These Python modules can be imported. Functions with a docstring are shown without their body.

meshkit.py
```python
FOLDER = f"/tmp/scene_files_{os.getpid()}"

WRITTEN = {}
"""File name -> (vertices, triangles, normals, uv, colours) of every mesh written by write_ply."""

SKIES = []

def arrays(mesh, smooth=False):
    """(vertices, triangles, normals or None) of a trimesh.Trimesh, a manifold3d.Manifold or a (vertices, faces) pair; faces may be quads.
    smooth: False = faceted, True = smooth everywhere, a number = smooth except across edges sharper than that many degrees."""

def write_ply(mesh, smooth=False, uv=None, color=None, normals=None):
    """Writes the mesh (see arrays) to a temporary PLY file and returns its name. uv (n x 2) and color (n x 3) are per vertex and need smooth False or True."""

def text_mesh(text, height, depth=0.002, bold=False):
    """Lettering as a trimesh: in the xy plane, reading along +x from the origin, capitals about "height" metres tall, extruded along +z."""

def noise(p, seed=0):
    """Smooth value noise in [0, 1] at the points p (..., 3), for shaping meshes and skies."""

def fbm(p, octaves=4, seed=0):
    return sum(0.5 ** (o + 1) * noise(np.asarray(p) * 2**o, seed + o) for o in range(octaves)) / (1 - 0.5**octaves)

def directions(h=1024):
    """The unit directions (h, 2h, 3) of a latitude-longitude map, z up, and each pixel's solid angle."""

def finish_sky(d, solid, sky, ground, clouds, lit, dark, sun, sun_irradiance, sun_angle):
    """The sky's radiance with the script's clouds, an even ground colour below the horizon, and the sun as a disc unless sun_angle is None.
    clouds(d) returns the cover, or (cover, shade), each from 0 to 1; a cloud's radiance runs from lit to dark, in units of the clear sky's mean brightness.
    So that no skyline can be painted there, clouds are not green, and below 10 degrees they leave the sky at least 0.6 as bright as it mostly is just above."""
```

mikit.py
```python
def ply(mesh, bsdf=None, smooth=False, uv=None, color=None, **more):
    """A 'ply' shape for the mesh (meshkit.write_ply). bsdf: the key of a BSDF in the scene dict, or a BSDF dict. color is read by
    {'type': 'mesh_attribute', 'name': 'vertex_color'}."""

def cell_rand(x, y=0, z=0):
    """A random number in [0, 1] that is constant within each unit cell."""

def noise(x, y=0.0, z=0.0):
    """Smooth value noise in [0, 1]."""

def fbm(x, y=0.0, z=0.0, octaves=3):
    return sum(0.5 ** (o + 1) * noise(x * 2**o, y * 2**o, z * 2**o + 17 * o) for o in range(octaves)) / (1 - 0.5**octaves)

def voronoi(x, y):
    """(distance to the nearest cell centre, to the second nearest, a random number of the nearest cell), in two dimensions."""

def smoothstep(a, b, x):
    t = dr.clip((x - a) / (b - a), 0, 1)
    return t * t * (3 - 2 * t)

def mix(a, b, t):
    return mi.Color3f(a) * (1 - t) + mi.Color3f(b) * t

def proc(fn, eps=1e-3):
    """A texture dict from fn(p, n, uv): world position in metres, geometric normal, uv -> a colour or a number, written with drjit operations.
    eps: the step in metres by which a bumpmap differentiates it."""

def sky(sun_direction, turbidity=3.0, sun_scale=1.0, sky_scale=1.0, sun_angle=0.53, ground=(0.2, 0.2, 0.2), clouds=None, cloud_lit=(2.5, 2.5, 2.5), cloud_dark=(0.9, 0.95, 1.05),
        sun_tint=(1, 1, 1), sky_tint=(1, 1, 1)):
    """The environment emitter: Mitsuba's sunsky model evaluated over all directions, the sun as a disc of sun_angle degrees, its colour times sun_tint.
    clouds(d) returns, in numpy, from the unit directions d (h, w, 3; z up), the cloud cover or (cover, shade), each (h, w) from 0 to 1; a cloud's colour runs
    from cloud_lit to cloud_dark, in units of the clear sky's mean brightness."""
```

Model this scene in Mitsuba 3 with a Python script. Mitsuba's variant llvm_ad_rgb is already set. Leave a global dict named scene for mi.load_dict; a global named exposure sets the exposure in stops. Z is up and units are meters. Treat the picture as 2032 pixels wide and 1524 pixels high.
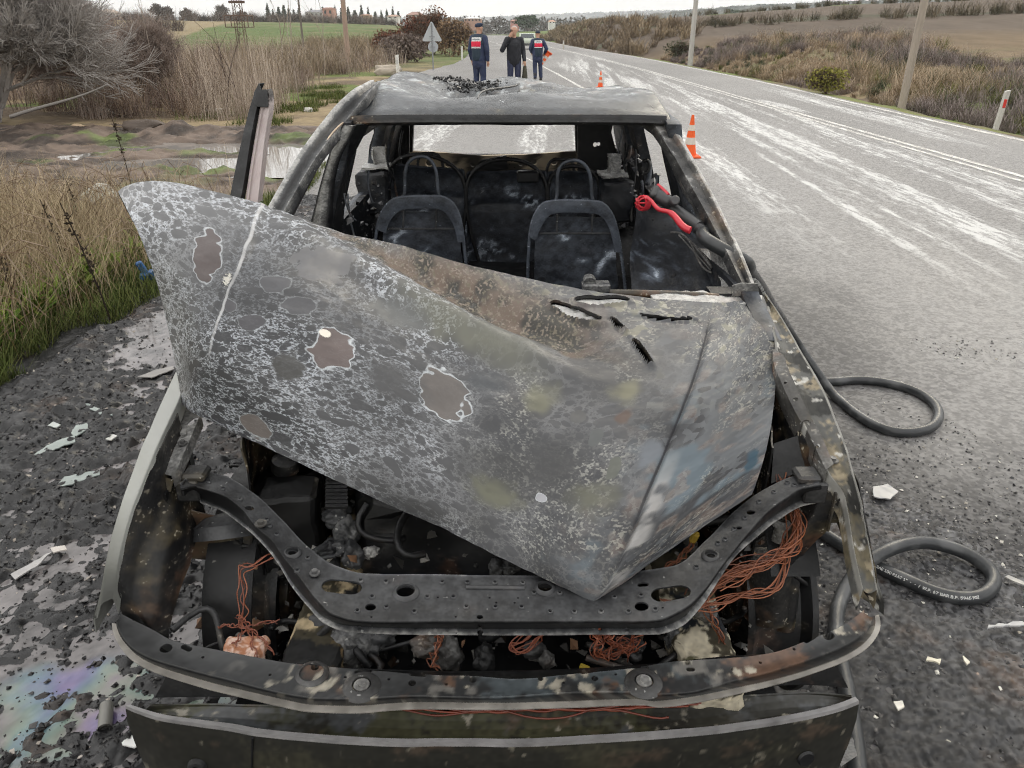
import math, random
import numpy as np, trimesh, manifold3d as m3
import drjit as dr
import mitsuba as mi
import mikit, meshkit
from mikit import proc, noise, fbm, voronoi, cell_rand, smoothstep, mix
from scipy.interpolate import CubicSpline, RectBivariateSpline, PchipInterpolator

# ---------------------------------------------------------------- camera, sky, exposure
PITCH, FPX = math.radians(25.3), 1480.0            # focal length in pixels of the 2032 px wide photograph
CAM = np.array([0.0, 0.0, 1.65])
FWD = np.array([0, math.cos(PITCH), -math.sin(PITCH)])
UPV = np.array([0, math.sin(PITCH), math.cos(PITCH)])
scene, labels = {}, {}
scene['camera'] = {'type': 'perspective', 'fov': math.degrees(2 * math.atan(1016 / FPX)), 'fov_axis': 'x', 'near_clip': 0.05, 'far_clip': 9000.0,
                   'to_world': mi.ScalarTransform4f().look_at(origin=CAM.tolist(), target=(CAM + FWD).tolist(), up=[0, 0, 1]),
                   'medium': {'type': 'ref', 'id': 'haze_air'}}
def sky_clouds(d):
    q = np.stack([d[..., 0] / (d[..., 2] + .25), d[..., 1] / (d[..., 2] + .25), d[..., 2] * 0], -1)
    n = meshkit.fbm(q * 1.6 + 7, 5, 3)
    return np.ones(d.shape[:2]), np.clip((n - .42) * 2.2, 0, 1)
scene['sky'] = mikit.sky((0.45, 0.8, 0.55), turbidity=4, sun_scale=0.11, sun_angle=24, sun_tint=(.88, 1.0, 1.16), clouds=sky_clouds,
                         cloud_lit=(2.45, 2.42, 2.36), cloud_dark=(1.85, 1.88, 1.93), sky_tint=(1, 1, 1))
exposure = 2.85
scene['haze_air'] = {'type': 'homogeneous', 'albedo': {'type': 'rgb', 'value': [.95, .95, .96]}, 'sigma_t': 0.00026}

# ---------------------------------------------------------------- helpers
def ray(px, py):
    return np.array([(px - 1016) / FPX, 0, 0]) + UPV * (762 - py) / FPX + FWD
def at(px, py, z=0.0):
    d = ray(px, py); return CAM + d * (z - CAM[2]) / d[2]
def aty(px, py, y):
    d = ray(px, py); return CAM + d * y / d[1]
def rng(s): return np.random.default_rng(s)
def sstep(a, b, x):
    t = np.clip((x - a) / (b - a), 0, 1); return t * t * (3 - 2 * t)
USED = set()
def numbered(k):
    if k not in USED:
        USED.add(k); return k
    i = 1
    while f'{k}_{i:03d}' in USED: i += 1
    k = f'{k}_{i:03d}'; USED.add(k); return k
def thing(name, label, cat, group=None):
    k = numbered(name); labels[k] = {'label': label, 'category': cat}
    if group: labels[k]['group'] = group
    return k
def tm(v, f): return trimesh.Trimesh(np.asarray(v, float), np.asarray(f), process=False)
def totri(m):
    if hasattr(m, 'to_mesh'):
        q = m.to_mesh(); return tm(q.vert_properties[:, :3], q.tri_verts)
    return m
def mani(m):
    m = m.copy(); m.merge_vertices()
    return m3.Manifold(m3.Mesh(vert_properties=m.vertices.astype(np.float32), tri_verts=m.faces.astype(np.uint32)))
def cat(ms): return trimesh.util.concatenate([totri(m) for m in ms])
def put(name, mesh, bsdf, parent=None, smooth=35, uv=None, color=None, label=None, kind=None, **more):
    key = numbered(parent + '__' + name if parent else name)
    mesh = totri(mesh)
    if smooth and smooth is not True:
        mesh = trimesh.graph.smooth_shade(mesh, angle=math.radians(smooth), facet_minarea=None); sm = True
    else: sm = smooth
    v = np.asarray(mesh.vertices)
    if callable(uv): uv = uv(v)
    elif uv is not None and np.ndim(uv) == 1: uv = np.tile(np.asarray(uv, float), (len(v), 1))
    if callable(color): color = color(v)
    elif color is not None and np.ndim(color) == 1: color = np.tile(np.asarray(color, float), (len(v), 1))
    scene[key] = mikit.ply(mesh, bsdf, smooth=sm, uv=uv, color=color, **more)
    d = {}
    if label: d['label'] = label
    if kind: d['kind'] = kind
    if d: labels[key] = {**labels.get(key, {}), **d}
    return key
def grid_faces(n, m):
    i, j = np.meshgrid(np.arange(n - 1), np.arange(m - 1), indexing='ij')
    a = (i * m + j).ravel(); b = a + 1; c = a + m; d = c + 1
    return np.vstack([np.stack([a, c, d], 1), np.stack([a, d, b], 1)])
def gridmesh(P):
    n, m = P.shape[:2]; return tm(P.reshape(-1, 3), grid_faces(n, m))
def densify(P, k):
    m = P.shape[1]; s = np.linspace(0, m - 1, (m - 1) * k + 1); i = np.minimum(s.astype(int), m - 2); t = (s - i)[None, :, None]
    return P[:, i] * (1 - t) + P[:, i + 1] * t
def shell(P, t):
    """closed sheet of thickness t below the grid P (n, m, 3)"""
    n, m = P.shape[:2]; f = grid_faces(n, m); v = P.reshape(-1, 3)
    nn = np.zeros_like(v); fn = np.cross(v[f[:, 1]] - v[f[:, 0]], v[f[:, 2]] - v[f[:, 0]])
    for k in range(3): np.add.at(nn, f[:, k], fn)
    nn /= np.linalg.norm(nn, axis=1, keepdims=True) + 1e-12
    idx = np.arange(n * m).reshape(n, m)
    b = np.concatenate([idx[0, :], idx[1:, -1], idx[-1, -2::-1], idx[-2:0:-1, 0]])
    b2 = np.roll(b, -1); N = n * m
    side = np.vstack([np.stack([b, b2, b2 + N], 1), np.stack([b, b2 + N, b + N], 1)])
    M = tm(np.vstack([v, v - nn * t]), np.vstack([f, f[:, ::-1] + N, side]))
    if M.volume < 0: M.invert()
    return M
def spl(pts, n, closed=False):
    pts = np.asarray(pts, float); d = np.r_[0, np.cumsum(np.linalg.norm(np.diff(pts, axis=0), axis=1))]
    if len(pts) < 3: return np.stack([np.interp(np.linspace(0, d[-1], n), d, pts[:, k]) for k in range(pts.shape[1])], 1)
    return PchipInterpolator(d, pts)(np.linspace(0, d[-1], n))
def csp(pts, n):
    pts = np.asarray(pts, float); d = np.r_[0, np.cumsum(np.linalg.norm(np.diff(pts, axis=0), axis=1))]
    return CubicSpline(d, pts)(np.linspace(0, d[-1], n))
def ribs(cols, n):
    """cols: m polylines of 3-D points, each resampled to n -> (n, m, 3)"""
    return np.stack([spl(c, n) for c in cols], 1)
def tube(pts, r, sides=8, n=None, cap=True):
    p = np.asarray(pts, float)
    if n: p = csp(p, n) if len(p) > 2 else spl(p, n)
    r = np.broadcast_to(r, (len(p),)).astype(float)
    t = np.gradient(p, axis=0); t /= np.linalg.norm(t, axis=1, keepdims=True) + 1e-12
    a = np.zeros_like(p); ref = np.array([0, 0, 1.]) if abs(t[0, 2]) < .9 else np.array([1., 0, 0])
    for i in range(len(p)):
        q = ref - t[i] * (ref @ t[i]); q /= np.linalg.norm(q) + 1e-12; a[i] = q; ref = q
    b = np.cross(t, a); ang = np.arange(sides) * 2 * np.pi / sides
    v = p[:, None] + r[:, None, None] * (np.cos(ang)[None, :, None] * a[:, None] + np.sin(ang)[None, :, None] * b[:, None])
    N = len(p); i, j = np.meshgrid(np.arange(N - 1), np.arange(sides), indexing='ij')
    A, B, C_, D = i * sides + j, i * sides + (j + 1) % sides, (i + 1) * sides + (j + 1) % sides, (i + 1) * sides + j
    f = np.vstack([np.stack([A, B, C_], -1).reshape(-1, 3), np.stack([A, C_, D], -1).reshape(-1, 3)])
    v = v.reshape(-1, 3)
    if cap:
        v = np.vstack([v, p[:1], p[-1:]]); k = np.arange(sides); c0, c1 = len(v) - 2, len(v) - 1; L = (N - 1) * sides
        f = np.vstack([f, np.stack([k * 0 + c0, (k + 1) % sides, k], 1), np.stack([k * 0 + c1, L + k, L + (k + 1) % sides], 1)])
    return tm(v, f)
def box(c, s, rot=None, bev=0.0):
    s = np.asarray(s, float)
    if bev > 0:
        b = min(bev, s.min() * .3); pts = []
        for sx in (-1, 1):
            for sy in (-1, 1):
                for sz in (-1, 1):
                    q = np.array([sx, sy, sz]) * s / 2
                    for k in range(3):
                        w = q - np.array([sx, sy, sz]) * b; w[k] = q[k]; pts.append(w)
        m = totri(m3.Manifold.hull_points(np.array(pts, np.float32)))
    else: m = trimesh.creation.box(s)
    if rot is not None: m.apply_transform(trimesh.transformations.euler_matrix(*rot))
    m.apply_translation(c); return m
def frame(z, x=None):
    z = np.asarray(z, float); z = z / np.linalg.norm(z)
    x = np.array([1., 0, 0]) if x is None else np.asarray(x, float)
    if abs(x @ z) > .95: x = np.array([0, 1., 0])
    x = x - z * (x @ z); x /= np.linalg.norm(x)
    M = np.eye(4); M[:3, 0], M[:3, 1], M[:3, 2] = x, np.cross(z, x), z; return M
def cyl(p, axis, r, h, sides=20):
    m = trimesh.creation.cylinder(radius=r, height=h, sections=sides); M = frame(axis); M[:3, 3] = p; m.apply_transform(M); return m
def lathe(profile, p=(0, 0, 0), axis=(0, 0, 1), sides=28):
    m = trimesh.creation.revolve(np.asarray(profile, float), sections=sides); M = frame(axis); M[:3, 3] = p; m.apply_transform(M); return m
def slot(p, nrm, along, L, W, h=.12, seg=10):
    """stadium-shaped cutter"""
    nrm = np.asarray(nrm, float); nrm /= np.linalg.norm(nrm); along = np.asarray(along, float); along -= nrm * (along @ nrm); along /= np.linalg.norm(along)
    pts = []
    for s in (-1, 1):
        for k in range(seg + 1):
            a = -math.pi / 2 + math.pi * k / seg + (math.pi if s < 0 else 0)
            pts.append((s * (L - W) / 2 + W / 2 * math.cos(a), W / 2 * math.sin(a)))
    pts = np.array(pts); pt3 = np.vstack([np.c_[pts, np.full(len(pts), -h / 2)], np.c_[pts, np.full(len(pts), h / 2)]])
    M = np.eye(3); M[:, 0], M[:, 1], M[:, 2] = along, np.cross(nrm, along), nrm
    return m3.Manifold.hull_points((pt3 @ M.T + np.asarray(p)).astype(np.float32))
def jitter(m, a, s, seed=0):
    v = np.asarray(m.vertices); q = np.stack([meshkit.fbm(v * s + k * 31.7, 3, seed) - .5 for k in range(3)], 1)
    m.vertices = v + q * 2 * a; return m

# ---------------------------------------------------------------- materials
def rgb(c): return {'type': 'rgb', 'value': list(map(float, c))}
VC = {'type': 'mesh_attribute', 'name': 'vertex_color'}
def two(b): return {'type': 'twosided', 'bsdf': b}
def prin(col, rough=.6, spec=.4, **k): return two({'type': 'principled', 'base_color': col, 'roughness': rough, 'specular': spec, **k})
scene['painted'] = prin(VC, .65, .35)
scene['glossy'] = prin(VC, .38, .5)
scene['leafy'] = two({'type': 'diffuse', 'reflectance': VC})
scene['reflector'] = prin(VC, .3, .5, clearcoat=.4)

def scorch(seed, base, layers, fine=90, contrast=.7):
    """vertex colours of scorched metal: layers of (colour, frequency, threshold, softness) laid over a base"""
    def fn(v):
        g = meshkit.fbm(v * fine, 2, seed); c = np.asarray(base) * (1 - contrast / 2 + contrast * g)[:, None]
        for i, (col, fr, thr, soft) in enumerate(layers):
            n = meshkit.fbm(v * fr + 5 * i, 4, seed + 3 + i) + .22 * (g - .5); c = c + (np.asarray(col) * (.55 + .9 * g)[:, None] - c) * sstep(thr, thr + soft, n)[:, None]
        return c
    return fn
def burnt_colour(p, n, uv):
    t, r = uv.x, uv.y
    n1, n2, n3 = fbm(p.x * 7, p.y * 7, p.z * 7), fbm(p.x * 41 + 3, p.y * 41, p.z * 41), noise(p.x * 190, p.y * 190, p.z * 190)
    tt = dr.clip(t + (n1 - .5) * (.25 + .5 * r) + (n2 - .5) * .3 + (n3 - .5) * .12, 0, 1)
    c = mix((.003, .0032, .004), mix((.044, .046, .050), (.052, .051, .050), r * 3), smoothstep(0, .55, tt) * (.35 + .65 * smoothstep(0, .55, tt)))
    c = mix(c, (.44, .435, .42), smoothstep(.48, 1.0, tt) * (.8 + .2 * smoothstep(.3, .7, n3 + .3 * (n2 - .5))))
    m = fbm(p.x * 13 + 9, p.y * 13, p.z * 13)
    c = mix(c, mix((.075, .06, .034), (.125, .062, .034), smoothstep(.40, .62, n1)) * (.5 + n2), smoothstep(.62 - .3 * r, .92 - .3 * r, m + .3 * (n2 - .5)) * dr.minimum(r * 1.5, 1) * .85)
    c = mix(c, (.42, .375, .30), smoothstep(.69, .80, n2 * .7 + n3 * .38) * smoothstep(.25, .8, r + (m - .5)) * .8)
    return mix(c, (.5, .5, .48), smoothstep(.78, .84, noise(p.x * 130, p.y * 130, p.z * 130) * .78 + t * .2) * .45)
def burnt_rough(p, n, uv): return .32 + .38 * fbm(p.x * 23, p.y * 23, p.z * 23)
scene['cabin_soot'] = prin(proc(lambda p, n, uv: dr.minimum(burnt_colour(p, n, uv) * mi.Color3f(1.55, 1.75, 2.05), .8)), proc(lambda p, n, uv: .38 + .3 * fbm(p.x * 23, p.y * 23, p.z * 23)), .5)
scene['burnt_metal'] = prin(proc(burnt_colour), proc(burnt_rough), .55)
# ---------------------------------------------------------------- the ground: road, verges, fields
XL = PchipInterpolator([-4, 3.4, 5, 8, 14, 27, 51, 62, 107, 169, 392], [-2.5, -2.62, -2.45, -2.35, -3.2, -4.6, -3.2, -3.4, -5.0, -9.5, -16])
XR = PchipInterpolator([-4, 12, 20, 30, 51, 90, 169, 392], [8.9, 8.75, 8.9, 9.2, 9.2, 7.6, 6.2, -4])
AZ = np.radians([-60, -34, -26, -14, -8, -3, 1, 5, 10, 17.6, 21.5, 25.7, 31.8, 60]); EL = np.array([1.3, .75, .62, .5, .35, .0, -.05, .35, .78, 1.18, 1.42, 1.5, 1.7, 2.2])
ELF = PchipInterpolator(AZ, EL)
def ground_z(x, y):
    x, y = np.asarray(x, float), np.asarray(y, float)
    dl, dr_ = XL(np.clip(y, -4, 392)) - x, x - XR(np.clip(y, -4, 392))
    d = np.hypot(x, y); az = np.clip(np.arctan2(x, np.maximum(y, .01)), AZ[0], AZ[-1])
    out = np.maximum(dl, dr_)
    n = meshkit.fbm(np.stack([x * .9, y * .9, x * 0], -1), 4, 5) - .5
    n2 = meshkit.fbm(np.stack([x * .12, y * .12, x * 0], -1), 3, 8) - .5
    z = -.035 + sstep(0, .6, out) * (.02 + .10 * n) + sstep(1, 6, out) * .5 * n2
    R = np.where(x > 0, 165., 330.)
    top = 1.65 + R * np.tan(np.radians(ELF(az)))
    s = np.where(x > 0, sstep(22, 165, d), sstep(40, 330, d) ** 1.2)
    side = sstep(2, 22, dl) + sstep(1.5, 9, dr_)
    z = z + np.clip(side, 0, 1) * s * (top - 0) * sstep(2600, 500, d)
    z = z - .35 * np.exp(-((dr_ - 2.2) / 1.2) ** 2)                       # ditch along the right verge
    return z
th = np.unique(np.r_[np.linspace(-62, 62, 621), np.linspace(-180, -62, 40), np.linspace(62, 180, 40)])
rr = np.r_[np.geomspace(.4, 60, 330), np.geomspace(60.6, 900, 220), np.geomspace(920, 5200, 40)]
TH, RR = np.meshgrid(np.radians(th), rr)
X, Yy = RR * np.sin(TH), RR * np.cos(TH)
Zz = ground_z(X, Yy)
TRK = lambda x, y: sstep(-13.5, -11.5, x) * sstep(-2.3, -3.0, x) * sstep(7.6, 8.6, y) * sstep(15.6, 14.4, y)   # the muddy track
Zz = Zz - .16 * TRK(X, Yy)
def terrain_colour(p, n, uv):
    x, y = p.x, p.y
    d = dr.sqrt(x * x + y * y)
    big, mid_, fine = fbm(x * .08, y * .08, 3), fbm(x * .7, y * .7), fbm(x * 9, y * 9)
    soil = mix((.075, .055, .04), (.15, .115, .08), fine)
    straw = mix((.16, .125, .075), (.27, .21, .13), fine)
    green = mix((.035, .065, .012), (.10, .14, .03), fine)
    near = mix(mix(soil, straw, smoothstep(.35, .6, mid_)), green, smoothstep(.46, .6, fbm(x * .35 + 4, y * .35)) * .85)
    # left: green crop with a brown fallow field above it
    az = x / dr.maximum(y, 1.0)
    crop = mix(mix((.055, .085, .026), (.095, .12, .045), fbm(x * .9, y * .25)), (.15, .13, .075), smoothstep(.42, .7, big * .6 + mid_ * .4) * .7)
    fallow = mix((.16, .125, .08), (.22, .18, .105), mid_)
    edge = dr.select(az < -.42, 95.0, 95 + (az + .42) * 1900)
    lf = mix(crop, fallow, smoothstep(-12, 12, d - edge))
    plough = mix((.055, .043, .034), (.115, .09, .07), fbm(x * .5, y * .06 + x * .12, 2) * .6 + fbm(x * 2.3, y * .5, 4) * .4)
    plough = mix(plough, (.045, .05, .03), smoothstep(6, 0, dr.abs(d - 92 - 12 * big)) * .8)
    plough = mix(plough, mix((.10, .072, .042), (.16, .115, .07), fbm(x * 1.7, y * .5)), smoothstep(76, 60, d) * smoothstep(30, 40, d) * .8)
    plough = mix(plough, (.10, .13, .045), smoothstep(146, 152, d + 14 * (mid_ - .5)))
    far = mix(dr.select(x < 0, lf, plough), (.10, .11, .075), smoothstep(350, 600, d))
    c = mix(near, far, smoothstep(26, 60, d))
    return mix(c, (.09, .125, .03), smoothstep(-1.3, -.4, -dr.abs(x - 9.9)) * smoothstep(.3, .6, mid_) * smoothstep(80, 60, y) * .8)
scene['terrain'] = prin(proc(terrain_colour), .85, .15)
put('ground', gridmesh(np.stack([X, Yy, Zz], -1)[:, ::-1]), 'terrain', smooth=True, kind='structure')

def road_colour(p, n, uv):
    x, y = p.x, p.y
    g = noise(x * 90, y * 90) * .5 + noise(x * 43, y * 43) * .5
    st = mix((.165, .160, .156), (.255, .248, .24), smoothstep(.2, .8, g))
    st = mix(st, (.09, .087, .085), smoothstep(.60, .78, fbm(x * 31 + 5, y * 31)) * .4)
    st = st * (.82 + .36 * fbm(x * .5, y * .16))
    lane = smoothstep(1.6, 3.2, x) * smoothstep(60, 4, y)
    st = st * (1 + .12 * lane)
    # the fire's soot round the car, and the wet black ground at the camera's side
    ex = dr.maximum(dr.abs(x + .1) - .85, 0); ey = dr.maximum(dr.maximum(1.0 - y, y - 4.9), 0)
    dd = dr.sqrt(ex * ex * .75 + ey * ey) + (fbm(x * 1.1, y * 1.1) - .5) * 1.3 - smoothstep(3.2, 1.2, y) * 1.1
    soot = smoothstep(1.7, .1, dd)
    st = mix(st, mix((.018, .018, .02), (.075, .073, .075), smoothstep(.42, .72, g)), soot * .93)
    # foam left by the fire engine, dragged along the lanes by tyres
    q = x - .06 * y
    f1 = fbm(q * 2.3 + 3, y * .07, 1); f2 = fbm(q * 8, y * .30, 5); f3 = fbm(x * 26, y * 5, 9)
    reg = smoothstep(2.2, 2.9, x) * smoothstep(6.6, 5.9, x) * smoothstep(3.2, 7.5, y) * smoothstep(90, 26, y)
    reg2 = smoothstep(7.2, 7.7, x) * smoothstep(8.8, 8.3, x) * smoothstep(11, 14, y) * smoothstep(30, 20, y) * .85
    reg3 = smoothstep(2.3, 1.2, dr.abs(x + .1)) * smoothstep(9, 11, y) * smoothstep(18, 15, y) * .9
    reg4 = smoothstep(-.35, -.1, x - 6.85 - (17 - y) * .09) * smoothstep(.35, .1, x - 6.85 - (17 - y) * .09) * smoothstep(12, 14, y) * smoothstep(24, 21, y)
    reg = dr.maximum(dr.maximum(reg, reg2), dr.maximum(reg3, reg4))
    foam = smoothstep(.53, .80, (f1 * .55 + f2 * .45) + .24 * (f3 - .5) + .09 * reg) * reg
    foam = foam * (.38 + .62 * smoothstep(.38, .62, f3 * .6 + .4 * g))
    return mix(st, (.54, .54, .525), dr.minimum(foam, .84))
def road_bump(p, n, uv): return noise(p.x * 90, p.y * 90) * .0035 + noise(p.x * 43, p.y * 43) * .003 + fbm(p.x * 9, p.y * 9) * .006
def road_rough(p, n, uv):
    d = dr.sqrt(dr.square(p.x) + dr.square(p.y - 3))
    return .50 + .2 * fbm(p.x * 2, p.y * .6) + .2 * smoothstep(3, 8, d)
scene['asphalt'] = {'type': 'bumpmap', 'arbitrary': proc(road_bump, .004), 'scale': 1.0,
                    'bsdf': prin(proc(road_colour), proc(road_rough), .22)}
ys = np.r_[np.linspace(-4, 30, 120), np.geomspace(30.5, 392, 120)]
wv = lambda s: (meshkit.fbm(np.stack([ys * .8, ys * 0 + s, ys * 0], -1), 4, 2) - .5) * .35 * sstep(5, 8, ys)
Lx, Rx = XL(ys) + wv(0), XR(ys) + wv(5) * .6
ut = np.linspace(0, 1, 24)
RP = np.stack([Lx[:, None] * (1 - ut) + Rx[:, None] * ut, np.repeat(ys[:, None], 24, 1), np.zeros((len(ys), 24))], -1)
put('road', gridmesh(RP[:, ::-1] if False else RP), 'asphalt', smooth=True, kind='structure')
def marking(fx, y0, y1, w, n=60, seed=0):
    yy = np.linspace(y0, y1, n); xx = fx(yy); wj = w / 2 * (1 + .15 * (rng(seed).random(n) - .5))
    P = np.stack([np.stack([xx - wj, yy, yy * 0 + .004], -1), np.stack([xx + wj, yy, yy * 0 + .004], -1)], 1)
    return gridmesh(P)
def paint_colour(p, n, uv):
    w = fbm(p.x * 30, p.y * 8)
    return mix((.50, .49, .465), (.24, .235, .225), smoothstep(.42, .62, w) * .85)
scene['road_paint'] = prin(proc(paint_colour), .6, .4)
CL = PchipInterpolator([4, 9.5, 20, 35, 62, 100, 200], [6.35, 6.33, 6.28, 6.25, 5.6, 4.2, 1.5])
for fx, a, b, w in ((lambda y: CL(y) + .09, 4, 120, .10), (lambda y: CL(y) - .12, 8, 120, .09),
                    (lambda y: XR(y) - .22, 8, 150, .12), (lambda y: PchipInterpolator([20, 28, 39, 60, 100, 150], [2.45, 2.2, 1.75, .8, -1.0, -4.0])(y), 20, 150, .12)):
    put('lane_marking', marking(fx, a, b, w, 90), 'road_paint', 'road', smooth=True)
# ---------------------------------------------------------------- burnt, wet ground beside the car
def chips(n, pos, size, flat, cols, seed, up=.3):
    """n irregular stones or flakes as one vertex-coloured mesh: pos (n,3), size (n,), flat = height / width"""
    r = rng(seed)
    base = np.array([[1, 0, 0], [0, 1, 0], [-1, 0, 0], [0, -1, 0], [0, 0, 1], [0, 0, -1.]])
    F0 = np.array([[0, 1, 4], [1, 2, 4], [2, 3, 4], [3, 0, 4], [1, 0, 5], [2, 1, 5], [3, 2, 5], [0, 3, 5]])
    V = base[None] * (.55 + .9 * r.random((n, 6, 1))) + (r.random((n, 6, 3)) - .5) * .5
    V[..., 2] *= np.broadcast_to(flat, (n,))[:, None]
    a = r.random(n) * 6.283; tl = (r.random(n) - .5) * 2 * up
    c, s = np.cos(a)[:, None], np.sin(a)[:, None]
    x, y, z = V[..., 0], V[..., 1], V[..., 2]
    y, z = y * np.cos(tl)[:, None] - z * np.sin(tl)[:, None], y * np.sin(tl)[:, None] + z * np.cos(tl)[:, None]
    V = np.stack([x * c - y * s, x * s + y * c, z], -1) * np.broadcast_to(size, (n,))[:, None, None] + pos[:, None]
    F = F0[None] + (np.arange(n) * 6)[:, None, None]
    return tm(V.reshape(-1, 3), F.reshape(-1, 3)), np.repeat(cols, 6, 0)
def tones(r, n, dark, light, k=1.0):
    t = r.random(n)[:, None] ** k
    return np.asarray(dark) * (1 - t) + np.asarray(light) * t
# left: rubble that stands out of shallow grey water
gx, gy = np.meshgrid(np.arange(-2.95, -.45, .0105), np.arange(.7, 8.2, .0135), indexing='ij')
PUD = ((-2.15, 4.4, .28, .6, .85), (-2.0, 3.85, .2, .3, .5), (-1.75, 5.3, .5, .5, .55), (-1.85, 3.35, .2, .2, .2), (-1.55, 2.88, .16, .24, .45), (-1.52, 2.12, .26, .13, .26), (-1.85, 2.3, .2, .1, .2), (-1.22, 1.62, .22, .2, .24), (-1.35, 1.42, .25, .14, .2), (-2.2, 3.2, .35, .25, -.12))
def rubble_z(x, y):
    P = np.stack([x, y, x * 0], -1)
    wet = meshkit.fbm(P * [1.5, 1.1, 1] + 3, 3, 11) - .5
    wet = wet - .03
    for (a, b, sa, sb, k) in PUD: wet = wet + k * np.exp(-(((x - a) / sa) ** 2 + ((y - b) / sb) ** 2))
    rough = .55 * (meshkit.fbm(P * 13, 4, 4) - .5) + .75 * (meshkit.fbm(P * 27 + 3, 3, 5) - .5)
    clod = meshkit.noise(P * 32 + 5, 6)
    z = .021 - .070 * wet + .065 * rough + .022 * clod ** 2
    return z * sstep(-.02, .12, x - (XL(y) + wv_e(y))) + .0 * x
def wv_e(y): return (meshkit.fbm(np.stack([y * 1.6, y * 0, y * 0], -1), 3, 77) - .5) * .4
rz = rubble_z(gx, gy)
def char_col(v):
    n = meshkit.fbm(v * 22, 3, 3); m = meshkit.noise(v * 95, 9)
    c = np.array([.007, .007, .008]) + (np.array([.040, .039, .039]) * (sstep(.45, .8, n) * .7 + sstep(.72, .95, m) * 1.0)[:, None])
    c += sstep(.93, .98, m)[:, None] * np.array([.20, .18, .16])
    rust = sstep(.6, .75, meshkit.fbm(v * 5 + 2, 3, 21))[:, None]
    return c * (1 + rust * np.array([.7, .15, -.2]))
put('burnt_ground', gridmesh(np.stack([gx, gy, rz], -1)), 'glossy', smooth=True, color=char_col, kind='structure')
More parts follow.
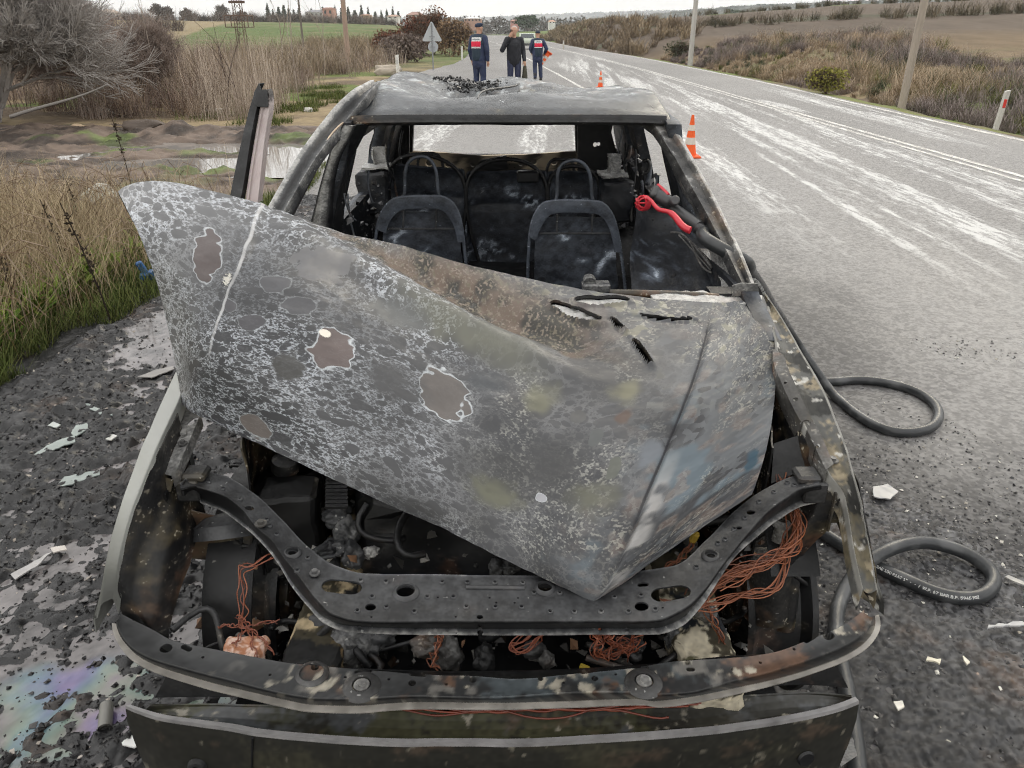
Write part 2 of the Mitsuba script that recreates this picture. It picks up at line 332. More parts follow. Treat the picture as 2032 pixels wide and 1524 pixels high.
def film_col(v):
    x, y = v[:, 0], v[:, 1]
    c = np.tile([.145, .134, .134], (len(v), 1)) * (.25 + 1.1 * sstep(.25, .7, .5 * meshkit.fbm(v * 9, 4, 2) + .5 * meshkit.fbm(v * 34, 3, 3)))[:, None]
    o = .55 * sstep(.75, .25, np.hypot((x + 1.15) / .45, (y - 1.46) / .26) + 1.6 * (meshkit.fbm(v * 6, 4, 14) - .5)); ph = meshkit.fbm(v * 6.5, 5, 15) * 12
    film = np.stack([.22 + .08 * np.sin(ph), .25 + .07 * np.sin(ph + 1.6), .34 + .10 * np.sin(ph + 4.4)], -1) * (.6 + .8 * meshkit.fbm(v * 30, 3, 6))[:, None]
    return np.clip(c * (1 - o[:, None] * .8) + film * o[:, None] * .8, .01, 1)
scene['murky_water'] = prin(VC, .07, .5)
px_, py_ = np.meshgrid(np.linspace(-2.8, -.45, 240), np.linspace(.8, 7.6, 500), indexing='ij')
wz = np.where(px_ < XL(py_) + wv_e(py_) + .10, -.05, .0145)
put('puddle', gridmesh(np.stack([px_, py_, wz], -1)), 'murky_water', smooth=True, color=film_col, kind='structure')
r = rng(5); n = 34000
yy = .9 + 6.5 * r.random(n) ** 1.6; xx = XL(yy) + wv_e(yy) + .05 + r.random(n) * 2.0
keep = (rubble_z(xx, yy) > .008) | (r.random(n) < .2); xx, yy = xx[keep], yy[keep]; n = len(xx)
sz = .0022 + .0085 * r.random(n) ** 3.2
m, c = chips(n, np.stack([xx, yy, np.maximum(rubble_z(xx, yy), .014) + sz * .3], -1), sz, .35 + .5 * r.random(n), tones(r, n, (.006, .006, .007), (.055, .052, .05), 2), 6, .6)
lt = np.repeat(r.random(n) < .05, 6); c[lt] = c[lt] * .3 + np.repeat(tones(r, n, (.2, .17, .14), (.42, .38, .34)), 6, 0)[lt]
put('char_crumbs', m, 'glossy', smooth=False, color=c, kind='stuff', label='black crumbs of char and ash strewn over the wet ground left of the burnt car')
# right: grit on the sooty asphalt
n = 42000; yy = .75 + 3.4 * r.random(n) ** 1.5; xx = .72 + 2.3 * r.random(n); xx[:5000] = -.75 + 1.6 * r.random(5000); yy[:5000] = .7 + 1.5 * r.random(5000)
keep = meshkit.fbm(np.stack([xx * 2, yy * 2, xx * 0], -1), 3, 4) + .42 * r.random(n) > .46 + .5 * sstep(2.6, 4.2, yy + .8 * (xx - 1)); xx, yy = xx[keep], yy[keep]; n = len(xx)
sz = .0018 + .0065 * r.random(n) ** 3.5
m, c = chips(n, np.stack([xx, yy, sz * .4], -1), sz, .3 + .5 * r.random(n), tones(r, n, (.012, .012, .013), (.13, .125, .12), 2), 16, .4)
lt = np.repeat(r.random(n) < .10, 6); c[lt] = np.repeat(tones(r, n, (.3, .27, .22), (.62, .6, .54)), 6, 0)[lt]
put('grit', m, 'glossy', smooth=False, color=c, kind='stuff', label='dark grit and pale flakes scattered on the sooty asphalt right of the burnt car')
hx, hy = np.meshgrid(np.arange(-.9, 2.9, .0065), np.arange(.62, 3.3, .0065), indexing='ij')
P = np.stack([hx, hy, hx * 0], -1)
fade = sstep(2.9, 1.6, hx + .35 * (hy - 1)) * sstep(3.3, 2.2, hy)
hz = -.0125 + .024 * fade * (.60 * meshkit.fbm(P * 26 + 8, 4, 31) + .40 * meshkit.fbm(P * 5, 3, 33) + .40 * meshkit.noise(P * 70, 32))
put('burnt_ground', gridmesh(np.stack([hx, hy, hz], -1)), 'painted', smooth=True, color=lambda v: char_col(v + 7) * .9 + (np.array([.055, .055, .057]) * sstep(1.1, 2.6, v[:, 0] + .3 * v[:, 1])[:, None] + .014) * (.15 + 1.7 * sstep(.25, .8, meshkit.noise(v * 105, 4)))[:, None], kind='structure')
# countable pieces: pale glass and sheet splinters on the left, flakes on the right
def shard(name, pix, label, col, cat='shard', z=.03, t=.005, tilt=.01, seed=0, group=None):
    r = rng(seed); P = np.array([at(a, b, z)[:2] for a, b in pix]); c0 = P.mean(0); Q = P - c0
    D = []
    for i in range(len(Q)):
        a, b = Q[i], Q[(i + 1) % len(Q)]; L = np.linalg.norm(b - a); k = max(1, int(L / .018))
        for j in range(k): D.append(a + (b - a) * j / k + (r.random(2) - .5) * .008)
    from shapely.geometry import Polygon
    pg = Polygon(D).buffer(0)
    pg = max(getattr(pg, 'geoms', [pg]), key=lambda g: g.area)
    m = trimesh.creation.extrude_polygon(pg, t, engine='earcut'); m = m.subdivide()
    v = np.asarray(m.vertices); v[:, 2] += tilt * (v[:, 0] * 3 + v[:, 1] * 2) + .006 * (meshkit.fbm(v * 25 + seed, 2, seed) - .5)
    m.vertices = v; m.apply_translation([c0[0], c0[1], z])
    k = thing(name, label, cat, group)
    scene[k] = mikit.ply(m, 'glossy', color=np.asarray(col) * (.75 + .5 * meshkit.fbm(m.vertices * 30, 3, 1))[:, None])
G_ = (.25, .285, .27)
shard('glass_shard', [(65, 905), (95, 885), (125, 872), (150, 866), (148, 880), (110, 893), (78, 913)], 'long pale greenish glass shard lying upper leftmost on the black rubble', G_, seed=1)
shard('glass_shard', [(113, 962), (128, 948), (165, 939), (196, 937), (200, 944), (170, 955), (120, 968)], 'pale glass shard just below the longest one, pointing at the grey puddle', G_, seed=2)
shard('glass_shard', [(167, 800), (180, 803), (200, 815), (224, 822), (222, 826), (198, 822), (178, 812)], 'narrow curved glass splinter, farthest up of the pale splinters on the rubble', G_, seed=3)
shard('glass_shard', [(92, 846), (106, 838), (120, 845), (112, 851)], 'small white glass chip above the longest shard', (.42, .45, .43), seed=4)
shard('glass_shard', [(140, 862), (152, 846), (172, 842), (176, 852), (158, 862), (150, 868)], 'broken greenish glass clump at the upper tip of the longest shard', G_, seed=5)
shard('metal_flake', [(272, 748), (300, 738), (345, 728), (346, 736), (300, 750)], 'long grey sheet flake beside the front wing at the edge of the wet patch', (.22, .21, .20), seed=6)
shard('glass_shard', [(208, 873), (222, 862), (232, 866), (222, 875)], 'little pale chip on the rim of the grey puddle', (.5, .5, .47), seed=7)
shard('ash_flake', [(100, 1090), (128, 1084), (134, 1092), (108, 1098)], 'pale ash flake on the wet black ground below the two long shards', (.5, .46, .42), seed=8)
shard('ash_flake', [(20, 1140), (60, 1122), (103, 1098), (80, 1122), (30, 1150)], 'white streak-like flake at the left border of the wet ground', (.36, .35, .34), seed=9)
shard('ash_flake', [(1730, 966), (1760, 964), (1782, 978), (1768, 993), (1735, 986)], 'square pale grey flake on the black ground right of the bumper, largest on that side', (.34, .34, .34), z=.016, seed=10)
shard('ash_flake', [(1842, 1305), (1870, 1312), (1866, 1318), (1838, 1311)], 'cream flake on the ground below the lower hose loop', (.62, .58, .46), z=.016, seed=11)
shard('ash_flake', [(1912, 1305), (1925, 1315), (1918, 1320), (1910, 1312)], 'small cream flake right of the larger cream one', (.62, .58, .48), z=.016, seed=12)
shard('metal_strip', [(1960, 1243), (2030, 1236), (2032, 1242), (1962, 1248)], 'thin silver strip on the ground at the right picture border', (.40, .40, .40), z=.022, seed=13)
shard('metal_strip', [(1998, 1143), (2032, 1158), (2032, 1164), (1994, 1147)], 'dull grey strip right of the lower hose loop', (.34, .33, .31), z=.018, seed=14)
shard('ash_flake', [(1772, 1395), (1790, 1390), (1793, 1402), (1780, 1410)], 'crumpled white flake beside the right end of the bumper beam', (.6, .58, .52), z=.02, seed=15)
shard('ash_flake', [(240, 1468), (280, 1452), (300, 1462), (268, 1486), (244, 1482)], 'white crumpled foil scrap on rubble left of the bumper beam', (.62, .62, .6), z=.035, seed=17)
k = thing('pipe_stub', 'short grey pipe stub on the rubble left of the bumper beam', 'pipe')
p = at(212, 1424, .035); t_ = tube([p + [-.02, .04, 0], p + [.012, -.035, 0]], .017, 14, cap=False)
scene[k] = mikit.ply(cat([t_, tube([p + [-.02, .04, 0], p + [.012, -.035, 0]], .012, 14, cap=False)]), 'glossy', smooth=True, color=np.tile([.16, .155, .14], (56, 1)))

# ---------------------------------------------------------------- muddy track with rain puddles
mx, my = np.meshgrid(np.arange(-13.6, -2.1, .028), np.arange(7.5, 15.7, .028), indexing='ij')
def mud_z(x, y):
    P = np.stack([x, y, x * 0], -1)
    rut = np.exp(-((y - 11.15 - .12 * np.sin(x * 1.1)) / .42) ** 2) + 1.05 * np.exp(-((y - 12.75 - .1 * np.sin(x * .9 + 1)) / .42) ** 2)
    rut = 1.25 * rut * sstep(-6.4, -5.2, x) + .75 * np.exp(-(((x + 3.2) / .7) ** 2 + ((y - 11.2) / 1.2) ** 2)) + .5 * np.exp(-(((x + 7.6) / .5) ** 2 + ((y - 10.6) / .16) ** 2))
    z = -.05 + .16 * (meshkit.fbm(P * .9, 3, 51) - .5) + .17 * (meshkit.fbm(P * 4.5, 5, 52) - .5) - .20 * rut
    z += .22 * np.exp(-(((x + 6.15) / .35) ** 2 + ((y - 14.3) / .25) ** 2)) + .12 * sstep(12.9, 13.8, y) * sstep(15.4, 14.4, y) * (meshkit.fbm(P * 3, 3, 54))
    return ground_z(x, y) * (1 - TRK(x, y)) + z * TRK(x, y) - .012 * (1 - TRK(x, y))
def mud_col(v):
    n = meshkit.fbm(v * [3, 3, 3], 4, 61)[:, None]; g = .8 * sstep(.62, .74, meshkit.fbm(v * [.8, .8, 0] + 5, 3, 62) + .12 * sstep(9.4, 8.2, v[:, 1]) + .1 * sstep(14.0, 15.2, v[:, 1]))[:, None]
    n = sstep(.3, .7, n); c = np.array([.035, .026, .021]) * (1 - n) + np.array([.15, .112, .088]) * n
    return c * (1 - g) + np.array([.085, .12, .03]) * (.6 + .8 * n) * g
put('muddy_track', gridmesh(np.stack([mx, my, mud_z(mx, my)], -1)), 'painted', smooth=True, color=mud_col, kind='structure')
scene['rain_water'] = prin(rgb((.16, .15, .14)), .03, .6)
qx, qy = np.meshgrid([-9.0, -2.75], [10.0, 13.6], indexing='ij')
put('rain_puddle', gridmesh(np.stack([qx, qy, qx * 0 - .088], -1)), 'rain_water', smooth=False, kind='structure')

# ---------------------------------------------------------------- grass, weeds, reeds, scrub
def blades(base, h, lean, az, w, cols, seg=3, curve=1.6, tip=.25):
    """ribbons: base (n,3), height, lean (horizontal reach / height), azimuth, width; cols (n,3)"""
    n = len(base); t = np.linspace(0, 1, seg + 1)
    reach = (lean * h)[:, None] * t ** curve
    c = np.stack([base[:, :1] + np.cos(az)[:, None] * reach, base[:, 1:2] + np.sin(az)[:, None] * reach, base[:, 2:] + h[:, None] * t], -1)
    wd = w[:, None] * (1 - (1 - tip) * t)
    a2 = az + np.pi / 2
    side = np.stack([np.cos(a2), np.sin(a2), a2 * 0], -1)[:, None] * wd[..., None] / 2
    V = np.stack([c - side, c + side], 2).reshape(n, -1, 3)
    f = []
    for k in range(seg): f += [[2 * k, 2 * k + 1, 2 * k + 3], [2 * k, 2 * k + 3, 2 * k + 2]]
    F = np.array(f)[None] + (np.arange(n) * 2 * (seg + 1))[:, None, None]
    sh = (.55 + .45 * t)[None, :, None] if False else np.ones((1, seg + 1, 1))
    C = np.repeat((cols[:, None] * sh), 2, 1).reshape(-1, 3)
    return tm(V.reshape(-1, 3), F.reshape(-1, 3)), C
def sticks(segs, r0, r1, cols):
    """three-sided twigs: segs (n,2,3), radii (n,), (n,)"""
    d = segs[:, 1] - segs[:, 0]; d /= np.linalg.norm(d, axis=1, keepdims=True) + 1e-9
    a = np.cross(d, np.where(np.abs(d[:, 2:]) < .9, [[0, 0, 1.]], [[1., 0, 0]])); a /= np.linalg.norm(a, axis=1, keepdims=True) + 1e-9
    b = np.cross(d, a); V = []
    for e, rr_ in ((0, r0), (1, r1)):
        for k in range(3):
            q = 2 * np.pi * k / 3; V.append(segs[:, e] + rr_[:, None] * (np.cos(q) * a + np.sin(q) * b))
    V = np.stack(V, 1); F0 = []
    for k in range(3):
        k2 = (k + 1) % 3; F0 += [[k, k2, 3 + k2], [k, 3 + k2, 3 + k]]
    F = np.array(F0)[None] + (np.arange(len(segs)) * 6)[:, None, None]
    return tm(V.reshape(-1, 3), F.reshape(-1, 3)), np.repeat(cols, 6, 0)
def twig_tree(base, height, seed, spread=.5, levels=5, r0=.06, up=.25, kids=4, trunk=.35, bend=.25, stems=1):
    """branch segments of a bare tree: (segments, start radius, end radius)"""
    r = rng(seed); S, A, B = [], [], []
    def grow(p, d, L, rad, lev):
        k = 3 if lev < 2 else 2
        for i in range(k):
            d = d + (r.random(3) - .5) * bend + np.array([0, 0, up * .12]); d /= np.linalg.norm(d)
            q = p + d * L / k; S.append((p, q)); A.append(rad * (1 - .3 * i / k)); B.append(rad * (1 - .3 * (i + 1) / k)); p = q
            if lev < levels and (i > 0 or lev > 0):
                for _ in range(int(kids if i == k - 1 else kids * .6)):
                    e = d + (r.random(3) - .5) * 2 * spread + np.array([0, 0, up * .3]); e /= np.linalg.norm(e)
                    grow(q, e, L * (.55 + .3 * r.random()), rad * .58, lev + 1)
    for s in range(stems):
        d = np.array([(r.random() - .5) * .8, (r.random() - .5) * .8, 1.]) if stems > 1 else np.array([(r.random() - .5) * .3, (r.random() - .5) * .3, 1.])
        grow(np.asarray(base, float), d / np.linalg.norm(d), height * trunk, r0, 0)
    return np.array(S), np.array(A), np.array(B)
def gz(x, y): return np.where(TRK(x, y) > .5, -.08, ground_z(x, y))
r = rng(21)
# green grass on the verge
n = 60000; yy = 3.0 + 24 * r.random(n) ** 2.0; xx = XL(yy) + .05 - np.abs(r.normal(0, 1, n)) * (.30 + .075 * yy)
ok = (meshkit.fbm(np.stack([xx * 1.2, yy * 1.2, xx * 0], -1), 3, 71) > .42 + .05 * (xx < -4)) & (TRK(xx, yy) < .35); xx, yy = xx[ok], yy[ok]; n = len(xx)
m, c = blades(np.stack([xx, yy, gz(xx, yy)], -1), .05 + .13 * r.random(n) ** 1.6, .2 + .7 * r.random(n), r.random(n) * 6.283, .004 + .004 * r.random(n) + .0004 * yy, tones(r, n, (.05, .075, .02), (.15, .16, .06)), 2)
put('green_grass', m, 'leafy', smooth=False, color=c, kind='stuff', label='short green grass along the verge left of the car')
# broad green weeds near the blue plastic
n = 3800; yy = 4.4 + 1.6 * r.normal(0, .45, n); xx = -2.9 - np.abs(r.normal(0, .35, n)); keep = yy > 3.8; xx, yy = xx[keep], yy[keep]; n = len(xx)
m, c = blades(np.stack([xx, yy, gz(xx, yy) + .12 * r.random(n)], -1), .05 + .07 * r.random(n), .5 + .9 * r.random(n), r.random(n) * 6.283, .02 + .022 * r.random(n), tones(r, n, (.06, .12, .02), (.19, .25, .05)), 2, tip=.5)
put('green_weeds', m, 'leafy', smooth=False, color=c, kind='stuff', label='low broad-leaved green weeds at the asphalt edge')
# straw and dry stems in the left foreground
def straw(n, cx, cy, sx, sy, h0, h1, seed, w=.0035, lean=1.0, lo=(.16, .12, .07), hi=(.52, .42, .28)):
    r = rng(seed); xx = r.normal(cx, sx, n); yy = r.normal(cy, sy, n)
    ok = (xx < XL(np.clip(yy, -4, 392)) - .12 - .25 * r.random(n)) & (yy > 2.6); xx, yy = xx[ok], yy[ok]; n = len(xx)
    return blades(np.stack([xx, yy, gz(xx, yy)], -1), h0 + (h1 - h0) * r.random(n) ** 1.5, .15 + lean * r.random(n) ** 1.5, r.normal(1.2, 1.6, n), w * (.6 + .8 * r.random(n)) * (1 + .03 * yy), tones(r, n, lo, hi), 4)
parts = [straw(9000, -3.9, 4.9, .7, 1.0, .12, .66, 31), straw(7000, -4.6, 6.0, 1.0, .9, .15, .62, 32), straw(5000, -3.7, 4.0, .55, .8, .1, .6, 33), straw(3000, -6.5, 7.8, 1.8, .6, .12, .45, 34, .005),
         straw(2600, -3.5, 4.3, .5, .8, .05, .35, 35, .004, 1.6, (.10, .07, .035), (.30, .2, .1))]
put('straw', cat([a for a, _ in parts]), 'leafy', smooth=False, color=np.vstack([b for _, b in parts]), kind='stuff', label='dry straw-coloured grass and weeds in the left foreground')
# tangled thin brambles
SG = []
for i in range(420):
    p0 = np.array([-3.05 - 2.2 * r.random() ** 1.3, 3.4 + 3.8 * r.random(), 0.02]); a = r.random() * 6.283; L = .4 + .9 * r.random(); hh = .15 + .4 * r.random()
    t = np.linspace(0, 1, 7)[:, None]
    q = p0 + np.hstack([np.cos(a) * L * t, np.sin(a) * L * t * .7, hh * 4 * t * (1 - t) + .1 * t]) + (r.random((7, 3)) - .5) * .05
    q[:, 0] = np.minimum(q[:, 0], -2.72); SG += [(q[k], q[k + 1]) for k in range(6)]
SG = np.array(SG); n = len(SG)
m, c = sticks(SG, np.full(n, .0028), np.full(n, .0024), tones(r, n, (.12, .075, .045), (.32, .25, .19)))
put('bramble_tangle', m, 'leafy', smooth=False, color=c, kind='stuff', label='tangle of thin brown bramble canes over the left verge')
# dark seed-head weeds one can tell apart
def dead_weed(px, py, h, label, seed, lean=(.05, 0)):
    k = thing('dead_weed', label, 'weed'); b = at(px, py); b[2] = float(gz(b[0], b[1])); r = rng(seed)
    top = b + [lean[0] * h, lean[1], h]; st = csp([b, (b + top) / 2 + [.015, 0, 0], top], 9)
    put('stem', tube(st, np.linspace(.006, .003, 9), 5), 'leafy', k, color=(.035, .028, .022))
    pos = []; 
    for i in range(int(h * 45)):
        t = .45 + .5 * r.random(); q = st[int(t * 8)] + (r.random(3) - .5) * [.05, .05, .08]; pos.append(q)
    pos = np.array(pos); m, c = chips(len(pos), pos, .006 + .008 * r.random(len(pos)), .9, tones(r, len(pos), (.015, .012, .01), (.07, .055, .04)), seed, 1.5)
    put('seed_head', m, 'leafy', k, smooth=False, color=c, kind='stuff')
    br = np.array([(st[i], st[i] + (r.random(3) - .3) * [.12, .1, .12] * h) for i in r.integers(2, 8, 9)])
    m, c = sticks(br, np.full(9, .003), np.full(9, .0015), np.tile([.06, .045, .035], (9, 1))); put('twig', m, 'leafy', k, smooth=False, color=c, kind='stuff')
dead_weed(222, 640, .78, 'dark dead weed stalk standing at the edge of the burnt ground', 41, (-.17, 0))
dead_weed(140, 560, .62, 'black seeded weed stalk in the straw, second from the burnt edge', 42, (-.1, 0))
dead_weed(165, 470, .55, 'dark speckled weed stalk behind the blue plastic', 43, (-.05, 0))
dead_weed(30, 640, .55, 'dead weed stalk nearest the left picture border', 44, (.05, 0))
dead_weed(262, 372, 1.0, 'tall thin dark weed in front of the muddy track', 45, (-.08, 0))
# tan reed bed behind the track: a dense middle stand and thin outliers
n = 26000; yy = 16.3 + 34 * r.random(n) ** 1.5; xx = XL(yy) - .9 - yy * .03 - (r.random(n) ** .85) * (3 + yy * .40)
dn = meshkit.fbm(np.stack([xx * .55, yy * .4, xx * 0], -1), 3, 81) + .14 * np.exp(-(((xx + 6.4) / 1.1) ** 2 + ((yy - 19.5) / 2.2) ** 2)); ok = (dn > .50) & ((xx > -8.6 - (yy - 16) * .9)); xx, yy, dn = xx[ok], yy[ok], dn[ok]; n = len(xx)
hh = (.25 + .85 * r.random(n)) * (.45 + 1.0 * sstep(.48, .72, dn)) * np.where(xx > -5.2, .6, 1.0) * (1 + .3 * (r.random(n) > .97))
tn = meshkit.fbm(np.stack([xx * .45, yy * .45, xx * 0], -1), 2, 82)[:, None]
cl = tones(r, n, (.24, .19, .145), (.60, .51, .42)) * (1 - .65 * sstep(.42, .62, tn)) + np.array([.17, .125, .11]) * .65 * sstep(.42, .62, tn)
m, c = blades(np.stack([xx, yy, gz(xx, yy)], -1), hh, .05 + .55 * r.random(n) ** 1.5, r.random(n) * 6.283, .005 + .006 * r.random(n) + .0003 * yy, cl, 3)
put('reed_bed', m, 'leafy', smooth=False, color=c, kind='stuff', label='tan dry reeds and stems between the muddy track and the green field')
# scrub on the right bank and far verges: clumps of twigs
def scrub(name, centres, hs, cols, label, seed, per=70, w=.008):
    r = rng(seed); B, H, L, A, W, Cc = [], [], [], [], [], []
    for (x, y), h, c in zip(centres, hs, cols):
        k = per; d = h * .42 * np.sqrt(r.random(k)); a = r.random(k) * 6.283
        bx, by = x + d * np.cos(a), y + d * np.sin(a)
        B.append(np.stack([bx, by, ground_z(bx, by) + h * .35 * r.random(k) ** 2], -1)); H.append(h * (.25 + .7 * r.random(k)) * (1 - .5 * (d / (h * .42)) ** 2)); L.append(.3 + .7 * r.random(k)); A.append(a + r.normal(0, .7, k)); W.append(np.full(k, w * (1 + y * .035)) * (.5 + r.random(k)))
        Cc.append(np.asarray(c) * (.6 + .8 * r.random((k, 1))))
    m, c = blades(np.vstack(B), np.concatenate(H), np.concatenate(L), np.concatenate(A), np.concatenate(W), np.vstack(Cc), 3)
    put(name, m, 'leafy', smooth=False, color=c, kind='stuff', label=label)
n = 1500; yy = 11 + 52 * r.random(n) ** 1.3; xx = XR(yy) + 1.5 + yy * .012 + (r.random(n) ** 1.15) * (3.0 + yy * .22)
sel = r.random(n); tn = meshkit.fbm(np.stack([xx * .22, yy * .16, xx * 0], -1), 3, 91)
dd = xx - XR(yy)
hs = ((.45 + .65 * r.random(n)) * (.5 + 1.0 * sstep(.4, .62, tn)) * sstep(.8, 3.2, dd) + .2) * np.where(yy > 26, .72, 1.0) * np.where(yy > 40, .75, 1.0)
t3 = sstep(.42, .58, meshkit.fbm(np.stack([xx * .3 + 9, yy * .2, xx * 0], -1), 3, 92))[:, None]
cols = np.array([.235, .195, .18]) * (1 - t3) + np.array([.37, .29, .205]) * t3
cols = np.where((sel < .05)[:, None], np.array([[.15, .15, .05]]), np.where((sel > .9)[:, None], np.array([[.075, .085, .05]]), cols))
scrub('bank_scrub', np.stack([xx, yy], -1), hs, cols, 'grey and straw-brown leafless scrub on the bank right of the road', 93, 110)
n = 420; yy = 16.6 + 40 * r.random(n) ** 1.2; xx = XL(yy) - 1.3 - yy * .035 - r.random(n) * (2.5 + yy * .42); ok = xx > -9.5 - (yy - 16) * .9; xx, yy = xx[ok], yy[ok]; n = len(xx)
scrub('weed_scrub', np.stack([xx, yy], -1), (.45 + .95 * r.random(n) ** 1.5) * np.where(xx > -5, .6, 1.0), np.where((r.random(n) < .5)[:, None], tones(r, n, (.17, .12, .10), (.27, .21, .18)), tones(r, n, (.27, .2, .15), (.46, .37, .29))), 'brown tangled weeds and bare scrub among the reeds left of the road', 98, 95, .0065)
n = 260; yy = 70 + 160 * r.random(n); xx = XR(np.minimum(yy, 390)) + 2 + (r.random(n) ** 1.5) * (3 + yy * .06)
scrub('far_scrub', np.stack([xx, yy], -1), .8 + .9 * r.random(n), tones(r, n, (.18, .14, .105), (.30, .235, .155)), 'orange-brown scrub on the bank where the road bends away', 94, 80, .02)
n = 210; yy = 24 + 75 * r.random(n) ** 1.2; xx = XL(np.minimum(yy, 390)) - 2.2 - yy * .03 - r.random(n) * (1.5 + yy * .13)
scrub('verge_scrub', np.stack([xx, yy], -1), .7 + .9 * r.random(n), tones(r, n, (.20, .16, .12), (.33, .26, .18)), 'straw-brown scrub along the verge beyond the marker posts', 95, 90, .009)
n = 300; a = np.radians(-32 + 24 * r.random(n)); d = 205 + 110 * r.random(n) ** .5 * (r.random(n) > .35) + 3 * r.normal(0, 1, n); d = np.where(r.random(n) < .62, 322 + 6 * r.normal(0, 1, n), np.where(a < -.38, 102 + (a + .55) * 420 + 2 * r.normal(0, 1, n), 322))
scrub('field_hedge', np.stack([d * np.sin(a), d * np.cos(a)], -1), 2.2 + 2.2 * r.random(n), tones(r, n, (.10, .085, .08), (.19, .15, .13)), 'dark leafless hedges along the edges of the far left fields', 96, 80, .012)
n = 170; a = np.radians(12 + 22 * r.random(n)); d = np.where(r.random(n) < .5, 92 + 2 * r.normal(0, 1, n), 158 + 2 * r.normal(0, 1, n))
scrub('field_hedge', np.stack([d * np.sin(a), d * np.cos(a)], -1), .7 + 1.0 * r.random(n), tones(r, n, (.08, .075, .05), (.16, .13, .09)), 'low dark weed strips across the ploughed field on the right', 97, 60, .012)
# ---------------------------------------------------------------- far hills
def ridge(name, pix, d, depth, seed, col0, col1, rough=.18):
    """a wooded ridge: its crest as (px, py) bearings at distance d, falling away on both sides"""
    pts = np.array([np.r_[ray(a, b)] for a, b in pix]); az = np.arctan2(pts[:, 0], pts[:, 1]); el = pts[:, 2] / np.hypot(pts[:, 0], pts[:, 1])
    A_ = np.linspace(az[0], az[-1], 520); top = CAM[2] + d * PchipInterpolator(az, el)(A_)
    t = np.linspace(-1, 1, 41); TT, AA = np.meshgrid(t, A_, indexing='ij'); dist = d + TT * depth
    x, y = dist * np.sin(AA), dist * np.cos(AA); n = meshkit.fbm(np.stack([x, y, x * 0], -1) * (14 / d), 5, seed)
    z = np.maximum(top, 2)[None] * (np.cos(TT * np.pi / 2) ** 1.3) * (1 + (n - .5) * rough) + (meshkit.noise(np.stack([x, y, x * 0], -1) * .11, seed + 1) - .3) * d * .0035 * (np.cos(TT * np.pi / 2)) - 6
    z[0], z[-1] = -10, -10
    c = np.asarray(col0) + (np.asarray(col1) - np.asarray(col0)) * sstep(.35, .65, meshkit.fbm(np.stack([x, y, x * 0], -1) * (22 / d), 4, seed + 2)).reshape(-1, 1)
    m = gridmesh(np.stack([x, y, z], -1)); m.invert() if m.face_normals[len(m.faces) // 2, 2] < 0 else 0
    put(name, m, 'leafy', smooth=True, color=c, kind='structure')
ridge('hill', [(1080, 50), (1140, 46), (1220, 34), (1300, 22), (1400, 12), (1500, 5), (1620, 1), (1760, -6), (1900, -10), (2080, -6), (2400, 0)], 1500, 420, 3, (.03, .042, .042), (.085, .09, .085))
ridge('hill', [(820, 52), (900, 46), (960, 44), (1030, 45), (1100, 41), (1180, 43), (1260, 47), (1320, 52)], 620, 120, 5, (.04, .048, .042), (.10, .09, .075), .1)
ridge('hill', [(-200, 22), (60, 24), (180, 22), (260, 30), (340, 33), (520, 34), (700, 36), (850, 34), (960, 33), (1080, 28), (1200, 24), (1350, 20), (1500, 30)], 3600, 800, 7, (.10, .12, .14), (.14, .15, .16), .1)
ridge('hill', [(60, 27), (160, 24), (250, 22), (330, 28), (420, 36)], 900, 200, 9, (.09, .09, .07), (.15, .14, .11), .1)

# ---------------------------------------------------------------- trees
def bough_mesh(S, A, B, col, seed, var=.35):
    c = np.asarray(col) * (1 - var / 2 + var * rng(seed).random((len(S), 1))); return sticks(S, A, B, c)
def bare_tree(base, h, seed, label, col=(.27, .245, .22), group=None, levels=4, r0=.07, kids=4, spread=.65, stems=1, trunk=.3, name='bare_tree', thick=1.0, up=.25, bend=.3):
    k = thing(name, label, 'tree', group); S, A, B = twig_tree(base, h, seed, spread, levels, r0, up, kids, trunk, bend, stems)
    big = A > r0 * .5
    m, c = bough_mesh(S[big], A[big], B[big], np.asarray(col) * .85, seed); put('trunk', m, 'leafy', k, smooth=False, color=c)
    m, c = bough_mesh(S[~big], np.maximum(A[~big], .004 * thick), np.maximum(B[~big], .0035 * thick), col, seed); put('crown', m, 'leafy', k, smooth=False, color=c, kind='stuff')
    return k
def gp(x, y, dz=-.05): return (x, y, float(ground_z(x, y)) + dz)
bare_tree(gp(-10.2, 15.6), 3.9, 101, 'big pale leafless tree at the left picture border, its twigs reaching over the weeds', (.37, .345, .325), levels=5, r0=.075, stems=3, spread=.62, thick=.6, trunk=.28, kids=4)
bare_tree(gp(-9.2, 17.2), 3.2, 102, 'brownish leafless thicket tree right of the big pale one', (.36, .295, .26), levels=5, r0=.045, stems=4, spread=.65, thick=.6, trunk=.25, kids=4)
bare_tree(gp(-11.8, 14.6), 3.4, 103, 'grey leafless tree leaning in from the left border, nearest the muddy track', (.33, .305, .285), levels=5, r0=.05, stems=3, spread=.65, thick=.6, trunk=.27, kids=4)
bare_tree(gp(-12.2, 18.5), 3.6, 106, 'grey leafless tree farthest left behind the big pale one', (.32, .285, .26), levels=5, r0=.06, stems=4, spread=.75, thick=.6, trunk=.24, kids=3)
bare_tree(gp(-8.7, 19.5), 2.4, 107, 'low brown leafless thicket at the right end of the left tree group', (.30, .245, .215), levels=5, r0=.04, stems=5, spread=.7, thick=.6, trunk=.26)
k = thing('fallen_branch', 'bare grey branch leaning out over the verge below the leafless trees', 'branch')
scene[k] = mikit.ply(tube(csp([aty(20, 232, 14.4), aty(110, 205, 14.4), aty(160, 190, 14.3), aty(212, 168, 14.2)], 20), np.linspace(.035, .012, 20), 6), 'leafy', smooth=True, color=np.tile([.25, .23, .215], (122, 1)))
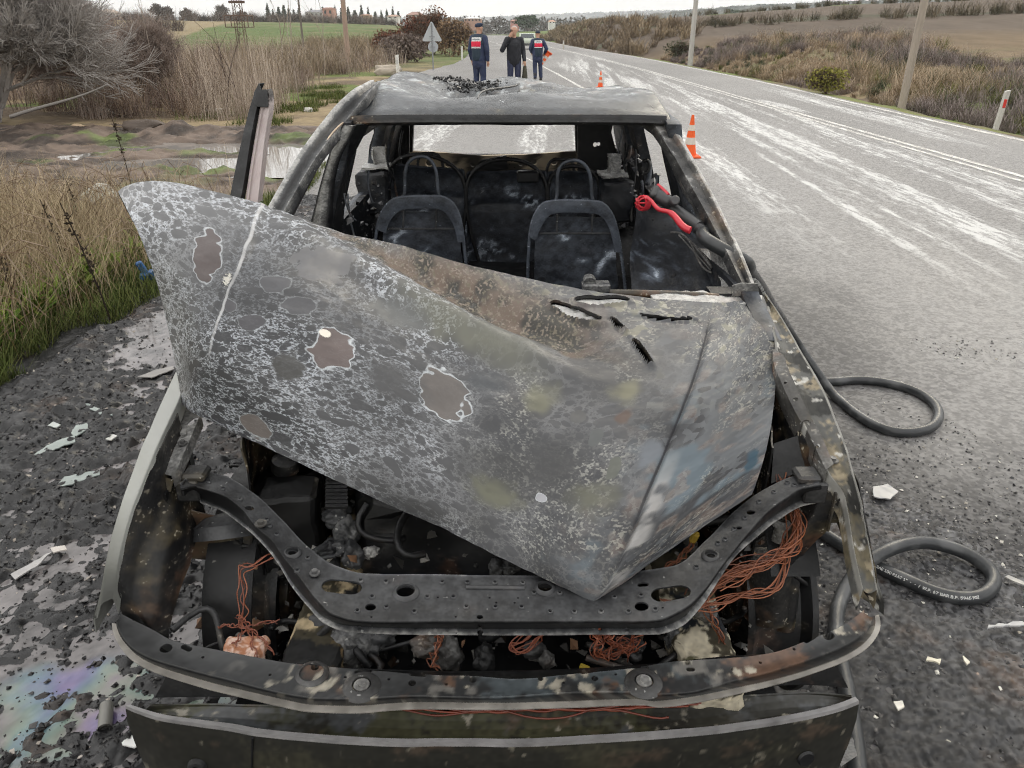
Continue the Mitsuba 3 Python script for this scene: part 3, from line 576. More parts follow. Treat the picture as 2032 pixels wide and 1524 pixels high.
for i, (px, py, y, h, lab) in enumerate(((447, 215, 17.5, 1.75, 'thin dark forked sapling standing in front of the reeds'), (478, 210, 18.0, 1.5, 'thin brown sapling right of the dark forked one'), (590, 170, 20.5, 1.9, 'slender bare sapling near the mud heap'), (330, 190, 19, 2.2, 'pale arching sapling behind the track'), (560, 120, 32, 3.4, 'tall pale sapling between the mast and the wooden pole'), (640, 110, 34, 3.6, 'tall forked sapling left of the wooden pole'))):
    p = aty(px, py, y); bare_tree(gp(p[0], y), h, 110 + i, lab, (.13, .10, .085) if i < 2 else (.38, .32, .27), levels=2, r0=.018 + .004 * (i > 3), kids=1.7, spread=.45, name='sapling', thick=1.3, trunk=.62, up=.6)
for i, (px, d, top, lab) in enumerate(((268, 335, 24, 'small bare tree left of the tall skyline tree'), (312, 335, 0, 'tallest bare tree on the left skyline'), (332, 338, 10, 'bare tree touching the tallest skyline tree'), (372, 340, 12, 'thin bare tree standing alone on the skyline'), (440, 345, 8, 'bare tree on the skyline left of the lattice mast'), (482, 345, 16, 'round bare tree behind the lattice mast'))):
    az = math.atan2(ray(px, 40)[0], ray(px, 40)[1]); x, y = d * math.sin(az), d * math.cos(az); h = CAM[2] + d * ray(px, top)[2] / math.hypot(*ray(px, top)[:2]) - float(ground_z(x, y))
    bare_tree(gp(x, y, -.3), max(h, 2.5), 130 + i, lab, (.13, .11, .10), levels=4, r0=.22, kids=4, spread=.85, name='bare_tree', thick=22, trunk=.34)
def leaf_cloud(centre, size, n, cols, leaf, seed, shape=None):
    r = rng(seed); q = r.normal(0, 1, (n, 3)); q /= np.linalg.norm(q, axis=1, keepdims=True); q *= r.random((n, 1)) ** (1 / 2.2)
    if shape is not None: q = shape(q, r)
    q *= .7 + .6 * meshkit.fbm(q * 2.2 + seed, 3, seed)[:, None]
    p = np.asarray(centre) + q * np.asarray(size); a = r.normal(0, 1, (n, 3)); b = r.normal(0, 1, (n, 3)); s = leaf * (.5 + r.random((n, 1)))
    a = a / np.linalg.norm(a, axis=1, keepdims=True) * s; b = b / np.linalg.norm(b, axis=1, keepdims=True) * s
    V = np.stack([p - a, p + b * .6, p + a, p - b * .6], 1).reshape(-1, 3); i = np.arange(n)[:, None] * 4
    return tm(V, np.vstack([i + [0, 1, 2], i + [0, 2, 3]])), np.repeat(cols, 4, 0)
def cypress(x, y, h, w, seed, label, group, name='cypress_tree', cols=((.012, .022, .014), (.04, .06, .038))):
    k = thing(name, label, 'tree', group); z0 = float(ground_z(x, y)); r = rng(seed)
    put('trunk', tube([(x, y, z0 - .5), (x, y, z0 + h * .6)], [w * .09, w * .03], 6), 'leafy', k, color=(.06, .045, .035))
    m, c = leaf_cloud((x, y, z0 + h * .52), (w, w, h * .5), 420, tones(r, 420, *cols), w * .22, seed, lambda q, r: q * np.stack([1.02 - .92 * (q[:, 2] * .5 + .5)] * 2 + [np.ones(len(q))], 1))
    put('crown', m, 'leafy', k, smooth=False, color=c, kind='stuff')
r = rng(7)
tops = [(530, 9), (541, 20), (552, 13), (562, 10), (572, 14), (582, 19), (592, 17), (618, 18), (640, 12), (652, 16), (664, 10), (676, 15), (690, 13), (703, 18), (716, 9), (730, 17), (744, 20), (756, 22), (767, 17), (779, 16), (790, 23)]
for i, (px, top) in enumerate(tops):
    d = 430 + 12 * r.random(); q = ray(px, top); hz = math.hypot(q[0], q[1]); x, y = d * q[0] / hz, d * q[1] / hz
    cypress(x, y, max(CAM[2] + d * q[2] / hz - float(ground_z(x, y)), 4), 1.7 + .9 * r.random(), 200 + i, 'dark pointed cypress in the long row on the left skyline', 'cypress row on the left skyline')
def bush(px, base, y, w, h, seed, label, cols, n=2600, leaf=.09, name='brown_bush'):
    k = thing(name, label, 'bush'); p = aty(px, base, y); z0 = float(ground_z(p[0], y)); r = rng(seed)
    S, A, B = twig_tree((p[0], y, z0 - .05), h * 1.05, seed, .7, 4, .035, .3, 4, .3, .3, 4); m, c = bough_mesh(S, np.maximum(A, .009), np.maximum(B, .008), (.15, .11, .085), seed)
    put('branches', m, 'leafy', k, smooth=False, color=c, kind='stuff')
    m, c = leaf_cloud((p[0], y, z0 + h * .5), (w * .5, w * .4, h * .5), n, tones(r, n, *cols), leaf, seed); put('foliage', m, 'leafy', k, smooth=False, color=c, kind='stuff')
RB, TB = ((.075, .032, .022), (.23, .11, .075)), ((.14, .095, .06), (.32, .22, .14))
bush(772, 95, 60, 2.6, 1.9, 301, 'reddish bush at the edge of the green field, leftmost of the brown bushes', RB)
bush(826, 100, 62, 3.0, 2.9, 302, 'tall red-brown bush behind the warning sign', RB)
bush(862, 100, 64, 3.2, 3.3, 303, 'tallest brown bush right behind the warning sign', ((.085, .045, .03), (.25, .14, .095)))
bush(900, 105, 60, 3.0, 2.6, 304, 'tan-brown bush nearest the road beside the capped officer', TB)
bush(800, 110, 48, 3.2, 1.6, 305, 'low grey-brown bush left of the warning sign', ((.12, .095, .085), (.26, .21, .18)))
bush(1640, 178, 24, 1.3, .8, 306, 'yellow-green broom bush at the right verge', ((.12, .12, .025), (.33, .30, .09)), 1500, .04, 'broom_bush')
bush(1348, 113, 60, 2.6, 1.1, 307, 'dark evergreen shrub on the bank left of the concrete pole', ((.03, .04, .022), (.09, .095, .05)), 1200, .06, 'dark_shrub')
for i, (px, py, d, w, h, lab) in enumerate(((1458, 30, 620, 9, 7, 'broad green pine by the white hut below the far hill'), (1494, 30, 620, 6, 5, 'smaller green pine right of the broad one'), (1046, 42, 420, 6, 5, 'dark green tree between the far houses'))):
    q = ray(px, py); hz = math.hypot(q[0], q[1]); x, y = d * q[0] / hz, d * q[1] / hz; z0 = CAM[2] + d * q[2] / hz
    k = thing('pine_tree', lab, 'tree'); put('trunk', tube([(x, y, z0 - 14), (x, y, z0)], .3, 6), 'leafy', k, color=(.06, .045, .035))
    m, c = leaf_cloud((x, y, z0), (w, w, h * .5), 700, tones(rng(i), 700, (.015, .035, .015), (.05, .085, .04)), 1.1, 320 + i); put('crown', m, 'leafy', k, smooth=False, color=c, kind='stuff')
for i in range(34):
    rr_ = rng(400 + i); px = 905 + i * 9.5 + 6 * rr_.random(); d = 470 + 60 * rr_.random(); q = ray(px, 33 + 8 * rr_.random()); hz = math.hypot(q[0], q[1]); x, y = d * q[0] / hz, d * q[1] / hz; z1 = CAM[2] + d * q[2] / hz; h = 6 + 5 * rr_.random()
    k = thing('bare_tree', 'hazy leafless tree in the far belt where the road disappears', 'tree', 'hazy tree belt behind the road end'); put('trunk', tube([(x, y, z1 - h - 4), (x, y, z1 - h * .4)], .25, 5), 'leafy', k, color=(.10, .09, .08))
    m, c = leaf_cloud((x, y, z1 - h * .45), (3.4, 3.4, h * .55), 160, tones(rr_, 160, (.07, .065, .06), (.15, .13, .12)), .8, 400 + i); put('crown', m, 'leafy', k, smooth=False, color=c, kind='stuff')

# ---------------------------------------------------------------- far buildings
def house(px0, px1, top, base, d, label, wall, roof, hip=.35, windows=3, name='house', depth_=8.0, door=False):
    k = thing(name, label, 'house'); q0, q1 = ray(px0, base), ray(px1, base); f0 = d / math.hypot(*q0[:2]); x0, x1 = q0[0] * f0, q1[0] * f0; yb = d * math.cos(math.atan2(q0[0], q0[1]))
    zt = CAM[2] + d * ray(px0, top)[2] / math.hypot(*ray(px0, top)[:2]); zb = CAM[2] + d * q0[2] / math.hypot(*q0[:2]); W = x1 - x0; ze = zb + (zt - zb) * (1 - hip)
    put('wall', box(((x0 + x1) / 2, yb + depth_ / 2, (ze + zb - 3) / 2), (W, depth_, ze - zb + 3)), 'painted', k, color=wall, smooth=False)
    o = .4; v = np.array([[x0 - o, yb - o, ze], [x1 + o, yb - o, ze], [x1 + o, yb + depth_ + o, ze], [x0 - o, yb + depth_ + o, ze], [x0 + W * .25, yb + depth_ / 2, zt], [x1 - W * .25, yb + depth_ / 2, zt]])
    put('roof', tm(v, [[0, 1, 5], [0, 5, 4], [1, 2, 5], [2, 3, 4], [2, 4, 5], [3, 0, 4], [0, 3, 2], [0, 2, 1]]), 'painted', k, color=roof, smooth=False)
    for i in range(windows):
        x = x0 + W * (i + .5) / windows; wz = zb + (ze - zb) * .55; wk = put('window', box((x, yb - .02, wz), (W / windows * .4, .12, (ze - zb) * .42)), 'painted', k, color=(.03, .035, .04), smooth=False)
    return k
house(606, 641, 19, 33, 400, 'long white house under the cypress row', (.6, .6, .58), (.22, .22, .23), .4, 4)
house(641, 661, 14, 33, 398, 'reddish two-storey house beside the long white one', (.42, .22, .17), (.30, .15, .11), .15, 2)
house(715, 733, 28, 34, 380, 'small ochre house in front of the cypresses', (.50, .34, .2), (.38, .2, .13), .4, 2)
house(768, 790, 29, 37, 380, 'small white house at the right end of the cypress row', (.62, .6, .56), (.34, .22, .17), .45, 2)
house(808, 838, 23, 40, 300, 'pale house with a tiled roof half hidden by the tall brown bush', (.5, .46, .42), (.26, .16, .13), .4, 3)
house(921, 955, 34, 44, 330, 'long low shed with a white roof edge behind the capped officer', (.36, .22, .17), (.72, .72, .7), .25, 5, 'shed')
house(1013, 1030, 39, 48, 430, 'small pink house among the far trees', (.5, .25, .21), (.32, .17, .13), .3, 2)
house(1089, 1102, 40, 47, 430, 'small white house on the rise right of the road end', (.68, .67, .64), (.5, .3, .22), .4, 2)
house(196, 226, 18, 30, 480, 'pale domed-looking farmhouse on the left horizon', (.5, .45, .4), (.4, .32, .26), .6, 2)
house(1452, 1476, 30, 40, 600, 'white hut under the broad pine', (.66, .66, .64), (.45, .3, .24), .35, 2)
house(1512, 1532, 24, 33, 600, 'white hut right of the pines', (.66, .66, .64), (.5, .34, .27), .35, 2)
# ---------------------------------------------------------------- poles, mast, posts, sign
def pole(px, base, y, r, h, label, col, name='utility_pole', tilt=0.0, arms=True):
    k = thing(name, label, 'pole'); p = aty(px, base, y); z0 = float(ground_z(p[0], y)) - .3; t = np.linspace(0, 1, 16)
    put('shaft', tube(np.stack([p[0] + tilt * h * t, y + 0 * t, z0 + h * t], -1), r * (1.15 - .35 * t), 12), 'painted', k, smooth=40, color=lambda v: np.asarray(col) * (.7 + .6 * meshkit.fbm(v * [14, 14, 2.2], 3, 4))[:, None])
    if arms: put('crossarm', box((p[0] + tilt * h, y, z0 + h - .5), (1.4, .1, .1)), 'painted', k, color=np.asarray(col) * .7)
pole(1790, 207, 19.9, .085, 8.2, 'weathered wooden pole, nearest on the right bank', (.33, .28, .23), tilt=.006)
pole(1370, 120, 46, .13, 8.6, 'pale concrete pole farther along the right bank', (.42, .40, .37))
pole(692, 130, 44, .125, 8.5, 'leaning reddish wooden pole in the left reeds', (.34, .245, .19), tilt=-.004)
pole(604, 110, 52, .06, 9, 'thin dark pole between the lattice mast and the wooden pole', (.16, .14, .12))
k = thing('lattice_mast', 'rusty lattice mast with a square frame standing in the reeds', 'mast'); p = aty(487, 130, 47); z0 = float(ground_z(p[0], 47)) - .3; w_ = .24; RUST = (.13, .085, .065)
for sx in (-1, 1):
    for sy in (-1, 1): put('leg', tube([(p[0] + sx * w_, 47 + sy * w_, z0), (p[0] + sx * w_ * .6, 47 + sy * w_ * .6, z0 + 8.5)], .022, 5), 'painted', k, color=RUST)
for i in range(20):
    z, s0_, s1_ = z0 + i * .42, w_ * (1 - .4 * i / 20), w_ * (1 - .4 * (i + 1) / 20); c_ = [(-1, -1), (1, -1), (1, 1), (-1, 1)]; ms = []
    for j in range(4):
        a, b = c_[j], c_[(j + 1) % 4]; a, b = (a, b) if (i + j) % 2 else (b, a)
        ms.append(tube([(p[0] + a[0] * s0_, 47 + a[1] * s0_, z), (p[0] + b[0] * s1_, 47 + b[1] * s1_, z + .42)], .013, 4))
    put('brace', cat(ms), 'painted', k, color=RUST, kind='stuff')
fz = [CAM[2] + 47 * ray(480, q)[2] / ray(480, q)[1] for q in (54, 31, 4)]
for z in fz[:2]:
    for a, b in (((-.64, -.5), (.64, -.5)), ((.64, -.5), (.64, .5)), ((.64, .5), (-.64, .5)), ((-.64, .5), (-.64, -.5))): put('frame_bar', tube([(p[0] + a[0], 47 + a[1], z), (p[0] + b[0], 47 + b[1], z)], .028, 5), 'painted', k, color=RUST)
for a in ((-.64, -.5), (.64, -.5), (.64, .5), (-.64, .5)): put('frame_bar', tube([(p[0] + a[0], 47 + a[1], fz[0]), (p[0] + a[0], 47 + a[1], fz[1])], .028, 5), 'painted', k, color=RUST)
put('crossarm', box((p[0], 47, fz[2]), (.9, .08, .12)), 'painted', k, color=RUST)
def marker(px, base, top, y, label, w=.10, lean=0.0, red=False, col=(.68, .67, .62)):
    k = thing('marker_post', label, 'post'); p = aty(px, base, y); zt = CAM[2] + y * ray(px, top)[2] / ray(px, top)[1]; z0 = float(ground_z(p[0], y)) - .15; h = zt - z0
    m = box((0, 0, h / 2), (w, w * .7, h), bev=.01).subdivide().subdivide(); v = np.asarray(m.vertices); v[:, 0] += lean * v[:, 2]; v[:, 2] += (v[:, 2] > h * .8) * v[:, 0] * .25; m.vertices = v; m.apply_translation((p[0], y, z0))
    put('post', m, 'painted', k, color=lambda v: np.asarray(col) * (.75 + .4 * meshkit.fbm(v * [9, 9, 4], 3, 4))[:, None])
    zr = z0 + h * .74
    put('reflector', box((p[0] + lean * h * .74, y - w * .36, zr), (w * .62, .012, .16), bev=.003), 'reflector', k, color=(.55, .04, .03) if red else (.5, .5, .48))
marker(790, 152, 109, 32.5, 'white marker post left of the road, nearer one beside the car roof', .13)
marker(917, 118, 92, 53, 'white marker post left of the road, farther one by the capped officer', .12)
marker(1978, 243, 181, 15.8, 'white marker post with a red reflector on the right verge', .10, .06, True, (.52, .50, .46))
marker(1118, 96, 80, 84, 'pale marker post on the far right verge beside the third person', .14, 0, False, (.5, .46, .4))
k = thing('warning_sign', 'back of a triangular warning sign above a round one on a grey post', 'sign'); y = 38.0; p = aty(857, 150, y); z0 = float(ground_z(p[0], y)); GREY = (.42, .44, .45)
zt, zb = [CAM[2] + y * ray(857, q)[2] / ray(857, q)[1] for q in (40, 82)]; xl, xr = aty(837, 80, y)[0], aty(878, 80, y)[0]; xc = (xl + xr) / 2
from shapely.geometry import Polygon, Point
tri = Polygon([(xl, zb), (xr, zb), (xc, zt)]).buffer(-.06).buffer(.06)
def upright(pg, y, t): 
    m = trimesh.creation.extrude_polygon(pg, t, engine='earcut'); v = np.asarray(m.vertices); m.vertices = np.stack([v[:, 0], y + v[:, 2], v[:, 1]], -1); m.invert() if m.volume < 0 else 0; return m
put('triangle_plate', upright(tri, y, .012), 'glossy', k, color=GREY); put('triangle_face', upright(tri.buffer(-.02), y + .0125, .003), 'painted', k, color=(.7, .1, .08))
zc = CAM[2] + y * ray(857, 93)[2] / ray(857, 93)[1]
put('round_plate', upright(Point(xc + .03, zc).buffer(.235), y, .012), 'glossy', k, color=(.36, .38, .40)); put('post', tube([(xc, y - .03, z0 - .3), (xc, y - .03, zt - .12)], .032, 10), 'glossy', k, smooth=40, color=(.22, .23, .24))
for z in (zb + .2, zc): put('bracket', box((xc, y - .02, z), (.26, .03, .05)), 'glossy', k, color=(.3, .31, .32))
# ---------------------------------------------------------------- stones and litter on the left verge
def stone(px, py, s, label, seed, col=(.40, .34, .27), name='stone', sq=(1.2, 1, .7)):
    m = trimesh.creation.icosphere(3, 1.0); v = m.vertices; d = 1 + .9 * (meshkit.fbm(v * 1.3 + seed, 3, seed) - .5); m.vertices = v * d[:, None] * s * np.array(sq); p = at(px, py); p[2] = float(gz(p[0], p[1])) + s * .25; m.apply_translation(p)
    k = thing(name, label, 'stone'); key = k; sm = trimesh.graph.smooth_shade(m, angle=.5, facet_minarea=None)
    scene[key] = mikit.ply(sm, 'painted', smooth=True, color=np.asarray(col) * (.6 + .8 * meshkit.fbm(sm.vertices * 9, 3, 2))[:, None])
stone(205, 228, .16, 'pale angular stone below the leafless trees', 1, (.48, .45, .41)); stone(152, 252, .15, 'tan stone left of the mud heap, lowest on the verge', 2, (.36, .27, .18)); stone(393, 214, .14, 'tan boulder at the foot of the reeds', 3, (.44, .36, .24))
stone(312, 194, .17, 'brownish boulder behind the track, farthest of the verge stones', 4); stone(428, 221, .13, 'white stone right of the tan boulder', 5, (.55, .53, .49), sq=(1.6, 1, .5)); stone(350, 214, .09, 'small stone left of the tan boulder', 6, (.42, .38, .33))
stone(612, 222, .10, 'white stone by the mud heap behind the door frame', 7, (.5, .48, .44)); stone(290, 255, .30, 'dark clod of mud beside the track', 8, (.085, .065, .052), 'mud_clod', (1.5, .8, .55)); stone(770, 148, .45, 'weathered boulder beside the nearer marker post', 9, (.36, .31, .25), sq=(1.4, .8, .7))
stone(200, 390, .17, 'grey-white rock half hidden in the straw behind the lifted bonnet corner', 10, (.36, .37, .34), sq=(1.3, .9, .9)); stone(228, 622, .03, 'pale pebble at the burnt edge', 11, (.45, .36, .24)); stone(235, 728, .022, 'cream pebble in the wet ash by the front wing', 12, (.6, .48, .34)); stone(30, 692, .03, 'small pale stone at the asphalt edge', 13, (.45, .42, .36))
stone(80, 732, .025, 'tan pebble on the burnt edge', 14, (.45, .34, .22)); stone(15, 1185, .03, 'beige clinker at the left border', 15, (.36, .28, .2)); stone(245, 1425, .024, 'grey clinker beside the pipe stub', 16, (.2, .19, .17))
k = thing('plastic_lever', 'broken piece of blue plastic at the grass edge left of the bonnet', 'plastic piece'); p = at(290, 556, .02); BLUE = (.03, .10, .24)
put('arm', box(p + [-.015, .02, .075], (.045, .035, .13), rot=(.2, -.35, .2), bev=.008), 'glossy', k, color=BLUE); put('foot', box(p + [.02, .0, .025], (.11, .06, .05), rot=(0, .15, .3), bev=.01), 'glossy', k, color=BLUE); put('lug', box(p + [.055, -.02, .06], (.03, .05, .04), rot=(.3, 0, 0), bev=.006), 'glossy', k, color=np.array(BLUE) * .8)
# ---------------------------------------------------------------- the burnt car (its front faces the camera, its length runs along +y)
car = thing('burnt_car', 'burnt-out grey hatchback with buckled bonnet and no glass, filling the foreground', 'car')
CARP = lambda *a, **k: put(a[0], a[1], k.pop('bsdf', 'burnt_metal'), k.pop('parent', car), **k)
def tone(t, r, dt=.0, fr=2.5):
    return lambda v: np.stack([np.clip(t + dt * (meshkit.fbm(v * fr + 3, 3, 5) - .5) * 2, 0, 1), np.clip(r + .5 * r * (meshkit.fbm(v * 3.1 + 8, 3, 6) - .5) * 2, 0, 1)], -1)

# --- bonnet: a crumpled sheet; rows run front to back, columns from its lifted side to its resting side
BU = [0, .09, .18, .35, .5, .66, .82, .91, 1]; BV = [0, .2, .4, .6, .8, 1]
BPX = [[(361, 800), (380, 814), (405, 826), (640, 939), (850, 1033), (1030, 1122), (1177, 1195), (1330, 1090), (1492, 980)],
       [(350, 735), (376, 750), (402, 762), (650, 850), (865, 940), (1050, 1010), (1240, 1090), (1390, 990), (1517, 905)],
       [(335, 655), (372, 672), (415, 690), (665, 760), (882, 842), (1083, 902), (1310, 930), (1420, 885), (1532, 830)],
       [(312, 565), (370, 585), (442, 605), (690, 665), (900, 742), (1115, 792), (1362, 800), (1452, 775), (1540, 745)],
       [(283, 480), (362, 485), (482, 508), (722, 572), (928, 640), (1148, 684), (1400, 690), (1470, 675), (1537, 668)],
       [(235, 380), (345, 362), (525, 405), (760, 474), (960, 533), (1180, 577), (1415, 600), (1468, 595), (1515, 588)]]
BZ = [[.86, .86, .86, .80, .74, .70, .68, .72, .76], [.93, .945, .955, .89, .83, .79, .76, .78, .80], [1.01, 1.03, 1.045, .97, .90, .86, .83, .84, .83],
      [1.10, 1.115, 1.12, 1.04, .97, .92, .89, .885, .86], [1.19, 1.20, 1.195, 1.09, 1.01, .955, .925, .915, .90], [1.265, 1.275, 1.24, 1.10, 1.02, .975, .95, .945, .94]]
BP = np.array([[at(*BPX[i][j], BZ[i][j]) for j in range(9)] for i in range(6)])
# the bonnet's shape as plain tables of metres, smoothed
RIPS = [(.671, .962, .032, .024, .25), (.645, .905, .036, .026, -.35), (.699, .878, .015, .011, -.9), (.757, .920, .034, .011, -.1), (.736, .787, .028, .010, -1.0)]   # burnt-through rips
SPB = [RectBivariateSpline(BV, BU, BP[..., k], kx=3, ky=3, s=.0006) for k in range(3)]
def bonnet_pt(V, U):
    P = np.stack([s.ev(V, U) for s in SPB], -1)
    z = P[..., 2]
    line = .98 - (U - .22) * .52                                               # the fold: a ridge with a trough behind it
    on = sstep(.14, .26, U) * sstep(.74, .58, U); amp = 1.0 + .5 * sstep(.3, .5, U)
    z = z + on * amp * (.024 * np.exp(-((V - line + .06) / .050) ** 2) - .020 * np.exp(-((V - line - .05) / .045) ** 2))
    z = z + .0035 * np.exp(-((U - .180) / .0035) ** 2) * sstep(.28, .4, V) - .004 * np.exp(-((U - .192) / .005) ** 2) * sstep(.28, .4, V) + .004 * np.exp(-((U - .165) / .005) ** 2) * sstep(.45, .6, V) * sstep(.95, .85, V)
    z = z - .009 * np.exp(-((U - .82) / .0045) ** 2) * sstep(.02, .1, V) * sstep(.97, .85, V) + .005 * np.exp(-((U - .833) / .012) ** 2) * sstep(.0, .1, V) * sstep(.5, .3, V)
    z = z - .004 * np.exp(-(((U - .76) / .05) ** 2 + ((V - .72) / .16) ** 2)) + .006 * np.exp(-(((U - .70) / .03) ** 2 + ((V - .80) / .09) ** 2)) - .006 * np.exp(-(((U - .66) / .025) ** 2 + ((V - .83) / .10) ** 2)) + .006 * np.exp(-(((U - .60) / .03) ** 2 + ((V - .78) / .12) ** 2))
    z = z + .014 * np.exp(-(((U - .575) / .035) ** 2 + ((V - .50) / .10) ** 2)) - .012 * np.exp(-(((U - .60) / .06) ** 2 + ((V - .22) / .08) ** 2)) - .014 * np.exp(-(((U - .5) / .035) ** 2 + ((V - .47) / .07) ** 2))
    q = np.stack([U * 7, V * 6, U * 0], -1)
    z = z + .012 * (meshkit.fbm(q, 3, 17) - .5) + .004 * (meshkit.fbm(q * 6, 2, 18) - .5)
    for (u0, v0, a, b, t) in RIPS:
        x_, y_ = (U - u0) * 1.65, (V - v0) * .95; c_, s_ = math.cos(t), math.sin(t); d_ = np.sqrt(((x_ * c_ + y_ * s_) / (a * 1.65)) ** 2 + ((-x_ * s_ + y_ * c_) / (b * .55)) ** 2)
        z = z + .010 * np.exp(-((d_ - 1.05) / .35) ** 2) * (.4 + 1.2 * meshkit.noise(np.stack([U * 60, V * 40, U * 0], -1), 4))
    P = P.copy(); P[..., 2] = z
    D = np.stack([np.interp(U, BU, BP[0, :, k]) - SPB[k].ev(np.zeros_like(U), U) for k in range(3)], -1); P += D * np.exp(-(V / .16) ** 1.3)[..., None]
    return P
NV, NU = 300, 420
vv, uu = np.meshgrid(np.linspace(0, 1, NV), np.linspace(0, 1, NU), indexing='ij')
BG = bonnet_pt(vv, uu)
BN = np.cross(np.gradient(BG, axis=1), np.gradient(BG, axis=0)); BN /= np.linalg.norm(BN, axis=-1, keepdims=True)

def rip_mask(V, U):
    k = np.zeros(V.shape, bool)
    for (u0, v0, a, b, t) in RIPS:
        x, y = (U - u0) * 1.65, (V - v0) * .95; c, s = math.cos(t), math.sin(t)
        k |= ((x * c + y * s) / (a * 1.65)) ** 2 + ((-x * s + y * c) / (b * .55)) ** 2 < 1 + .7 * (meshkit.fbm(np.stack([U * 90, V * 60, U * 0], -1), 2, 5) - .5)
    return k
P = BG.reshape(-1, 3); f = grid_faces(NV, NU); bn = np.zeros_like(P); fn = np.cross(P[f[:, 1]] - P[f[:, 0]], P[f[:, 2]] - P[f[:, 0]])
for k_ in range(3): np.add.at(bn, f[:, k_], fn)
bn /= np.linalg.norm(bn, axis=1, keepdims=True); bn *= np.sign(bn[len(bn) // 2, 2])
cut = rip_mask(vv, uu).ravel(); f = f[~cut[f].any(1)]
if fn[0, 2] < 0: f = f[:, ::-1]
N_ = len(P)
edges = np.sort(np.vstack([f[:, [0, 1]], f[:, [1, 2]], f[:, [2, 0]]]), 1); raw = np.vstack([f[:, [0, 1]], f[:, [1, 2]], f[:, [2, 0]]])
_, inv, cnt = np.unique(edges[:, 0] * N_ + edges[:, 1], return_inverse=True, return_counts=True)
bd = raw[cnt[inv] == 1]
rim = np.vstack([np.stack([bd[:, 1], bd[:, 0], bd[:, 0] + N_], 1), np.stack([bd[:, 1], bd[:, 0] + N_, bd[:, 1] + N_], 1)])
uvb = np.stack([uu.ravel(), vv.ravel()], 1)
EL_ = [  # stains: u, v, half sizes, colour, edge softness, pale rim, wobble
    (.131, .766, .020, .095, (.075, .058, .056), .08, .8), (.286, .823, .040, .055, (.115, .115, .122), .06, 0), (.339, .518, .026, .078, (.13, .105, .10), .05, 1.0),
    (.494, .515, .034, .085, (.125, .112, .105), .05, 1.0), (.258, .08, .020, .055, (.16, .14, .13), .06, .6), (.239, .726, .020, .032, (.085, .085, .092), .08, .3), (.277, .656, .023, .034, (.085, .085, .092), .08, .3),
    (.294, .411, .02, .060, (.075, .074, .072), .3, 0), (.42, .48, .050, .085, (.072, .072, .074), .7, 0), (.229, .555, .016, .04, (.08, .078, .085), .1, .3), (.189, .609, .013, .027, (.08, .078, .085), .1, .3),
    (.408, .74, .05, .05, (.105, .108, .108), .6, 0), (.628, .592, .028, .06, (.14, .138, .10), .9, 0), (.745, .308, .040, .058, (.10, .10, .078), .9, 0), (.597, .221, .052, .064, (.12, .12, .088), .8, 0),
    (.547, .602, .034, .06, (.062, .066, .072), .8, 0), (.735, .639, .021, .050, (.145, .14, .098), .7, .0), (.742, .560, .012, .03, (.085, .06, .05), .4, .0), (.80, .431, .025, .050, (.13, .142, .16), .6, .0), (.979, .224, .012, .085, (.03, .06, .085), .5, .0),
    (.673, .268, .009, .017, (.3, .3, .32), .1, 1.0), (.757, .398, .009, .037, (.10, .105, .092), .1, 0), (.716, .485, .010, .030, (.09, .095, .095), .1, 0), (.687, .548, .010, .02, (.09, .09, .09), .1, 0)]
def bonnet_fields(uv):
    u, v = uv.x, uv.y; x, y = u * 1.65, v * .95
    wx, wy = noise(x * 24, y * 24) - .5, noise(x * 24 + 40, y * 24) - .5
    a1, a2, ah = voronoi(x * 19 + wx * .5, y * 22 + wy * .5)
    disc = smoothstep(.03, -.05, a1 - (.06 + .42 * ah * ah))
    b1, b2, bh = voronoi(x * 46 + wx * .9, y * 52 + wy * .9)
    disc = dr.maximum(disc, smoothstep(.05, -.06, b1 - (.04 + .46 * bh)))
    c1, c2, ch = voronoi(x * 120 + wx * 2, y * 132 + wy * 2)
    disc = dr.maximum(disc, smoothstep(.08, -.08, c1 - (.0 + .42 * ch)) * .85)
    spk = noise(x * 330, y * 360)
    dens = fbm(x * 4.2 + 2, y * 4.2) + .10 * smoothstep(.62, .40, u) - .02
    grain = smoothstep(.34, .70, noise(x * 170, y * 185) * .45 + spk * .55)
    lace = grain * (1 - disc) * (.25 + .75 * smoothstep(.38, .60, dens))
    fine = smoothstep(.50, .66, noise(x * 210 + 7, y * 230) * .6 + .4 * fbm(x * 60, y * 60)) * smoothstep(.42, .58, fbm(x * 5 + 11, y * 5)) * (1 - disc * .8)
    return u, v, x, y, disc, lace, fine, ah, bh, ch, wx, wy, spk
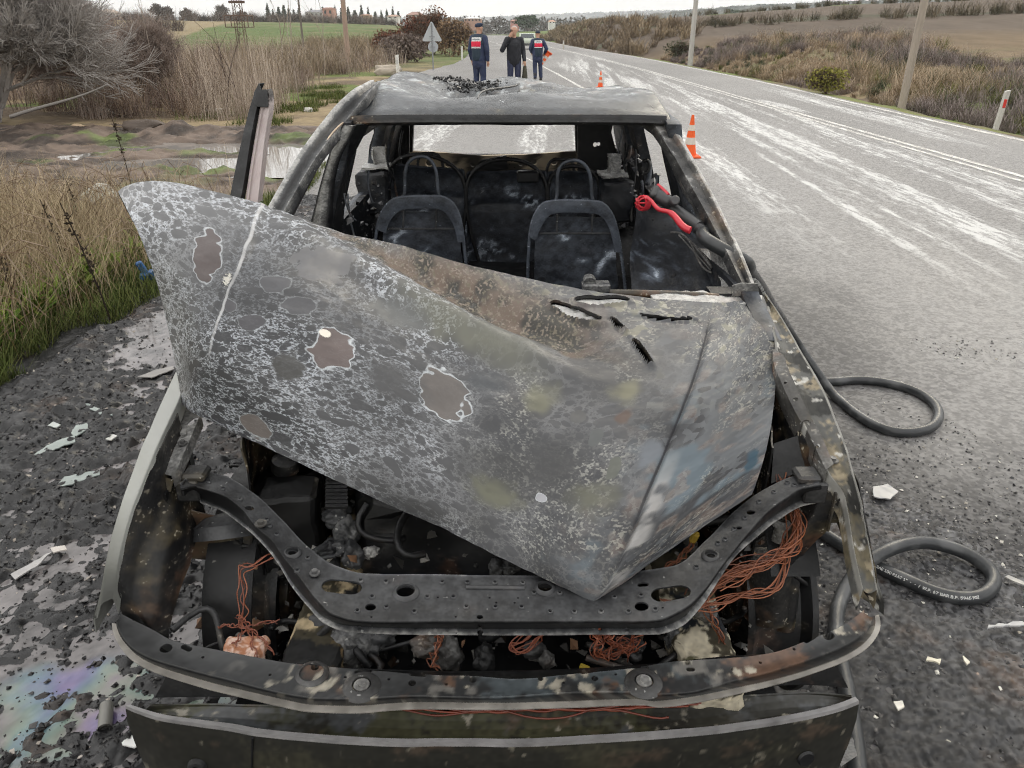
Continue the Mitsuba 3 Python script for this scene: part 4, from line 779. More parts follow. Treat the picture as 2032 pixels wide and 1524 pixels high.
def bonnet_colour(p, n, uv):
    u, v, x, y, disc, lace, fine, ah, bh, ch, wx, wy, spk = bonnet_fields(uv)
    big, md = fbm(x * 6 + 5, y * 6), fbm(x * 26, y * 26)
    c = mix((.055, .056, .060), (.125, .126, .132), smoothstep(.32, .68, big))
    c = mix(c, (.25, .25, .25), smoothstep(.15, .02, u) * .6)
    c = mix(c, (.055, .056, .060), disc * .7)
    ln = v - (.985 - (u - .22) * .52) + (md - .5) * .06
    right = dr.maximum(smoothstep(.70, .86, u + (md - .5) * .12), smoothstep(.06, .12, ln) * smoothstep(.22, .32, u))
    mid_ = smoothstep(.46, .6, u + (md - .5) * .1) * (1 - right)
    lc = mix((.45, .475, .51), (.30, .298, .275), dr.minimum(mid_ + right, 1))
    c = mix(c, lc, dr.maximum(lace * (1 - .6 * mid_) * (1 - .9 * right), fine * (.25 + .5 * mid_ + .1 * right)) * .82)
    # the resting side: flaking grey-blue scale with rust
    q = mix((.042, .043, .047), (.10, .106, .114), smoothstep(.35, .65, big + .35 * (bh - .5)))
    q = mix(q, (.10, .125, .145), smoothstep(.52, .66, fbm(x * 11 + 3, y * 11)) * smoothstep(.75, .45, v))
    q = mix(q, mix((.13, .085, .068), (.25, .22, .19), ch), smoothstep(.54, .72, fbm(x * 21, y * 21 + 6)) * .45)
    q = mix(q, (.105, .108, .115), smoothstep(.5, .85, v) * .5 * smoothstep(.3, .6, big + .2))
    q = mix(q, (.34, .32, .17), smoothstep(.80, .84, bh) * smoothstep(.6, .4, fbm(x * 30, y * 30)) * .22 * smoothstep(.5, .8, v))
    q = mix(q, (.40, .385, .33), fine * .45)
    c = mix(c, q, right)
    # rusty crust in the trough behind the fold, olive haze on the fold
    wd_ = .05 + .10 * smoothstep(.3, .5, u)
    tr = smoothstep(-.02, .02, ln) * smoothstep(1.5, .7, ln / wd_) * smoothstep(.20, .30, u) * smoothstep(.76, .62, u)
    crust = mix(mix((.016, .014, .010), (.095, .064, .046), smoothstep(.35, .65, md)), mix((.19, .15, .125), (.075, .068, .034), noise(x * 170, y * 150)), smoothstep(.50, .72, noise(x * 240, y * 200) * .6 + spk * .4))
    c = mix(c, crust, tr * .92)
    c = mix(c, (.145, .145, .115), smoothstep(.09, .0, dr.abs(ln + .09)) * smoothstep(.36, .46, u) * smoothstep(.66, .56, u) * .75)
    smoke = smoothstep(.50, .70, fbm(x * 3.1 + 21, y * 3.6 + 4)) * (.35 + .65 * smoothstep(.30, .55, u))
    c = mix(c, (.050, .050, .050), smoke * .62 * (1 - .55 * right))
    for (u0, v0, a, b, col, soft, rimw) in EL_:
        d = dr.sqrt(dr.square((u - u0) / a) + dr.square((v - v0) / b)) + (noise(x * 55, y * 55) - .5) * .42 + (md - .5) * .6
        if rimw: c = mix(c, (.55, .58, .60), smoothstep(.10, .02, dr.abs(d - 1.02)) * rimw * (.25 + .5 * md + .2 * spk))
        c = mix(c, mi.Color3f(col) * (.85 + .3 * md), smoothstep(1.0 + soft * .3, 1.0 - soft, d) * .94)
    c = mix(c, (.70, .66, .58), smoothstep(.9, .7, dr.sqrt(dr.square((u - .322) / .012) + dr.square((v - .575) / .022)) + .5 * md))
    c = mix(c, (.62, .62, .62), smoothstep(.0028, .0008, dr.abs(u - .181 + wx * .003)) * smoothstep(.3, .42, v) * (.2 + .5 * md))
    c = mix(c, (.56, .54, .48), smoothstep(.9, .6, dr.sqrt(dr.square((u - .172) / .010) + dr.square((v - .70) / .05)) + .6 * spk) * .8)
    c = mix(c, (.02, .02, .024), smoothstep(.0035, .001, dr.abs(u - .818 + wx * .002)) * smoothstep(.97, .85, v) * smoothstep(.2, .35, v) * .85)
    c = mix(c, (.36, .35, .34), smoothstep(.02, .004, dr.abs(u - .835)) * smoothstep(.5, .25, v) * smoothstep(.3, .6, md) * .7)
    return c
def bonnet_rough(p, n, uv):
    x, y = uv.x * 1.65, uv.y * .95
    return .30 + .22 * fbm(x * 30, y * 30) + .18 * smoothstep(.4, .65, fbm(x * 4.2 + 2, y * 4.2)) + .16 * smoothstep(.5, .75, uv.x)
scene['bonnet_scale'] = prin(proc(bonnet_colour), proc(bonnet_rough), .34)
CARP('bonnet', tm(P + bn * .001, f), bsdf='bonnet_scale', smooth=True, uv=uvb, label='mottled grey crumpled bonnet lifted at one rear corner')
CARP('bonnet_lining', tm(np.vstack([P, P - bn * .007]), np.vstack([f[:, ::-1] + N_, rim])), smooth=True, uv=(.22, .25))
for i, (u0, v0, du, dv, tn) in enumerate(((.671, .952, .036, .03, .95), (.645, .895, .042, .035, .97), (.745, .80, .03, .03, .15), (.70, .87, .03, .03, .1), (.76, .915, .04, .03, .3))):
    V2, U2 = np.meshgrid(np.linspace(v0 - dv, v0 + dv, 8), np.linspace(u0 - du, u0 + du, 8), indexing='ij')
    q = bonnet_pt(V2, U2); q[..., 2] -= .014 if tn > .5 else .05; m = shell(q, .004)
    CARP('bonnet_stiffener', m, uv=(tn, .12), smooth=True)
# --- radiator support: pressed steel with holes
def pick(pix, z): return np.array([at(a, b, zz) for (a, b), zz in zip(pix, z)])
def zx(pix, zc, ze, x0=980., w=640.): return [zc + (ze - zc) * min(1, abs(a - x0) / w) ** 2.2 for a, b in pix]
T_ = [(358, 962), (400, 932), (440, 942), (500, 975), (560, 1030), (610, 1082), (665, 1120), (720, 1135), (850, 1137), (1000, 1140), (1180, 1140), (1330, 1122), (1400, 1070), (1460, 1010), (1520, 967), (1575, 943), (1622, 940)]
F_ = [(360, 970), (391, 966), (434, 979), (480, 1010), (506, 1043), (539, 1072), (562, 1105), (581, 1128), (604, 1158), (627, 1187), (660, 1217), (709, 1230), (850, 1231), (1000, 1231), (1180, 1231), (1300, 1230), (1359, 1205), (1395, 1172), (1431, 1123), (1484, 1057), (1530, 1008), (1562, 985), (1595, 967), (1628, 962)]
L_ = [(362, 990), (381, 988), (421, 1000), (480, 1036), (526, 1079), (552, 1112), (578, 1154), (611, 1194), (644, 1226), (693, 1243), (850, 1248), (1000, 1249), (1180, 1249), (1300, 1248), (1340, 1236), (1379, 1202), (1408, 1162), (1457, 1093), (1497, 1057), (1543, 1021), (1592, 995), (1631, 988)]
def match(cols, n):
    """resample the columns so that they pair up at equal x of the first one"""
    base = spl(cols[0], n); out = [base]
    for c in cols[1:]:
        d = np.r_[0, np.cumsum(np.linalg.norm(np.diff(c, axis=0), axis=1))]; D = np.r_[0, np.cumsum(np.linalg.norm(np.diff(cols[0], axis=0), axis=1))]
        out.append(spl(c, n))
    return np.stack(out, 1)
def beam(T_, F_, L_, zc, ze, drop, droph, n=340, x0=980., w=640., back=.03, lipw=.010):
    a, b, c = pick(T_, zx(T_, zc, ze, x0, w)), pick(F_, zx(F_, zc, ze, x0, w)), pick(L_, [z - drop - (droph - drop) * min(1, abs(p[0] - x0) / w) for z, p in zip(zx(L_, zc, ze, x0, w), L_)])
    R_ = match([a, b, c], n); A, B, C_ = R_[:, 0], R_[:, 1], R_[:, 2]
    out = C_ - A; out[:, 2] = 0; out /= np.linalg.norm(out, axis=1, keepdims=True)
    prof = [A + [0, 0, -back], A + [0, 0, -.004] - out * .001, A + out * .003]
    for t in np.linspace(.08, .92, 9):
        q = A * (1 - t) + B * t; q[:, 2] -= .0035 * math.sin(math.pi * t); prof.append(q)
    prof += [B + [0, 0, .0], B + out * .003 + [0, 0, -.004], C_ * .85 + B * .15, C_ - out * .001, C_ + out * lipw + [0, 0, -.002]]
    return np.stack(prof, 1)
RS = beam(T_, F_, L_, .68, .77, .034, .058)
RS[..., 2] += .004 * (meshkit.fbm(RS * 5, 3, 8) - .5)
sup = mani(shell(RS[:, ::-1], .0035))
def near_z(px, py, Pn):
    d = (Pn - CAM) @ FWD; X_ = 1016 + FPX * Pn[..., 0] / d; Y_ = 762 - FPX * ((Pn - CAM) @ UPV) / d
    return Pn.reshape(-1, 3)[np.argmin(((X_ - px) ** 2 + (Y_ - py) ** 2).ravel())]
PXM = 1 / 1010.                                                              # metres per photograph pixel at this distance
def drill(solid, Pn, spec):
    cuts = []
    for s in spec:
        q = near_z(s[0], s[1], Pn)
        if len(s) == 3: cuts.append(m3.Manifold.cylinder(.09, s[2] * PXM, s[2] * PXM, 18, True).translate(q.tolist()))
        else: cuts.append(slot(q, (0, 0, 1), (math.cos(s[4]), math.sin(s[4]), 0), s[2] * PXM, s[3] * PXM * 1.25, .09))
    return solid - m3.Manifold.batch_boolean(cuts, m3.OpType.Add)
HO = [(807, 1178, 18), (735, 1205, 10), (1082, 1172, 15), (1272, 1207, 13), (950, 1222, 6), (494, 1008, 9), (1489, 1016, 9), (676, 1168, 76, 30, 0), (1333, 1177, 74, 32, .05), (1275, 1163, 22, 9, 0), (1467, 1049, 6), (1410, 1104, 8), (582, 1097, 8)]
HO += [(a, b, 3.6) for a, b in ((714, 1152), (768, 1152), (740, 1181), (849, 1181), (900, 1181), (820, 1211), (765, 1210), (710, 1209), (877, 1152), (928, 1152), (981, 1153), (1036, 1153), (926, 1206), (981, 1206), (1034, 1206), (1089, 1211), (1140, 1211), (1062, 1181), (1112, 1182), (1217, 1184), (1270, 1184), (1247, 1213), (1300, 1213), (1192, 1211),
    (415, 956), (444, 970), (477, 990), (548, 1062), (590, 1133), (613, 1108), (1562, 959), (1576, 964), (1535, 976), (1505, 998), (1477, 1030), (1456, 1050), (1441, 1071), (1425, 1081), (1382, 1128), (530, 1030), (535, 1042))]
HO += [(a, b, 2.2) for a, b in ((870, 1186), (1313, 1206), (738, 1222), (903, 1224), (973, 1188), (1028, 1190), (983, 1196), (1022, 1196))]
sup = drill(sup, RS, HO)
from scipy.spatial import cKDTree
def uvcols(G_, tones_, rusts, dev=.3, fr=14):
    tr = cKDTree(G_.reshape(-1, 3)); m = G_.shape[1]; T1, R1 = np.asarray(tones_, float), np.asarray(rusts, float)
    def fn(v):
        j = tr.query(v)[1] % m; n = meshkit.fbm(v * fr, 3, 5) - .5; g = meshkit.fbm(v * fr * 6, 2, 6) - .5
        return np.stack([np.clip(T1[j] + dev * n * 1.6 + dev * 1.4 * g, 0, 1), R1[j]], -1)
    return fn
BT = (.3, .5, .55) + (.30,) * 9 + (.33, .09, .07, .50, .74)
support = CARP('radiator_support', sup, smooth=40, uv=uvcols(RS, BT, (.05,) * 17, .22), label='dark pressed-steel radiator support full of round holes')
def ring_at(px, py, Pn, r, h=.004, wall=.25, key='hole_flange', parent=None, t=(.4, .1)):
    q = near_z(px, py, Pn) + [0, 0, .0015]
    CARP(key, lathe([(r * (1 - wall), -.002), (r * (1 - wall), h), (r, h * .6), (r * 1.12, -.002)], q, (0, 0, 1), 24), parent=parent, smooth=50, uv=t)
for h_ in HO:
    if len(h_) == 3 and 3 < h_[2] < 4: ring_at(h_[0], h_[1], RS, 5.2 * PXM, .0022, .3, 'hole_flange', support, (.52, .05))
for a, b, rr_ in ((807, 1178, 24), (582, 1097, 17), (1410, 1104, 17), (1082, 1172, 19)): ring_at(a, b, RS, rr_ * PXM, parent=support)
def bolt(px, py, Pn, parent, r=.0075, t=(.55, .6), lift=0):
    q = near_z(px, py, Pn) + [0, 0, .003 + lift]
    CARP('bolt', cat([cyl(q + [0, 0, .001], (0, 0, 1), r * 1.7, .003, 18), cyl(q + [0, 0, .005], (.05, .02, 1), r, .007, 6)]), parent=parent, smooth=25, uv=t)
bolt(518, 1040, RS, support); bolt(625, 1138, RS, support, .006, (.6, .2))
a, b = near_z(925, 1166, RS), near_z(1040, 1166, RS)
CARP('rib', tube([a + [0, .0, .0], (a + b) / 2, b], .0048, 8), parent=support, smooth=True, uv=(.42, .1))
for sgn, (px, py) in ((-1, (385, 950)), (1, (1606, 952))):
    q = near_z(px, py, RS)
    CARP('end_bracket', cat([box(q + [sgn * .0, .012, .004], (.052, .052, .020), bev=.006), box(q + [sgn * .012, -.018, -.022], (.05, .012, .05), bev=.004)]), parent=support, smooth=30, uv=(.34, .3))
# --- lower crossmember
T2 = [(239, 1216), (306, 1248), (350, 1272), (436, 1288), (515, 1303), (586, 1315), (645, 1319), (751, 1329), (846, 1337), (950, 1341), (1021, 1344), (1151, 1334), (1255, 1324), (1343, 1311), (1430, 1306), (1527, 1294), (1598, 1271), (1661, 1246), (1712, 1212)]
F2 = [(231, 1230), (259, 1280), (302, 1306), (357, 1323), (436, 1343), (515, 1365), (594, 1380), (633, 1384), (712, 1385), (830, 1382), (950, 1383), (1159, 1372), (1260, 1372), (1306, 1376), (1368, 1372), (1452, 1351), (1577, 1317), (1661, 1288), (1711, 1259), (1731, 1226)]
L2 = [(230, 1238), (243, 1266), (271, 1300), (318, 1325), (436, 1360), (554, 1388), (625, 1400), (712, 1402), (830, 1396), (950, 1396), (1117, 1393), (1268, 1388), (1297, 1393), (1368, 1385), (1494, 1359), (1619, 1326), (1703, 1288), (1737, 1246), (1737, 1222)]
LC = beam(T2, F2, L2, .50, .53, .026, .040, 420, 980., 750., .04, .012)
LC[..., 2] += .010 * (meshkit.fbm(LC * 6, 3, 9) - .5) * sstep(0, 1, np.abs(LC[..., 0]) * 0 + 1)
low = mani(shell(LC[:, ::-1], .0035))
HL = [(624, 1327, 8), (816, 1353, 8), (940, 1349, 7), (1073, 1347, 6), (1180, 1347, 7), (1364, 1317, 6), (722, 1333, 36, 7, .1), (828, 1338, 36, 7, -.1), (1168, 1333, 36, 7, .15), (1270, 1325, 34, 7, -.1), (369, 1284, 26, 9, -.4), (1607, 1270, 34, 9, .5), (1372, 1331, 18, 9, 0), (330, 1284, 26, 18, -.4), (1645, 1262, 26, 14, .5)]
HL += [(a, b, 3.2) for a, b in ((686, 1347), (771, 1345), (537, 1341), (403, 1304), (275, 1258), (887, 1359), (1117, 1356), (1222, 1338), (1452, 1329), (1575, 1289), (1510, 1314))]
_lc = uvcols(LC, (.3, .5, .6) + (.45,) * 9 + (.45, .10, .08, .55, .80), (.22,) * 17, .42, 9)
def lc_uv(v):
    q = _lc(v); k = sstep(.62, .25, np.abs(v[:, 0] - .05)); q[:, 0] += .10 * k * (v[:, 2] > .49); q[:, 1] += k * .75 * sstep(.40, .6, meshkit.fbm(v * 6 + 4, 3, 8)); return np.clip(q, 0, 1)
_s1 = scorch(31, (.035, .036, .037), [((.075, .088, .095), 9, .50, .12), ((.11, .065, .044), 8, .56, .12), ((.15, .143, .132), 20, .58, .14), ((.36, .33, .27), 34, .64, .08)])
def low_col(v):
    c = _s1(v); k = sstep(-.66, -.30, v[:, 0])[:, None]; d = np.array([.035, .036, .037]) * (.6 + .8 * meshkit.fbm(v * 60, 2, 4))[:, None]; c = d * (1 - k) + c * k
    j = cKDTree(LC.reshape(-1, 3)).query(v)[1] % LC.shape[1]; face = ((j == 13) | (j == 14))[:, None]; lip = ((j >= 15))[:, None]
    return np.where(face, c * .35, np.where(lip, np.array([.29, .272, .245]) * (.35 + 1.1 * meshkit.fbm(v * 40, 3, 5))[:, None], c))
lower = CARP('lower_crossmember', drill(low, LC, HL), bsdf='glossy', smooth=40, color=low_col, label='curved scorched crossmember with rust and bluish scale')
for a, b in ((720, 1365), (1276, 1355)):
    ring_at(a, b, LC, .034, .008, .45, 'bolt_boss', lower, (.5, .3)); bolt(a, b, LC, lower, .009, (.8, .4), .003)
ring_at(617, 1340, LC, .030, .005, .2, 'bolt_boss', lower, (.45, .3))
# --- bumper beam at the bottom
RIM = [(251, 1406), (318, 1430), (452, 1449), (515, 1462), (672, 1476), (830, 1481), (987, 1481), (1201, 1472), (1410, 1455), (1577, 1430), (1660, 1411), (1703, 1395)]
BK = [(300, 1398), (400, 1396), (500, 1398), (700, 1406), (900, 1412), (1100, 1408), (1300, 1396), (1500, 1376), (1600, 1372), (1690, 1378)]
R_ = match([pick(BK, [.405] * len(BK)), pick(RIM, [.40] * len(RIM))], 400); A, B = R_[:, 0], R_[:, 1]
out = B - A; out[:, 2] = 0; out /= np.linalg.norm(out, axis=1, keepdims=True); xe = np.abs(B[:, :1]) / .75
prof = [A + [0, 0, -.06], A] + [A * (1 - t) + B * t - [0, 0, .014 * math.sin(math.pi * t)] for t in (.2, .4, .6, .8)] + [B - out * .012 + [0, 0, .0], B - out * .010 + [0, 0, .010], B + [0, 0, .009], B + out * .002 + [0, 0, 0], B + out * .006 + [0, 0, -.04], B + out * .004 + [0, 0, -.11], B - out * .004 + [0, 0, -.2], B - out * .03 + [0, 0, -.24]]
BB = np.stack(prof, 1); BB[:, :, 2] += .012 * (meshkit.fbm(BB * 5, 3, 10) - .5)
_bb = uvcols(BB, (.2, .2, .34, .36, .36, .34, .46, .60, .68, .42, .24, .22, .2, .1), (.2, .3, .55, .6, .6, .5, .3, .2, .2, .3, .5, .5, .4, .2), .34, 9)
_s2 = scorch(41, (.030, .029, .024), [((.05, .05, .028), 5, .50, .12), ((.085, .052, .034), 7, .52, .2), ((.062, .065, .068), 13, .55, .16), ((.24, .22, .18), 34, .66, .08)])
_s3 = scorch(51, (.018, .0175, .014), [((.034, .032, .021), 6, .46, .25), ((.048, .035, .025), 14, .58, .2), ((.11, .10, .08), 45, .70, .08)])
BBD = densify(BB, 6)
def bump_col(v):
    j = cKDTree(BBD.reshape(-1, 3)).query(v)[1] % BBD.shape[1] // 6; rim_ = ((j >= 6) & (j <= 8))[:, None]; face = (j > 8)[:, None]
    return np.where(rim_, np.array([.20, .195, .195]) * (.45 + .95 * meshkit.fbm(v * 40, 3, 5))[:, None], np.where(face, _s3(v), _s2(v)))
bumper = CARP('bumper_beam', shell(BBD[:, ::-1], .004), bsdf='glossy', smooth=40, color=bump_col, label='broad scorched bumper beam with an upturned pale rim')
p = near_z(396, 1503, BB); CARP('grommet', lathe([(.006, -.002), (.008, .008), (.017, .008), (.020, -.002)], p + [0, -.006, 0], (0, -1, .1), 24), parent=bumper, smooth=50, uv=(.22, .3))
p = near_z(1596, 1490, BB); CARP('grommet', lathe([(0, .001), (.016, .003), (.019, -.002)], p + [0, -.006, 0], (.2, -1, .1), 20), parent=bumper, smooth=50, uv=(.0, .0))
a = near_z(500, 1470, BB); b = near_z(503, 1523, BB); CARP('seam', tube([a + [0, -.004, 0], b + [0, -.004, 0]], .0022, 6), parent=bumper, uv=(0, 0))
q = [aty(1660, 1480, 1.16), aty(1690, 1462, 1.15), aty(1700, 1500, 1.15), aty(1668, 1520, 1.16)]
CARP('torn_skin', shell(jitter(gridmesh(np.stack([np.linspace(q[0], q[3], 6), np.linspace(q[1], q[2], 6)], 1)), .006, 30).vertices.reshape(6, 2, 3), .002), uv=(.85, .3))
CARP('backing_panel', shell(np.stack([ribs([pick(BK, [.40] * len(BK)) + [0, .02, 0], pick(BK, [.47] * len(BK)) + [0, .10, 0]], 40)], 0)[0][:, ::-1], .004), uv=tone(.12, .3, .2))
# --- front wings
def mirror(m): m = m.copy(); m.vertices[:, 0] *= -1; m.invert(); return m
o = [(349, 738), (330, 778), (310, 822), (290, 868), (265, 932), (240, 1003), (221, 1070), (209, 1135), (205, 1196)]; zo = [.885, .87, .855, .84, .80, .75, .69, .63, .56]
i_ = [(366, 758), (351, 800), (332, 840), (311, 885), (286, 945), (260, 1010), (241, 1075), (229, 1135), (222, 1188)]; zi = [.89, .875, .86, .845, .805, .755, .695, .635, .565]
O, I = spl(pick(o, zo), 50), spl(pick(i_, zi), 50)
side = O - I; side[:, 2] = 0; side /= np.linalg.norm(side, axis=1, keepdims=True)
lowz = np.maximum(O[:, 2] - .34, .22)
arch = np.interp(np.linspace(0, 1, 50), [0, .25, .45, .7, .85, 1], [.30, .62, .66, .60, .52, .49])
LOWP = O + side * .03; LOWP[:, 2] = np.minimum(arch, O[:, 2] - .06)
M1 = O + side * .018; M1[:, 2] -= .035
M2 = O * .5 + LOWP * .5 + side * .012
IN = I - side * .002; IN2 = I - side * .004; IN2[:, 2] -= .045
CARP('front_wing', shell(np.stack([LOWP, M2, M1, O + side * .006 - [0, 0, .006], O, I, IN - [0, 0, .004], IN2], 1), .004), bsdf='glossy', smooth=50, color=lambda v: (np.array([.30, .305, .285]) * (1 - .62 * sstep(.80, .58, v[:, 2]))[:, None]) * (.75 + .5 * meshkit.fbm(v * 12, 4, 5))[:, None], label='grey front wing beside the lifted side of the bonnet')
k_ = np.arange(50)[:, None] / 49.0; LN = np.stack([IN2 + [0, 0, .03], IN2 - side * .012 - [0, 0, .05], IN2 - side * (.03 + .03 * k_) - [0, 0, .13], IN2 - side * (.05 + .03 * k_) - [0, 0, .22]], 1)[8:]; LN = densify(LN, 5); LN += .014 * (np.stack([meshkit.fbm(LN * 12 + 9 * i, 3, 3) for i in range(3)], -1) - .5)
CARP('wing_lining', shell(LN, .003), smooth=50, uv=tone(.14, .5, .25, 9))
rail = [[(352, 792), (334, 850), (312, 905), (302, 934)], [(398, 822), (374, 878), (352, 930), (340, 944)]]
rp = ribs([pick(rail[0], [.83, .81, .79, .78]), pick(rail[1], [.83, .81, .79, .78])], 24); mid = np.linspace(0, 1, 7)[None, :, None]
rp = rp[:, :1] * (1 - mid) + rp[:, 1:] * mid
edge = rp[:, -1:] + [0.002, 0, -.03]; rp = np.concatenate([rp, edge], 1)
rl = mani(shell(rp[:, ::-1] if False else rp, .003))
RPn = rp
rl2 = drill(rl, RPn, [(378, 836, 30, 14, 1.1), (318, 905, 5)])
rk = CARP('wing_rail', rl2, smooth=40, uv=(.62, .25))
bolt(361, 882, RPn, rk, .006, (.5, .3)); CARP('stiffener', slot(near_z(366, 860, RPn) + [0, 0, .001], (0, 0, 1), (-.3, .95, 0), .045, .014, .006), parent=rk, uv=(.55, .3))
q0, q1, q2, q3 = at(308, 940, .77), at(345, 952, .77), at(340, 975, .74), at(300, 972, .74)
CARP('wing_bracket', shell(np.stack([np.linspace(q0, q3, 6), np.linspace(q1, q2, 6)], 1)[:, ::-1], .003), uv=(.62, .85))
CARP('wing_bracket', cat([box(at(322, 1000, .71), (.035, .02, .07), bev=.004), box(at(345, 1000, .70), (.004, .06, .09))]), uv=(.03, .3))
# right wing
o = [(1519, 582), (1558, 641), (1594, 703), (1634, 772), (1660, 835), (1680, 887), (1693, 936), (1709, 1000), (1725, 1080), (1740, 1170)]; zo = [.94, .92, .90, .87, .84, .82, .79, .74, .66, .56]
i_ = [(1523, 608), (1538, 668), (1550, 730), (1570, 785), (1590, 832), (1612, 876), (1642, 935), (1676, 985), (1690, 1070), (1712, 1168)]; zi = [.93, .91, .885, .86, .835, .81, .785, .735, .66, .565]
O, I = spl(pick(o, zo), 160), spl(pick(i_, zi), 160)
side = O - I; side[:, 2] = 0; side /= np.linalg.norm(side, axis=1, keepdims=True)
LOWP = O + side * .03; LOWP[:, 2] = np.minimum(np.interp(np.linspace(0, 1, 160), [0, .25, .45, .7, .85, 1], [.30, .62, .66, .60, .52, .49]), O[:, 2] - .06)
M1 = O + side * .015; M1[:, 2] -= .035
mids = [O * (1 - t) + I * t - [0, 0, .012 * math.sin(math.pi * t)] for t in (.12, .35, .6, .85)]
IN2 = I - side * .003; IN2[:, 2] -= .06
WG = np.stack([LOWP, O * .5 + LOWP * .5 + side * .01, M1, O] + mids + [I, IN2], 1)[::-1]
WG[..., 2] += .006 * (meshkit.fbm(WG * 9, 3, 12) - .5)
_w = scorch(71, (.10, .10, .095), [((.13, .112, .075), 9, .46, .14), ((.25, .21, .145), 26, .54, .10), ((.03, .03, .028), 12, .56, .06), ((.42, .41, .38), 40, .66, .06)])
WGD = densify(WG, 6)
def wing_col(v):
    j = cKDTree(WGD.reshape(-1, 3)).query(v)[1] % WGD.shape[1]; e = ((np.abs(j - 18) < 3) | (np.abs(j - 48) < 3))[:, None]
    return np.where(e, np.array([.27, .265, .245]) * (.5 + .9 * meshkit.fbm(v * 40, 3, 5))[:, None], _w(v))
wing = CARP('front_wing', shell(WGD, .004), bsdf='painted', smooth=50, color=wing_col, label='scorched ochre and grey front wing beside the hose')
k_ = np.arange(160)[:, None] / 159.0; LN = np.stack([IN2 + [0, 0, .04], IN2 - side * .012 - [0, 0, .05], IN2 - side * (.03 + .02 * k_) - [0, 0, .13], IN2 - side * (.05 + .02 * k_) - [0, 0, .22]], 1)[40:125]; LN = densify(LN, 5); LN += .014 * (np.stack([meshkit.fbm(LN * 12 + 9 * i, 3, 3) for i in range(3)], -1) - .5)
CARP('wing_lining', shell(LN[::-1], .003), smooth=50, uv=tone(.12, .8, .25, 9))
# torn front tip of that wing, curled inwards
t0 = [(1662, 948), (1690, 1000), (1676, 1060), (1688, 1115), (1708, 1165)]; t1 = [(1693, 936), (1712, 1010), (1728, 1090), (1740, 1160), (1734, 1210)]
tp = ribs([pick(t0, [.73, .68, .63, .58, .54]), pick(t1, [.78, .73, .65, .57, .52])], 26); mm = np.linspace(0, 1, 6)[None, :, None]
tp = tp[:, :1] * (1 - mm) + tp[:, 1:] * mm; tp += .012 * (np.stack([meshkit.fbm(tp * 22 + k * 9, 3, 3) for k in range(3)], -1) - .5)
CARP('wing_tip', shell(tp, .003), smooth=50, uv=lambda v: np.stack([.25 + .5 * (meshkit.fbm(v * 9, 3, 5) - .5), .8 + 0 * v[:, 0]], -1))
for (px, py) in ((1567, 762), (1654, 916)): bolt(px, py, np.concatenate([WG], 0), wing, .008, (.5, .3))
q = [at(1641, 945, .76), at(1672, 948, .76), at(1676, 985, .72), at(1645, 982, .72)]
CARP('wing_bracket', cat([shell(np.stack([np.linspace(q[0], q[3], 5), np.linspace(q[1], q[2], 5)], 1)[:, ::-1], .003), box(at(1662, 1010, .68), (.05, .03, .06), bev=.004), box(at(1640, 1000, .69), (.004, .07, .1))]), uv=(.45, .7))
rw = [[(1535, 700), (1545, 752), (1562, 790), (1583, 832), (1608, 872), (1640, 940)], [(1556, 715), (1568, 752), (1585, 790), (1605, 832), (1628, 872), (1652, 930)]]
rp = ribs([pick(rw[0], [.885, .87, .85, .83, .81, .785]), pick(rw[1], [.89, .875, .855, .835, .815, .79])], 40); mm = np.linspace(0, 1, 6)[None, :, None]
rp = rp[:, :1] * (1 - mm) + rp[:, 1:] * mm; rp[..., 2] += .010; rp = np.concatenate([rp[:, :1] + [-.001, 0, -.05], rp], 1)
CARP('wing_rail', drill(mani(shell(rp[::-1], .003)), rp, [(1578, 792, 6), (1596, 845, 24, 16, 1.1), (1612, 890, 4), (1560, 764, 4)]), smooth=40, uv=(.50, .55))
# --- body sides: openings cut through a pressed panel
from shapely.geometry import Polygon, Point
from shapely.ops import unary_union
def xs(z): return .735 - .125 * sstep(.88, 1.42, z) - .02 * sstep(.6, .25, z)
def side_panel(door_open):
    outer = Polygon([(1.86, .24), (4.72, .26), (4.78, .6), (4.70, .95), (4.56, 1.12), (4.22, 1.37), (3.7, 1.385), (2.84, 1.355), (2.72, 1.31), (2.4, 1.14), (2.06, .95), (1.86, .90)])
    win1 = Polygon([(2.12, .96), (2.86, .94), (2.84, 1.24), (2.82, 1.36), (2.70, 1.42), (2.0, 1.06)])
    if door_open: win1 = Polygon([(2.0, .36), (2.72, .36), (2.86, .95), (2.85, 1.255), (2.83, 1.36), (2.70, 1.42), (2.0, 1.06), (1.98, .8)])
    win2 = Polygon([(3.06, .95), (3.78, .95), (3.72, 1.27), (3.04, 1.265)]).buffer(-.015).buffer(.015)
    arch_ = Point(4.12, .30).buffer(.32)
    slit = Polygon([(3.96, .99), (4.10, 1.0), (4.02, 1.22), (3.93, 1.2)]).buffer(.02)
    pg = outer.difference(unary_union([win1, win2, arch_, slit])).buffer(0)
    pg = pg.segmentize(.04)
    m = trimesh.creation.extrude_polygon(pg, .05, engine='earcut'); m = m.subdivide_to_size(.09)
    v = np.asarray(m.vertices); y, z, t = v[:, 0].copy(), v[:, 1].copy(), v[:, 2].copy()
    x = xs(z) - t - .012 * (meshkit.fbm(np.stack([y * 3, z * 3, t * 0], -1), 3, 4) - .5)
    x += .03 * sstep(3.2, 4.7, y) * -1.0
    m.vertices = np.stack([x, y, z], -1)
    if m.volume < 0: m.invert()
    return m
mR, mL = side_panel(False), mirror(side_panel(True))
mL.vertices[:, 0] -= .015; mR.vertices[:, 0] -= .008
su = lambda v: np.stack([.12 + .10 * (meshkit.fbm(v * 5, 3, 5) - .5) + .35 * (np.abs(v[:, 0]) > xs(v[:, 2]) - .012), .20 + 0 * v[:, 0]], -1)
